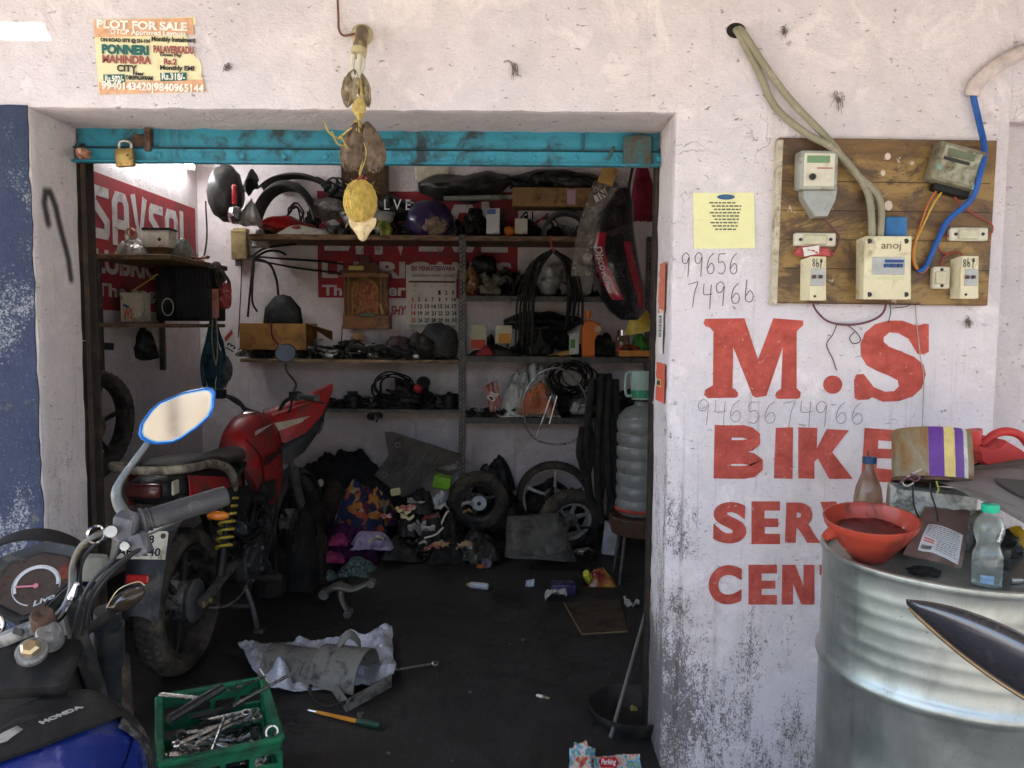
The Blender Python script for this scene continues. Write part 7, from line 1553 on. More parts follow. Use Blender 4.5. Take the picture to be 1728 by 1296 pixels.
# calendar
t = thing('wall_calendar', 'white monthly wall calendar with a plum heading beside the slotted upright', 'calendar', P(726, 556, 5.585)); d = 5.59
mb = MB(); psheet(mb, ((685, 447), (770, 447), (770, 555), (686, 556)), d, .004, .008, .001); obj('page', mb, paper('calendar', (.62, .60, .53)), t, sm=0)
mb = MB(); ptext(mb, 'SRI VENKATESWARA', 694, 449, 768, 457, d - .014, 0, .003, .0006); ptext(mb, 'ENGINEERING WORKS, CHENNAI', 697, 463, 766, 468, d - .014, 0, .001, .0006); obj('heading', mb, ink('plum', (.22, .03, .12)), t, sm=0)
mb = MB(); pbox(mb, 690, 474, 768, 477, d - .012, .002, 0); obj('page_seam', mb, mat('seam_brown', (.12, .07, .04), .7), t, sm=0)
mb = MB(); mr_ = MB(); n = 1
for r_ in range(5):
    for c in range(7):
        day = r_ * 7 + c - 3 + (0); 
        if r_ == 0 and c < 4: continue
        day = r_ * 7 + c - 3
        if not 1 <= day <= 31: continue
        x, y = 694 + c * 11.4, 490 + r_ * 11.6; ptext(mr_ if c == 0 else mb, str(day), x, y, x + (7.5 if day > 9 else 4), y + 7.5, d - .014, 0, .004, .0006, res=1)
obj('dates', mb, ink('black', 0), t, sm=0); obj('sunday_dates', mr_, ink('red', 0), t, sm=0)
mb = MB(); pbox(mb, 690, 548, 768, 553, d - .011, .002, 0); obj('footer_grid', mb, mat('grid_grey', (.35, .36, .30), .8), t, sm=0)
# clutter of tools on the middle shelf
q = random.Random(5)
for k in range(15):
    x = 412 + k * 24 + q.uniform(-6, 6); w_ = q.uniform(22, 40); h_ = q.uniform(9, 20)
    I('greasy_part', g_mech(100 + k, 5), GRS if k % 3 else ST, 'small black greasy engine part lying along the middle shelf', 'engine part', x - w_ / 2, 607 - h_, x + w_ / 2, 607, 5.22 + .02 * (k % 5), .1, 'greasy parts along the middle shelf', zb=z2)
for k in range(7):
    x = 515 + k * 24; L = q.uniform(40, 80)
    mb = MB(); mb.tube([(-1, 0, 0), (-.5, .1, .1), (.5, -.1, .05), (1, 0, .1)], .05, 7, sm=3); mb.cyl((-1, 0, -.06), (-1, 0, .06), .12, 6)
    I('long_spanner', mb, ST if k % 2 else GRS, 'long thin dark spanner among the parts on the middle shelf', 'spanner', x - L / 2, 580 + q.uniform(0, 16), x + L / 2, 592 + q.uniform(0, 12), 5.2 + .03 * (k % 3), .05, 'spanners on the middle shelf', rot=q.uniform(-6, 10))
I('crank_case', g_mech(41), BL, 'low black plastic casing in the middle of the middle shelf', 'casing', 560, 572, 660, 600, 5.36, .16); I('small_box_lid', g_panel(6.1), card(), 'torn brown card corner standing behind the tools', 'card', 592, 556, 614, 580, 5.45, .02)
t = ITEM('rubber_boot', 'reddish black rubber boot on the middle shelf below the calendar', 'boot', [('boot', g_lump(14.2, .25), mat('boot_plum', (.05, .025, .03), .5, dirt=(.12, .09, .09), da=.4), (650, 566, 694, 606), 0, .14)], 5.24, .14)
t = ITEM('black_helmet', 'dull black half helmet on the middle shelf next to the slotted upright', 'helmet', [('shell', g_lump(3.7, .1, flat=-.6), mat('helmet_dull', (.035, .034, .034), .5, dirt=(.10, .095, .085), da=.5, ds=6), (706, 544, 774, 604), .08, .2), ('visor', g_panel(2.2), SMK, (690, 560, 732, 606), 0, .08)], 5.22, .2)
# lower shelf
for k in range(9):
    x = 552 + k * 24; w_ = q.uniform(18, 32); h_ = q.uniform(8, 16)
    I('greasy_part', g_mech(140 + k, 5), GRS, 'small greasy engine part on the thin lower shelf', 'engine part', x - w_ / 2, 691 - h_, x + w_ / 2, 691, 5.22, .1, 'greasy parts on the lower shelf', zb=z3)
mb = g_mech(77, 10); mb2 = g_bundle(7, 8, .7, .03); 
t = ITEM('carburettor', 'large tangled carburettor with hoses in the middle of the lower shelf', 'carburettor', [('body', g_mech(77, 11), GRS, (646, 634, 728, 692), 0, .16), ('hose', g_loops(8, 4, r_=.06), RU, (626, 626, 700, 680), -.02, .1), ('red_cap', g_lump(1.5, .1), redp, (697, 648, 714, 664), -.03, .05), ('lever', g_stick(.05), ST, (722, 650, 746, 682), 0, .03)], 5.22, .16)
t = ITEM('ignition_coil', 'squat black ignition coil standing on the lower shelf', 'coil', [('coil', g_lathe([(0, 0), (.8, 0), (.8, .5), (1, .55), (1, .9), (.6, 1), (.6, 1.2), (0, 1.2)]), BL, (580, 660, 610, 690), 0, .1)], 5.22, .1)
I('metal_cup', g_lathe([(0, 0), (.8, 0), (.9, .2), (1, 1), (.92, 1), (.8, .1), (0, .1)]), GRS, 'open black metal cup at the right end of the lower shelf', 'cup', 746, 668, 768, 691, 5.22, .08, zb=z3)
I('rubber_glove', g_bundle(2, 5, 1, .16), RU, 'pair of black rubber boots dangling below the lower shelf', 'boots', 618, 690, 646, 714, 5.19, .06)
wire('thin rod hanging under the left end of the lower shelf', [(546, 698, 5.25), (545, 716, 5.25), (538, 732, 5.25)], .004, RU)
# ================================================================== RACK CONTENTS
zr1, zr2, zr3 = RZs
I('black_ball', g_lump(2.9, .1), BL, 'round black rubber bulb on the upper rack shelf', 'bulb', 794, 430, 838, 466, 5.34, .14); I('amber_lens', g_lump(4.4, .3), mat('amber_dim', (.16, .08, .02), .3, var=.4, coat=.3), 'dull amber lamp lens beside the slotted upright on the upper rack shelf', 'lamp', 782, 446, 808, 498, 5.24, .1, zb=zr1)
I('engine_cover', g_mech(51), mat('cover_sandy', (.17, .155, .12), .6, .3, var=.5, vs=25, dirt=(.05, .045, .04), da=.5), 'sandy grey engine cover on the upper rack shelf', 'casing', 808, 458, 862, 499, 5.22, .14, zb=zr1); I('black_casting', g_mech(53), GRS, 'black casting right of the sandy engine cover', 'casting', 848, 452, 880, 499, 5.28, .12, zb=zr1)
I('headlamp_bowl', g_lathe([(0, .0), (.5, .1), (.9, .5), (1, 1), (.94, 1), (.85, .5), (.4, .15), (0, .1)]), AL, 'dented headlamp bowl behind the hanging cables', 'headlamp', 902, 450, 950, 499, 5.26, .14, zb=zr1); I('black_casting', g_mech(55), GRS, 'black gearbox casting behind the hanging cables', 'casting', 876, 458, 930, 499, 5.38, .14, zb=zr1)
I('clear_headlamp', g_lump(6.2, .15), wrapm, 'dusty clear headlamp glass at the right of the upper rack shelf', 'headlamp', 958, 446, 1002, 500, 5.22, .14, zb=zr1)
carton('red and white carton standing left on the middle rack shelf', (793, 548, 821, 590), 5.22, .1, (.42, .38, .26), ((.40, .05, .03), .05, .6, .95, .97)); t = carton('cream carton with an orange patch tilted on the middle rack shelf', (836, 549, 864, 580), 5.24, .1, (.50, .45, .30), ((.50, .20, .02), .2, .45, .9, .95))
I('tool_roll', g_cloth(4.7, .4), RU, 'black rubber sheet with a red rag along the front of the middle rack shelf', 'sheet', 790, 582, 880, 602, 5.2, .2, zb=zr2); I('red_rag', g_cloth(6.4, .6), fab('red', (.26, .03, .03)), 'small red rag on the middle rack shelf', 'rag', 800, 582, 836, 600, 5.19, .08)
I('tail_fairing', g_panel(7.7, curve=.5), BL, 'swept black tail fairing on the middle rack shelf behind the cables', 'fairing', 850, 522, 984, 566, 5.36, .16, rot=-6); I('engine_block', g_mech(61, 10), GRS, 'black finned engine head on the middle rack shelf', 'engine part', 872, 548, 936, 600, 5.26, .16, zb=zr2)
I('screwdriver', MB().tube([(-1, 0, 0), (-.2, 0, .05), (0, 0, .05), (1, 0, .1)], [.02, .02, .09, .1], 8), mat('handle_ochre', (.30, .17, .03), .4), 'ochre screwdriver lying on the middle rack shelf', 'screwdriver', 926, 586, 964, 598, 5.2, .03, zb=zr2); carton('slim white and green carton beside the orange bottle', (961, 562, 977, 598), 5.2, .05, (.50, .50, .44), ((.10, .22, .06), .1, .3, .6, .7))
t = thing('orange_oil_bottle', 'bright orange engine oil bottle with a handle on the middle rack shelf', 'bottle', P(997, 600, 5.18)); ob = mat('oil_bottle_orange', (.62, .15, .015), .35, var=.1, dirt=(.3, .08, .02), da=.25, coat=.2); d = 5.18
mb = MB(); q_ = [(983, 600), (981, 560), (983, 545), (986, 538), (1000, 538), (1012, 544), (1018, 552), (1010, 560), (1004, 572), (1004, 600)]
pts = [P(x, y, d) for x, y in q_]; mb.prism([(p.x, p.z - P(990, 600, d).z + zr2) for p in pts], .07, T(0, d + CAM.y + .07, 0) @ FRONT, .08); obj('bottle_body', mb, ob, t); mb = MB(); c = P(992, 538, d + .035); mb.cyl((c.x, c.y, c.z + .0), (c.x, c.y, c.z + .055), .022, 18); obj('cap', mb, ob, t)
mb = MB(); mb.lathe([(.024, 0), (.024, .001), (0, .001)], 20, front(P(1009, 556, d), .003)); obj('label_spot', mb, mat('label_tan', (.42, .33, .20), .5), t)
for k, (x, h_) in enumerate(((1014, 30), (1030, 24), (972, 22))): I('greasy_part', g_mech(170 + k, 5), GRS, 'small greasy block around the oil bottle on the rack', 'engine part', x - 14, 600 - h_, x + 14, 600, 5.26, .1, 'greasy blocks on the middle rack shelf', zb=zr2)
t = ITEM('glass_jar', 'small glass jar with a shiny lid at the right of the middle rack shelf', 'jar', [('jar_body', g_lathe([(0, 0), (.9, 0), (1, .1), (1, 1.6), (.8, 1.8), (0, 1.8)]), mat('jar_brown', (.16, .09, .06), .15, var=.4, coat=.5), (1038, 566, 1062, 598), 0, .09), ('lid', g_lathe([(0, 0), (1, 0), (1, .5), (0, .55)]), chrome(), (1041, 556, 1060, 566), .004, .08)], 5.15, .09)
I('wire_nest', g_loops(13, 7, r_=.07), red_w, 'nest of red and black wire in front of the glass jar', 'wire', 1040, 578, 1082, 600, 5.12, .08, zb=zr2); I('green_cloth', g_cloth(2.3, .5), fab('green', (.06, .24, .04)), 'bright green cloth at the far right of the middle rack shelf', 'cloth', 1064, 562, 1096, 592, 5.16, .14); t = I('orange_board', g_box(.02), mat('board_orange', (.50, .20, .04), .6), 'thin orange board lying at the right end of the middle rack shelf', 'board', 1042, 591, 1096, 601, 5.1, .14)
# hanging cables (looped, tied with a red cord)
t = thing('brake_cables', 'big loop of black brake cables hanging from a red cord on the rack', 'cables', P(925, 592, 5.1)); q = random.Random(9)
for k in range(9):
    w_ = q.uniform(28, 56); bx_, by_ = 926 + q.uniform(-6, 6), q.uniform(560, 600); mb = MB(); dd = 5.08 + q.uniform(0, .06)
    ptube(mb, [(934 + q.uniform(-3, 3), 422, dd), (934 - w_ * .7, 445 + q.uniform(-8, 8), dd), (934 - w_ - 4, 500, dd), (934 - w_ - 8, by_, dd)], q.uniform(.006, .010), 8); obj('cable', mb, RU, t); mb = MB()
    ptube(mb, [(934 + q.uniform(-3, 3), 422, dd), (934 + w_ * .6, 445, dd), (934 + w_ * .85, 495, dd), (934 + w_ * q.uniform(.6, 1), by_ - 40, dd)], q.uniform(.006, .010), 8); obj('cable', mb, RU, t)
mb = MB(); ptube(mb, [(928, 398, 5.1), (930, 412, 5.09), (935, 425, 5.08)], .008, 8); obj('red_cord', mb, red_w, t)
# bottom rack shelf: oily plastic bags
t = thing('plastic_sack', 'crumpled white and orange plastic sack on the bottom rack shelf', 'sack', P(880, 706, 5.2)); g = fitbox(g_cloth(11.3, .9, 44, 7), 838, 616, 946, 706, 5.2, .3, zb=zr3); obj('sack_body', g, mat('sack_white', (.42, .42, .38), .4, var=.4, vs=8, dirt=(.10, .09, .08), da=.45, ds=8, coat=.3), t); g = fitbox(g_cloth(4.1, .6), 872, 640, 940, 700, 5.15, .1); obj('orange_print', g, mat('print_orange', (.42, .11, .03), .5, var=.5, vs=12, dirt=(.3, .3, .26), da=.4, ds=18), t)
t = thing('oil_sachet', 'red and white oil pouch leaning on the plastic sack', 'pouch', P(836, 694, 5.16)); mb = MB(); psheet(mb, ((818, 652), (838, 640), (846, 684), (828, 696)), 5.16, 0, .03, .012); obj('pouch_body', mb, mat('pouch_stripe', (.36, .14, .11), .4, var=.8, vs=7, coat=.3), t); mb = MB(); ptext(mb, 'OIL', 822, 660, 840, 676, 5.1, 0, .003, .0006, rot=-60); obj('lettering', mb, paper('white', 0), t, sm=0)
for k in range(6): x = 796 + k * 26; I('greasy_part', g_mech(200 + k, 5), GRS, 'small greasy part on the bottom rack shelf', 'engine part', x - 12, 688, x + 12, 706, 5.2, .1, 'greasy parts on the bottom rack shelf', zb=zr3)
I('cable_tangle', g_loops(17, 14, r_=.035, jit=.4), RU, 'tangle of black cables hanging from the middle rack shelf', 'cables', 918, 606, 1012, 672, 5.12, .16)
mb = MB(); g_ = [P(886, 665, 5.0), P(884, 700, 5.0), P(893, 730, 5.0), P(912, 745, 5.0), P(945, 750, 5.0), P(975, 740, 5.0), P(992, 715, 5.0), P(992, 680, 5.0), P(975, 645, 5.0), P(945, 622, 5.0), P(910, 630, 5.0)]; mb.tube(g_, .007, 8, sm=5, closed=True); t = one('wire_hoop', mb, ST, 'large thin steel wire hoop hanging below the rack', 'hoop')
for lab, pts in (('slanted spoke rod inside the wire hoop, upper', [(895, 655, 5.0), (925, 630, 5.0)]), ('slanted spoke rod inside the wire hoop, ending in a ring', [(930, 668, 5.0), (906, 735, 5.0)]), ('slanted spoke rod inside the wire hoop, shortest', [(940, 668, 5.0), (927, 716, 5.0)])): wire(lab, pts, .006, ST)
# inner tubes hanging at the right
for k, (x0, x1, y0, y1) in enumerate(((990, 1018, 640, 850), (1008, 1034, 630, 880), (1024, 1042, 640, 840), (978, 1000, 720, 800))):
    mb = MB(); ptube(mb, [((x0 + x1) / 2 - 5, y0, 4.9), (x0, (y0 + y1) / 2, 4.88), (x0 + 4, y1 - 20, 4.86), ((x0 + x1) / 2, y1, 4.86), (x1 - 4, y1 - 20, 4.88), (x1, (y0 + y1) / 2, 4.9), ((x0 + x1) / 2 + 5, y0, 4.92)], .025, 12); one('inner_tube', mb, RU, 'limp black inner tube hanging beside the water can', 'inner tube', 'inner tubes hanging on the right')
# water can, mug and stool
pw = PZ(1072, 1010, 0); dw = 4.35
t = thing('water_can', 'tall translucent grey water can on a brown stool by the right jamb', 'water can', P(1072, 868, dw)); prof = [(0, 0), (.10, 0), (.115, .01)]; H_ = m(868 - 674, dw)
for k in range(7): z = .03 + k * (H_ - .12) / 7; prof += [(.128, z), (.134, z + .02), (.134, z + (H_ - .12) / 7 - .02), (.126, z + (H_ - .12) / 7 - .008)]
prof += [(.125, H_ - .08), (.09, H_ - .04), (.04, H_ - .02), (.035, H_), (0, H_)]
cw_ = P(1078, 868, dw); mb = MB(); mb.lathe(prof, 40, T(cw_)); obj('can_body', mb, mat('can_grey', (.27, .28, .26), .3, var=.15, dirt=(.14, .13, .12), da=.35, ds=7, trans=.25, coat=.2), t); mb = MB(); mb.lathe([(.136, .03), (.141, .035), (.141, .045), (.136, .05)], 40, T(cw_), close=True); obj('red_band', mb, mat('band_red', (.35, .05, .03), .5), t)
t = thing('plastic_mug', 'pale green plastic mug upside on the water can', 'mug', P(1078, 676, dw)); mb = MB(); c = P(1080, 674, dw); h_ = m(48, dw); mb.lathe([(0, 0), (.045, 0), (.05, .01), (.056, h_ * .6), (.06, h_), (.056, h_), (.045, .01)], 28, T(c)); obj('mug_body', mb, mat('mug_mint', (.38, .52, .45), .35, var=.1), t); mb = MB(); mb.lathe([(.0575, h_ * .0 + .012), (.0585, .05), (.0575, .055)], 28, T(c) @ SC(.95, .95, 1)); obj('green_base', mb, mat('mug_green', (.05, .30, .15), .4), t); mb = MB(); mb.tube([c + V((-.05, -.02, h_ * .95)), c + V((-.085, -.03, h_ * .9)), c + V((-.085, -.03, h_ * .2)), c + V((-.05, -.02, h_ * .15))], .008, 8, sm=4); obj('handle', mb, mat('mug_mint', 0), t)
t = thing('round_stool', 'dark brown round stool under the water can', 'stool', V((cw_.x, cw_.y, 0))); bs = mat('stool_brown', (.075, .04, .025), .6, dirt=(.03, .025, .02), da=.5); mb = MB(); mb.lathe([(0, 0), (.16, 0), (.17, -.01), (.17, -.035), (.155, -.10), (.15, -.10), (0, -.05)], 36, T(cw_)); obj('seat', mb, bs, t)
for k in range(4): a = PI / 4 + k * PI / 2; mb = MB(); mb.tube([cw_ + V((.12 * math.cos(a), .12 * math.sin(a), -.03)), V((cw_.x + .17 * math.cos(a), cw_.y + .17 * math.sin(a), 0))], .011, 8); obj('leg', mb, dsteel, t)
# ================================================================== FLOOR: WHEELS, HEAPS AND LITTER
def place_wheel(label, px, py, d, Rr, w_, rim, tw, rimmat, yaw, lean, spokes, name='loose_wheel', hubcap=None):
    c = P(px, py, d); t = thing(name, label, 'wheel', V((c.x, c.y, 0)))
    Mw = T(c) @ RZ(yaw) @ RX(lean)
    wheelset(t, Mw, Rr, w_, rim, tw, rimmat, 44, spokes, False, .005, True)
    if hubcap:
        mb = MB(); mb.lathe([(0, tw * .62), (.02, tw * .62), (.022, tw * .55), (.05, tw * .56), (.052, tw * .50), (.03, tw * .4), (0, tw * .4)], 30, Mw @ RX(90)); obj('hub_cap', mb, hubcap, t)
        mb = MB(); mb.lathe([(0, tw * .63), (.014, tw * .63), (.014, tw * .6), (0, tw * .6)], 20, Mw @ RX(90)); obj('bearing', mb, dk, t)
    return t
srim = mat('scooter_rim', (.40, .41, .41), .42, .4, var=.25, dirt=(.10, .09, .08), da=.5, ds=12)
place_wheel('small scooter wheel with a pale blue hub standing left of the alloy wheel', 808, 845, 5.15, .210, .072, .125, .10, mat('scooter_rim_dark', (.07, .068, .065), .55, .5, dirt=(.035, .03, .028), da=.5), 4, 6, 3, hubcap=mat('hub_blue_white', (.50, .56, .58), .4))
place_wheel('large wheel with grey alloy spokes leaning on the back wall', 936, 840, 5.40, .275, .045, .225, .08, mat('alloy_grey', (.50, .50, .47), .4, .4, dirt=(.16, .14, .12), da=.4), -6, 10, 5)
place_wheel('small scooter wheel with a slotted steel rim leaning in front of the alloy wheel', 962, 876, 5.0, .215, .075, .130, .10, srim, 14, 14, 6)
place_wheel('dusty black motorcycle wheel against the left inner wall, half behind the jamb', 150, 722, 3.75, .29, .05, .23, .09, mat('black_alloy', 0), 78, 8, 6)
def heap(name, label, cat, mt, x0, y0, x1, y1, d, dep, seed, amp=.5, fold=5, zb=None, group=None, n=40): return I(name, g_cloth(seed, amp, n, fold), mt, label, cat, x0, y0, x1, y1, d, dep, group, zb=zb)
mt, nt, b, vec = newmat('floral_cloth')
v1 = _n(nt, 'ShaderNodeTexVoronoi'); v1.inputs['Scale'].default_value = 22; nt.links.new(vec, v1.inputs['Vector'])
cr = _n(nt, 'ShaderNodeValToRGB'); nt.links.new(v1.outputs['Color'], cr.inputs[0]); cr.color_ramp.interpolation = 'CONSTANT'
for i, (p_, c_) in enumerate(((0, (.012, .016, .05)), (.35, (.015, .02, .07)), (.5, (.30, .06, .02)), (.62, (.10, .012, .03)), (.72, (.36, .14, .02)), (.8, (.28, .22, .12)))):
    e_ = cr.color_ramp.elements[i] if i < 2 else cr.color_ramp.elements.new(p_); e_.position = p_; e_.color = (*c_, 1)
nt.links.new(cr.outputs[0], b.inputs['Base Color']); b.inputs['Roughness'].default_value = .9
heap('black_sheet', 'long crumpled black sheet heaped along the foot of the back wall', 'sheet', fab('soot', (.014, .014, .016)), 478, 756, 700, 870, 5.2, .35, 2.6, .6)
heap('dark_sack', 'dark oily sack slumped beside the red motorcycle front', 'sack', fab('sooty', (.022, .02, .018)), 466, 790, 560, 948, 4.5, .4, 8.1, .6, zb=0)
heap('dark_sack', 'brown-black sack behind the floral cloth', 'sack', fab('brownsack', (.04, .03, .022)), 520, 800, 610, 900, 5.0, .35, 6.6, .6)
heap('floral_cloth', 'dark blue and orange floral cloth heaped on the floor', 'cloth', mt, 562, 806, 672, 892, 4.85, .3, 5.3, .9, 9)
heap('purple_cloth', 'deep purple cloth spread on the floor in front of the floral one', 'cloth', fab('purple', (.055, .008, .05)), 518, 890, 650, 948, 4.55, .4, 3.2, .9, 9, zb=0)
heap('lavender_cloth', 'pale lavender cloth strip lying on the purple cloth', 'cloth', fab('lavender', (.32, .26, .38)), 588, 894, 668, 922, 4.5, .2, 7.4, .9, 9)
heap('pink_cloth', 'small pink cloth fold at the left edge of the purple cloth', 'cloth', fab('pink', (.26, .03, .10)), 552, 900, 590, 918, 4.45, .12, 9.2, .6); heap('pink_cloth', 'pink cloth corner on the floor below the patterned rag', 'cloth', fab('pink', 0) if False else mat('cloth_pink', 0), 538, 930, 584, 946, 4.3, .12, 1.9, .5)
spk = mat('speckled_rag', (.13, .20, .18), .9, var=.9, vs=90, dirt=(.02, .02, .03), da=.7, ds=70)
heap('patterned_rag', 'speckled green-grey rag in front of the purple cloth', 'rag', spk, 570, 920, 634, 946, 4.32, .22, 4.6, .5, zb=0); heap('patterned_rag', 'small speckled rag end lying farthest left on the floor', 'rag', spk, 530, 938, 568, 954, 4.25, .12, 6.1, .5, zb=0)
for k, (x0, y0, x1, y1, c_) in enumerate(((668, 850, 710, 900, 0), (700, 870, 760, 925, 1), (640, 905, 720, 940, 0), (720, 900, 790, 945, 1), (690, 820, 735, 862, 0), (740, 855, 775, 900, 1), (770, 890, 850, 940, 0), (430, 860, 480, 950, 0), (450, 800, 500, 870, 1))):
    heap('oily_rag', 'black oily scrap in the heap on the floor', 'scrap', (fab('soot2', (.025, .023, .02)) if c_ else GRS), x0, y0, x1, y1, 4.75 - .002 * (y1 - 850), .25, 20 + k, .8, 7, group='oily scraps in the floor heap')
q = random.Random(3)
for k in range(26):
    x = q.uniform(640, 1010); y = q.uniform(885, 950); s = q.uniform(8, 17); p = PZ(x, y, 0); d = p.y - CAM.y
    I('small_part', g_mech(300 + k, 4), (GRS, ST, GRS, RU)[k % 4], 'small oily metal part strewn on the workshop floor', 'metal part', x - s, y - s, x + s, y, d, .07, 'small oily parts strewn on the floor', zb=0)
t = thing('grey_shield', 'grey moulded plastic shield leaning on the back wall behind the heap', 'panel', P(700, 830, 5.2)); d = 5.15
gp = mat('shield_grey', (.075, .066, .056), .55, var=.2, dirt=(.04, .035, .03), da=.45, ds=6)
mb = MB(); pp(mb, [(650, 728), (664, 729), (778, 766), (777, 776), (742, 788), (716, 806), (700, 832), (680, 840), (632, 802), (656, 768), (652, 745)], d, .02, .04); obj('shield_body', mb, gp, t)
mb = MB()
for k in range(4): a = P(694 + k * 15, 752 + k * 5, d - .024); b_ = P(664 + k * 13, 800 + k * 9, d - .024); mb.tube([a, b_], .005, 6)
obj('rib', mb, gp, t); 
for x, y in ((672, 750), (718, 772), (690, 790), (650, 800)): mb = MB(); mb.lathe([(.012, 0), (.02, .004), (.02, 0)], 14, front(P(x, y, d), .02), close=True); obj('screw_boss', mb, mat('boss_light', (.15, .14, .12), .6), t)
heap('black_bin_bag', 'black polythene bundle piled behind the scooter wheel', 'bag', BL, 796, 766, 872, 830, 5.4, .2, 3.9, .6)
I('pale_cover', g_panel(3.1), mat('pale_cover', (.33, .33, .29), .5, dirt=(.15, .14, .12), da=.4), 'pale plastic cover under the grey shield by the upright', 'cover', 728, 780, 778, 802, 5.3, .08); I('green_box', g_box(.12), mat('lime_green', (.16, .38, .02), .5, dirt=(.05, .1, .02), da=.3), 'bright lime green plastic box in the heap left of the scooter wheel', 'box', 731, 802, 762, 824, 5.0, .1, rot=12)
I('white_cover', g_panel(4.4), mat('white_cover', (.42, .45, .47), .4, dirt=(.15, .15, .15), da=.35), 'white scuffed plastic cover in the heap', 'cover', 724, 834, 758, 862, 4.9, .08, rot=-35); I('torn_packet', g_scrap(3.3), mat('litter_red', (.40, .08, .05), .5, var=.9, vs=20, dirt=(.4, .4, .38), da=.6, ds=20), 'red and white torn packet in the heap left of the scooter wheel', 'packet', 712, 860, 744, 884, 4.75, .1); I('torn_packet', g_scrap(5.3), mat('litter_white', (.40, .40, .40), .5, var=.6, vs=20, dirt=(.3, .03, .03), da=.5, ds=16), 'white and red printed packet lower in the heap', 'packet', 688, 878, 722, 906, 4.65, .1)
I('cream_tag', g_box(.2), mat('tag_cream', (.50, .46, .25), .6), 'small cream tag beside the floral cloth', 'tag', 659, 824, 676, 836, 4.8, .03, rot=-10); I('white_bottle_cap', g_lump(2.2, .1), mat('cap_cream', (.45, .42, .3), .5), 'small pale cap at the left of the heap', 'cap', 536, 808, 546, 822, 4.8, .03)
wire('pale strip sticking up out of the heap beside the scooter wheel', [(742, 890, 4.7), (752, 868, 4.72), (757, 862, 4.74)], .007, white_pl()); wire('bent pale wire on the floor heap', [(716, 908, 4.5), (735, 902, 4.52), (748, 890, 4.55)], .006, white_pl())
mb = MB(); c = PZ(690, 940, .01); mb.tube([c + V((.11 * math.cos(a), .08 * math.sin(a), 0.0)) for a in [2 * PI * i / 16 for i in range(16)]], .006, 8, closed=True, sm=3); one('rubber_ring', mb, RU, 'thin black rubber ring lying on the floor before the heap', 'ring')
# grey plastic cover, spray cans, canister
t = thing('grey_cover', 'dented dusty grey plastic cover lying in front of the two right wheels', 'cover', PZ(910, 948, 0)); cg = mat('cover_grey', (.10, .098, .085), .6, var=.35, vs=6, dirt=(.04, .038, .034), da=.55, ds=9, bump=.3)
mb = MB(); q4 = [P(856, 872, 4.72), P(944, 866, 4.72), P(972, 948, 4.52), P(853, 940, 4.5)]
def cvr(u, v):
    p = q4[0].lerp(q4[1], u).lerp(q4[3].lerp(q4[2], u), v); e = 1 - max(abs(2 * u - 1), abs(2 * v - 1)) ** 6
    return p + V((0, -.05 * e - .012 * NZ.noise(V((u * 3, v * 3, 5))), .035 * e * (1 - v)))
mb.sheet(cvr, 24, 20, .008); obj('cover_shell', mb, cg, t)
mb = MB(); mb.tube([cvr(u, .97) + V((0, -.01, .004)) for u in [i / 12 for i in range(13)]], .010, 8); obj('lower_lip', mb, cg, t)
def lying_can(label, p0, p1, r_, mbody, mcap, name='spray_can'):
    t = thing(name, label, 'can', (p0 + p1) / 2 - V((0, 0, r_))); L = (p1 - p0).length; mm = axis_to(p0, p1); mb = MB(); mb.lathe([(0, 0), (r_ * .8, 0), (r_, .006), (r_, L * .78), (r_ * .75, L * .86), (r_ * .5, L * .88)], 24, mm); obj('can_body', mb, mbody, t); mb = MB(); mb.lathe([(r_ * .5, L * .87), (r_ * .45, L), (0, L)], 16, mm); obj('can_cap', mb, mcap, t); return t
p = PZ(821, 952, .03); lying_can('silver and purple spray can lying beside the grey cover', p, p + V((.015, .16, .012)), .032, mat('can_silver', (.22, .20, .24), .3, .5, var=.6, vs=20), chrome())
p = PZ(824, 990, .018); lying_can('small white tube with a yellow end lying on the open floor', p, p + V((-.12, .035, 0)), .018, mat('tube_white', (.46, .50, .52), .4, var=.1), mat('tube_yellow', (.40, .36, .10), .5), 'grease_tube')
I('oil_can_small', g_mech(66, 4), mat('can_olive', (.13, .135, .10), .5, .3, dirt=(.05, .05, .04), da=.4), 'small squat olive can by the spray can', 'can', 784, 896, 818, 932, 4.55, .12, zb=0)
for lab, x, y, s in (('orange plastic cap lying under the olive can', 806, 942, 7), ('orange plastic cap lying nearer the white tube', 811, 961, 8)): I('orange_stopper', g_lump(1.1, .1), mat('orange_plastic', 0), lab, 'cap', x - s, y - 8, x + s, y, PZ(x, y, 0).y - CAM.y, .03, zb=0)
# right side litter
I('pale_tile', g_box(.03), mat('slab_white', (.33, .33, .35), .8, dirt=(.15, .15, .15), da=.4), 'pale slab leaning in the corner by the stool', 'slab', 1018, 880, 1044, 936, 4.75, .05, rot=6)
mb = MB(); psheet(mb, ((888, 980), (902, 978), (901, 992), (886, 994)), PZ(894, 990, 0).y - CAM.y, -.01, .01, .003); one('blue_wrapper', mb, mat('wrapper_blue', (.45, .52, .62), .4, var=.5, vs=30), 'small white and blue wrapper on the open floor', 'wrapper')
t = ITEM('blue_black_pack', 'small dark blue pack lying by the snack packet', 'pack', [('pack', g_box(.06), mat('pack_navy', (.035, .03, .10), .3, var=.7, vs=30, coat=.4), (930, 983, 971, 1003), 0, .09)], PZ(950, 1004, 0).y - CAM.y, .09); I('clear_cup', g_scrap(8.8), wrapm, 'crumpled clear cup in front of the dark blue pack', 'cup', 918, 994, 958, 1016, PZ(938, 1016, 0).y - CAM.y, .08, zb=0)
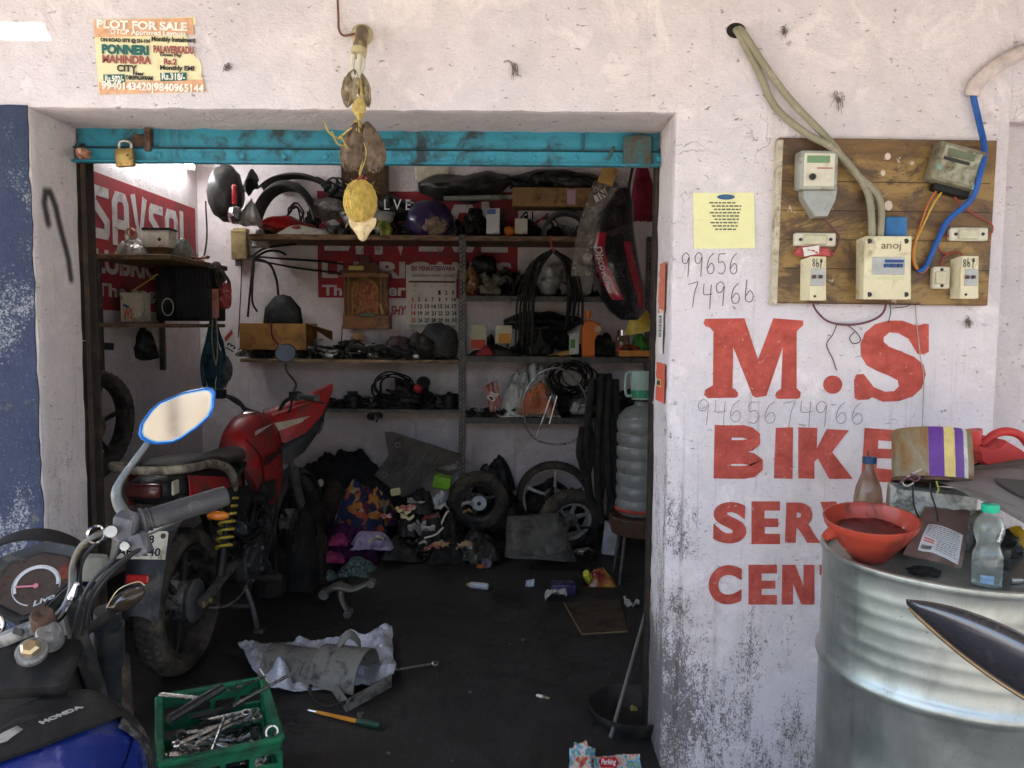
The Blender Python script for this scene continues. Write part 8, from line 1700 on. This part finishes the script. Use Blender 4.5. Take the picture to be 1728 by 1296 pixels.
t = thing('snack_packet', 'red and yellow snack packet lying by the wheels', 'packet', PZ(1015, 990, 0)); g = fitbox(g_cloth(2.7, .5), 988, 962, 1040, 992, PZ(1015, 992, 0).y - CAM.y, .12, zb=0); obj('packet_body', g, mat('packet_red', (.20, .02, .02), .3, var=.6, vs=14, dirt=(.36, .24, .02), da=.55, ds=9, coat=.4), t); g = fitbox(g_panel(1.4), 984, 962, 1000, 988, PZ(1015, 992, 0).y - CAM.y - .02, .05); obj('yellow_corner', g, mat('packet_yellow', (.45, .42, .03), .4), t)
I('foil_wad', g_scrap(4.4), wrapm, 'small silver foil wad by the stool legs', 'foil', 1052, 1012, 1078, 1030, PZ(1065, 1030, 0).y - CAM.y, .08, zb=0)
t = thing('flat_board', 'thin brown board lying flat on the floor near the right jamb', 'board', PZ(1005, 1050, 0)); cs = [PZ(952, 1018, .006), PZ(1046, 1012, .006), PZ(1060, 1066, .006), PZ(982, 1071, .006)]
mb = MB(); mb.add(cs + [c - V((0, 0, .012)) for c in cs], [(0, 1, 2, 3), (7, 6, 5, 4)] + [(i, (i + 1) % 4, 4 + (i + 1) % 4, 4 + i) for i in range(4)]); obj('board_sheet', mb, mat('board_brown', (.055, .040, .025), .7, var=.3, dirt=(.02, .018, .015), da=.5), t, sm=0); mb = MB(); mb.tube([cs[3] + V((0, 0, .002)), cs[2] + V((0, 0, .002))], .004, 6); mb.tube([cs[0] + V((0, 0, .002)), cs[3] + V((0, 0, .002))], .004, 6); obj('pale_edge', mb, mat('edge_wood', (.17, .12, .06), .7), t)
mb = MB(); a, b_ = PZ(1030, 1245, .03), P(1089, 1035, 2.95); mb.tube([a, b_], .007, 8); one('leaning_rod', mb, mat('rod_grey', (.16, .15, .14), .5, .4), 'thin grey rod leaning against the right shutter guide', 'rod')
t = thing('black_basin', 'wide dark rubber basin on the floor by the right jamb', 'basin', PZ(1065, 1225, 0)); c = PZ(1066, 1222, 0); mb = MB(); mb.lathe([(0, .012), (.10, .012), (.135, .05), (.15, .075), (.158, .078), (.158, .070), (.14, .04), (.11, 0), (0, 0)], 40, T(c)); obj('basin_body', mb, RU, t)
p = PZ(905, 1173, .006); t = thing('spark_plug', 'small white spark plug lying on the black floor', 'spark plug', p - V((0, 0, .006))); mm = axis_to(p, p + V((.06, -.03, 0))); mb = MB(); mb.lathe([(0, 0), (.004, 0), (.006, .005), (.006, .025), (.008, .027)], 14, mm); obj('insulator', mb, mat('porcelain', (.65, .64, .6), .3), t); mb = MB(); mb.lathe([(.009, .027), (.009, .037), (.006, .038), (.006, .058), (0, .058)], 6, mm); obj('thread', mb, mat('plug_metal', (.16, .14, .08), .5, .6), t)
for k in range(16):
    x, y = q.uniform(480, 1040), q.uniform(980, 1285); p = PZ(x, y, 0); mb = MB(); s = q.uniform(.003, .008); mb.ell(p + V((0, 0, s * .5)), (s, s * q.uniform(.5, 1), s * .6), 7, 5, .4, 3, k); one('stone_chip', mb, mat('grit', (.14, .12, .10), .8, var=.7, vs=200), 'tiny pale chip of grit on the black floor', 'chip', 'chips of grit on the floor')
heap('leaf_scrap', 'small yellow-green leaf scrap near the basin', 'leaf', mat('leaf_yellow', (.20, .17, .03), .6), 1060, 1194, 1078, 1206, PZ(1068, 1206, 0).y - CAM.y, .04, 3.3, .6, zb=0); heap('leaf_scrap', 'small yellow-green leaf scrap left of the leaning rod', 'leaf', mat('leaf_yellow', 0), 1000, 1172, 1022, 1182, PZ(1010, 1182, 0).y - CAM.y, .04, 4.3, .6, zb=0)
# metal bracket on the floor
I('swing_bracket', g_bracket(3), mat('bracket_grey', (.15, .15, .13), .55, .5, var=.3, dirt=(.06, .055, .045), da=.45, ds=12), 'grey cast metal bracket with forked arms on the open floor', 'bracket', 536, 984, 634, 1044, PZ(585, 1044, 0).y - CAM.y, .12, zb=0)
# bubble wrap with grey plastic parts
mt, nt, b, vec = newmat('bubble_wrap'); vo = _n(nt, 'ShaderNodeTexVoronoi'); vo.inputs['Scale'].default_value = 150; nt.links.new(vec, vo.inputs['Vector'])
b.inputs['Base Color'].default_value = (.50, .53, .60, 1); nt.links.new(_mix(nt, _ramp(nt, vo.outputs['Distance'], .2, .6), (.60, .63, .70), (.40, .43, .49)), b.inputs['Base Color']); b.inputs['Roughness'].default_value = .28; b.inputs['Coat Weight'].default_value = .5; nt.links.new(_bump(nt, vo.outputs['Distance'], -1, .01, None), b.inputs['Normal'])
bw0, bw1, bw2, bw3 = PZ(402, 1098, 0), PZ(662, 1076, 0), PZ(664, 1158, 0), PZ(452, 1176, 0)
def bub(u, v):
    p = bw0.lerp(bw1, u).lerp(bw3.lerp(bw2, u), v); e = min(u, 1 - u, v, 1 - v); p.z = .012 + .065 * max(0, NZ.fractal(V((u * 4.2, v * 3.2, 5)), .8, 2, 5) + .3) * min(1, e * 9 + .25) + (.10 * max(0, u - .78) / .22 + .05 * max(0, .2 - u) / .2) * min(1, .4 + e * 4)
    p.x += .02 * NZ.noise(V((v * 4, u * 3, 2))); p.y += .03 * NZ.noise(V((u * 4, v * 3, 7))); return p
mb = MB(); mb.sheet(bub, 60, 40, .006); one('bubble_wrap', mb, mt, 'crumpled sheet of bubble wrap on the floor under grey parts', 'bubble wrap')
gs = mat('part_grey', (.155, .15, .13), .6, var=.15, vs=8, dirt=(.04, .038, .035), da=.45, ds=16, bump=.1)
t = thing('grey_duct', 'pair of spotted grey plastic half-pipe parts on the bubble wrap', 'duct', PZ(530, 1130, .04))
def duct(c, L, r0, r1, yaw, tilt):
    Md = T(c) @ RZ(yaw) @ RY(tilt); mb = MB(); mb.sheet(lambda u, v: ((u - .5) * L, (r0 + (r1 - r0) * u) * math.cos(PI * v), (r0 + (r1 - r0) * u) * math.sin(PI * v) * 1.0), 14, 18, .008, Md); return mb
cA, cB = PZ(508, 1112, .08), PZ(580, 1118, .095)
obj('half_pipe', duct(cA - V((0, 0, .06)), .28, .10, .10, -8, 4), gs, t); obj('half_pipe', duct(cB - V((0, 0, .06)), .20, .112, .122, -14, 2), gs, t)
mb = MB(); Md = T(cB) @ RZ(-14); mb.tube([Md @ V((-.09, .10 * math.cos(a), -.055 + .103 * math.sin(a))) for a in [PI * i / 14 for i in range(15)]], .006, 6); mb.tube([Md @ V((-.09, -.10, -.05)), Md @ V((-.06, -.16, -.06)), Md @ V((.03, -.21, -.075)), Md @ V((.12, -.16, -.06))], .007, 8, sm=4); obj('dark_gasket', mb, RU, t)
mb = MB(); Md = T(cB + V((.02, .02, .04))) @ RZ(20); mb.sheet(lambda u, v: ((u - .5) * .09, .02 * v, .05 * math.sin(PI * u) + .03 * v), 8, 4, .006, Md); obj('clip_tab', mb, gs, t)
t = thing('grey_gutter', 'grey angled trim channel on the front edge of the bubble wrap', 'trim', PZ(600, 1180, 0)); g0, g1, g2 = PZ(540, 1128, .07), PZ(585, 1192, .02), PZ(660, 1150, .05)
mb = MB(); mb.sheet(lambda u, v: (g0.lerp(g1, u * 2) if u < .5 else g1.lerp(g2, u * 2 - 1)) + V((.0, .012 * v, .045 * (v - .5))), 16, 4, .005); obj('channel', mb, gs, t)
# rod spanner
mb = MB(); a, b_ = PZ(668, 1130, .04), PZ(730, 1120, .01); mb.tube([a, b_], .0045, 8); t = thing('tappet_spanner', 'thin shiny rod spanner sticking out right of the bubble wrap', 'spanner', b_ - V((0, 0, .01))); obj('shaft', mb, ST, t); mb = MB(); mb.lathe([(.009, 0), (.015, .004), (.015, .010), (.009, .012)], 14, T(b_ + V((.012, 0, -.004))) @ RX(20), close=True); obj('ring_end', mb, ST, t)
p0, p1, p2 = PZ(520, 1198, .008), PZ(602, 1217, .013), PZ(642, 1225, .013); t = thing('screwdriver', 'long screwdriver with an orange shaft sleeve and dark green handle on the floor', 'screwdriver', p1 - V((0, 0, .013))); mb = MB(); mb.tube([p0, p0.lerp(p1, .18)], .004, 8); obj('blade', mb, ST, t); mb = MB(); mb.tube([p0.lerp(p1, .18), p1], [.006, .0085], 10); obj('orange_sleeve', mb, mat('sleeve_orange', (.52, .20, .015), .4), t); mb = MB(); mb.tube([p1, p1.lerp(p2, .3), p2], [.010, .014, .013], 12); obj('handle', mb, mat('handle_green', (.012, .05, .03), .35), t)
p = PZ(608, 1209, 0); mb = MB(); mb.lathe([(.006, 0), (.012, 0), (.012, .012), (.006, .012)], 6, T(p), close=True); one('steel_nut', mb, ST, 'single steel nut beside the screwdriver', 'nut', sm=20)
# green crate full of tools
cA_, cB_, cC, cD = PZ(268, 1286, .28), PZ(468, 1244, .28), PZ(452, 1146, .28), PZ(268, 1172, .28)
cc_ = (cA_ + cB_ + cC + cD) / 4; ux = (cB_ - cA_); wx = ux.length; ux.normalize(); uy = V((-ux.y, ux.x, 0)); wy = ((cD - cA_).dot(uy) + (cC - cB_).dot(uy)) / 2
MCt = MX(((ux.x, uy.x, 0, cc_.x), (ux.y, uy.y, 0, cc_.y), (0, 0, 1, 0), (0, 0, 0, 1)))
t = thing('tool_crate', 'green slatted plastic crate full of loose tools in the foreground', 'crate', V((cc_.x, cc_.y, 0))); gc = mat('crate_green', (.009, .145, .065), .45, var=.2, vs=9, dirt=(.02, .035, .025), da=.5, ds=8, bump=.08)
def cwall(cx, cy, L, ang):
    mb = MB(MCt @ T(cx, cy, 0) @ RZ(ang))
    for z0, z1 in ((.235, .28), (.165, .205), (.095, .135), (.0, .06)): mb.box((0, 0, (z0 + z1) / 2), (L, .012, z1 - z0), None, .002)
    n = max(3, int(L / .07))
    for k in range(n + 1): mb.box((-L / 2 + L * k / n * .999 + .0005, .0, .125), (.014, .0105, .235), None, .001)
    mb.box((0, -.004, .274), (L + .016, .024, .016), None, .004); return mb
for cx, cy, L, an in ((0, -wy / 2, wx, 0), (0, wy / 2, wx, 180), (-wx / 2, 0, wy - .014, -90), (wx / 2, 0, wy - .014, 90)): obj('crate_side', cwall(cx, cy, L, an), gc, t)
mb = MB(MCt); mb.box((0, 0, .006), (wx - .02, wy - .02, .012)); obj('crate_floor', mb, gc, t)
q = random.Random(12); dst = mat('tool_dark', (.05, .05, .052), .35, .7, var=.4, dirt=(.03, .027, .024), da=.5); tst = mat('tool_bright', (.50, .50, .50), .25, 1., var=.2, dirt=(.06, .05, .045), da=.4, ds=25)
kinds = {}
def tool(kind, L):
    mb = MB()
    if kind == 0: mb.tube([(-L / 2, 0, 0), (L / 2, 0, 0)], .006, 8, flat=.55); mb.lathe([(.010, -.004), (.017, -.004), (.017, .004), (.010, .004)], 16, T(L / 2 + .012, 0, 0), close=True); mb.lathe([(.009, -.004), (.016, -.004), (.016, .004), (.009, .004)], 14, T(-L / 2 - .01, 0, 0), 200, 500, close=True)
    elif kind == 1: mb.tube([(-L / 2, 0, 0), (L / 2, 0, 0)], .006, 10); mb.tube([(L / 2, -.05, 0), (L / 2, .05, 0)], .006, 10); mb.cyl((-L / 2 - .02, 0, 0), (-L / 2 + .01, 0, 0), .011, 6)
    elif kind == 2: mb.cyl((-L / 4, 0, 0), (L / 4, 0, 0), .012, 14); mb.cyl((L / 4, 0, 0), (L / 4 + .012, 0, 0), .015, 6)
    elif kind == 3: mb.tube([(-L / 2, .03, 0), (-L / 4, .018, 0), (0, .0, .002), (L / 3, -.008, .002)], [.008, .008, .009, .004], 8, sm=4); mb.tube([(-L / 2, -.03, .003), (-L / 4, -.018, .003), (0, .0, .006), (L / 3, .008, .006)], [.008, .008, .009, .004], 8, sm=4)
    else: mb.tube([(-L / 2, 0, 0), (L / 2 - .05, 0, 0), (L / 2, .0, .03)], .007, 8, sm=4)
    return mb
TN_ = (('combination_spanner', 'steel combination spanner in the tool crate', 'spanner'), ('tee_spanner', 'T-handled socket spanner in the tool crate', 'spanner'), ('socket', 'short steel socket in the tool crate', 'socket'), ('pliers', 'dark pliers in the tool crate', 'pliers'), ('bent_bar', 'bent steel bar in the tool crate', 'bar'))
protos = {}
for k in range(46):
    kd = q.choice((0, 0, 1, 2, 2, 3, 4)); br = q.random() < .55; key = (kd, br)
    if key not in protos: protos[key] = None
    L = (.20, .22, .07, .19, .22)[kd]
    x, y, z = q.uniform(-wx / 2 + .07, wx / 2 - .07), q.uniform(-wy / 2 + .06, wy / 2 - .06), .10 + .13 * k / 46
    if kd == 2: x, y, z = q.uniform(-wx / 2 + .03, wx / 2 - .03), q.uniform(-wy / 2 + .03, wy / 2 - .03), z + .01
    rz = q.uniform(0, 360) if kd == 2 else q.uniform(-35, 35) + (90 if abs(x) < wx / 2 - .13 and q.random() < .3 else 0)
    if kd != 2: x *= .4
    if kd != 2 and 55 < abs(rz) < 125: y *= .2
    loc = MCt @ V((x, y, z)); nm, lb_, ct = TN_[kd]
    if protos[key] is None:
        o = obj(nm, tool(kd, L), tst if br else dst, loc=V((0, 0, 0))); protos[key] = o
    else:
        o = protos[key].copy(); COL.objects.link(o)
    o.location = loc; o.rotation_euler = (R(q.uniform(-12, 12)), R(q.uniform(-14, 14)), R(rz) + math.atan2(ux.y, ux.x))
    tag(o, ('bright ' if br else 'dark ') + lb_, ct, nm.replace('_', ' ') + 's in the tool crate')
# the three tools that stick out of the crate
for lab, a, b_, r_, hd_ in (('long T-bar sticking out of the crate over the bubble wrap', P(395, 1190, 2.15), P(497, 1134, 2.40), .0055, None), ('long T-handled rod sticking out of the crate, its handle over the wrap', P(385, 1165, 2.2), P(447, 1142, 2.40), .004, P(438, 1128, 2.40)), ('thick dark grease gun tube leaning across the crate', P(285, 1215, 2.05), P(375, 1160, 2.2), .014, None), ('bright ring spanner lying across the back of the crate', P(270, 1172, 2.2), P(350, 1180, 2.2), .007, None)):
    mb = MB(); mb.tube([a, b_], r_, 10); 
    if hd_ is not None: mb.tube([hd_, b_ + (b_ - hd_)], r_, 8)
    one('long_tool', mb, dst if r_ > .01 else tst, lab, 'tool')
mb = MB(); a = MCt @ V((wx / 2 - .02, -wy / 2 + .03, .285)); mb.lathe([(.014, -.012), (.019, -.012), (.019, .012), (.014, .012)], 18, T(a) @ RX(70) @ RY(30), close=True); one('steel_bush', mb, tst, 'steel bush ring balanced on the crate corner', 'ring')
# snack packets in front
t = thing('snack_packets', 'torn colourful snack packet standing at the bottom edge by the jamb', 'packet', PZ(985, 1320, 0)); d = 2.36
mb = MB(); psheet(mb, ((963, 1262), (990, 1250), (1006, 1340), (955, 1345)), d, .0, .02, .012, 10, 10, 3); psheet(mb, ((970, 1252), (1003, 1262), (1008, 1330), (965, 1330)), d + .05, .0, .02, .008, 10, 10, 7); 
mt, nt, b, vec = newmat('packet_print'); n1 = _noise(nt, vec, 22, 2); cr = _n(nt, 'ShaderNodeValToRGB'); nt.links.new(n1, cr.inputs[0])
for i, (p_, c_) in enumerate(((.30, (.10, .02, .20)), (.42, (.55, .12, .02)), (.5, (.62, .55, .50)), (.58, (.03, .30, .40)), (.68, (.60, .40, .05)))):
    e_ = cr.color_ramp.elements[i] if i < 2 else cr.color_ramp.elements.new(p_); e_.position = p_; e_.color = (*c_, 1)
nt.links.new(cr.outputs[0], b.inputs['Base Color']); b.inputs['Roughness'].default_value = .25; b.inputs['Coat Weight'].default_value = .4
obj('packet_body', mb, mt, t)
t = thing('snack_packets', 'wide orange and red snack packet lying at the bottom edge by the jamb', 'packet', PZ(1045, 1320, 0)); mb = MB(); psheet(mb, ((1003, 1278), (1078, 1272), (1092, 1345), (1000, 1345)), d + .02, 0, .025, .014, 12, 10, 5); obj('packet_body', mb, mt, t)
mb = MB(); pp(mb, [(1010, 1284), (1016, 1278), (1040, 1278), (1044, 1286), (1040, 1295), (1014, 1294)], d - .012, .003); lg = obj('brand_patch', mb, mat('patch_red', (.45, .02, .03), .3, coat=.4), t, sm=0); mb = MB(); ptext(mb, 'Parking', 1014, 1280, 1040, 1293, d - .0155, .0005, .001, .0006, shear=.2); obj('brand_script', mb, mat('white_print', 0), lg, sm=0)
# ================================================================== DENSE CLUTTER FILLING THE SHELVES AND THE FLOOR HEAP
q = random.Random(41)
def fill(n, x0, x1, yb, hmin, hmax, d, dd, zb, label, group, base_seed, wmin=22, wmax=46, name='engine_part', cat='engine part', mats=None):
    mats = mats or (GRS, BL, mat('dusty_brown', (.11, .088, .062), .8, var=.5, vs=18, dirt=(.03, .027, .022), da=.5), RU, AL, SMK, GRS, mat('dull_olive', (.07, .068, .048), .7, var=.5, vs=18, dirt=(.025, .022, .018), da=.5))
    for k in range(n):
        x = x0 + (x1 - x0) * (k + .5) / n + q.uniform(-8, 8); w_ = q.uniform(wmin, wmax); h_ = q.uniform(hmin, hmax); t_ = k % 5
        g = (g_mech(base_seed + k, q.randint(4, 9)), g_panel(base_seed + k * 1.3, curve=.5), g_loops(base_seed + k, 4, r_=.06), g_lump(base_seed + k, .4), g_mech(base_seed + k * 7, 6))[t_]
        I(name, g, mats[k % len(mats)], label, cat, x - w_ / 2, yb - h_, x + w_ / 2, yb, d + dd * q.random(), .12, group, zb=zb)
fill(16, 440, 860, 396, 24, 60, 5.36, .06, z1, 'dark bike part crowded at the back of the top shelf', 'dark parts crowding the top shelf', 500)
fill(9, 560, 900, 396, 12, 24, 5.21, .04, z1, 'small dark part along the front edge of the top shelf', 'small parts along the front of the top shelf', 540, 18, 34)
fill(6, 860, 1000, 396, 20, 40, 5.36, .05, z1, 'dark part at the right end of the top shelf', 'dark parts at the right end of the top shelf', 560)
fill(5, 870, 1010, 318, 18, 34, 5.3, .06, None, 'black body panel piled over the long carton', 'black panels piled over the carton', 580, 60, 110, 'body_panel', 'panel', (BL, SMK))
fill(15, 420, 776, 607, 14, 36, 5.34, .1, z2, 'bigger oily part at the back of the middle shelf', 'oily parts at the back of the middle shelf', 600)
fill(9, 560, 770, 691, 10, 30, 5.3, .06, z3, 'oily part at the back of the lower shelf', 'oily parts at the back of the lower shelf', 620)
fill(10, 800, 1000, 499, 20, 50, 5.36, .06, zr1, 'black engine casting at the back of the upper rack shelf', 'castings at the back of the upper rack shelf', 640)
fill(12, 796, 1070, 600, 14, 52, 5.34, .06, zr2, 'black oily part at the back of the middle rack shelf', 'oily parts at the back of the middle rack shelf', 660)
fill(9, 880, 1070, 706, 20, 60, 5.32, .06, zr3, 'black oily part at the back of the bottom rack shelf', 'oily parts at the back of the bottom rack shelf', 680)
# darker mass along the foot of the back wall
for k in range(22):
    x = 455 + k * 26 + q.uniform(-10, 10); w_ = q.uniform(40, 80); h_ = q.uniform(40, 95); y = 905 + q.uniform(-25, 30)
    p = PZ(x, y, 0); g = (g_lump(700 + k * 1.1, .5, 2.6), g_mech(720 + k, 9), g_panel(740 + k * 1.7, curve=.7), g_loops(760 + k, 5, r_=.07))[k % 4]
    I('scrap_piece', g, (RU, GRS, BL, fab('soot2', 0) if False else mat('cloth_soot2', 0))[k % 4], 'black oily scrap piece in the heap along the back wall', 'scrap', x - w_ / 2, y - h_, x + w_ / 2, y, min(5.3, p.y - CAM.y + .12), .22, 'scrap pieces heaped along the back wall')
for k, (x0, y0, x1, y1, d) in enumerate(((468, 800, 540, 940, 4.05), (500, 845, 560, 945, 4.2), (430, 850, 490, 950, 3.95))):
    I('oily_bundle', g_cloth(760 + k * 2.3, .9, 30, 7), (mat('cloth_soot2', 0), mat('cloth_brownsack', 0), RU)[k], 'dark oily bundle heaped against the front wheel of the red motorcycle', 'bundle', x0, y0, x1, y1, d, .3, 'oily bundles against the red motorcycle', zb=0)
for k in range(16):
    x, y = q.uniform(600, 790), q.uniform(850, 930); s = q.uniform(8, 17); c_ = k % 5
    I('litter_bit', g_scrap(800 + k * 1.9), (mat('litter_red', 0), mat('litter_white', 0), card(), wrapm, mat('tag_cream', 0))[c_], ('red and white', 'whitish', 'brown card', 'clear film', 'cream')[c_] + ' scrap of litter lying on the dark heap', 'litter', x - s, y - s * .9, x + s, y, 4.75 - .0035 * (y - 850), .06, 'scraps of litter on the heap')
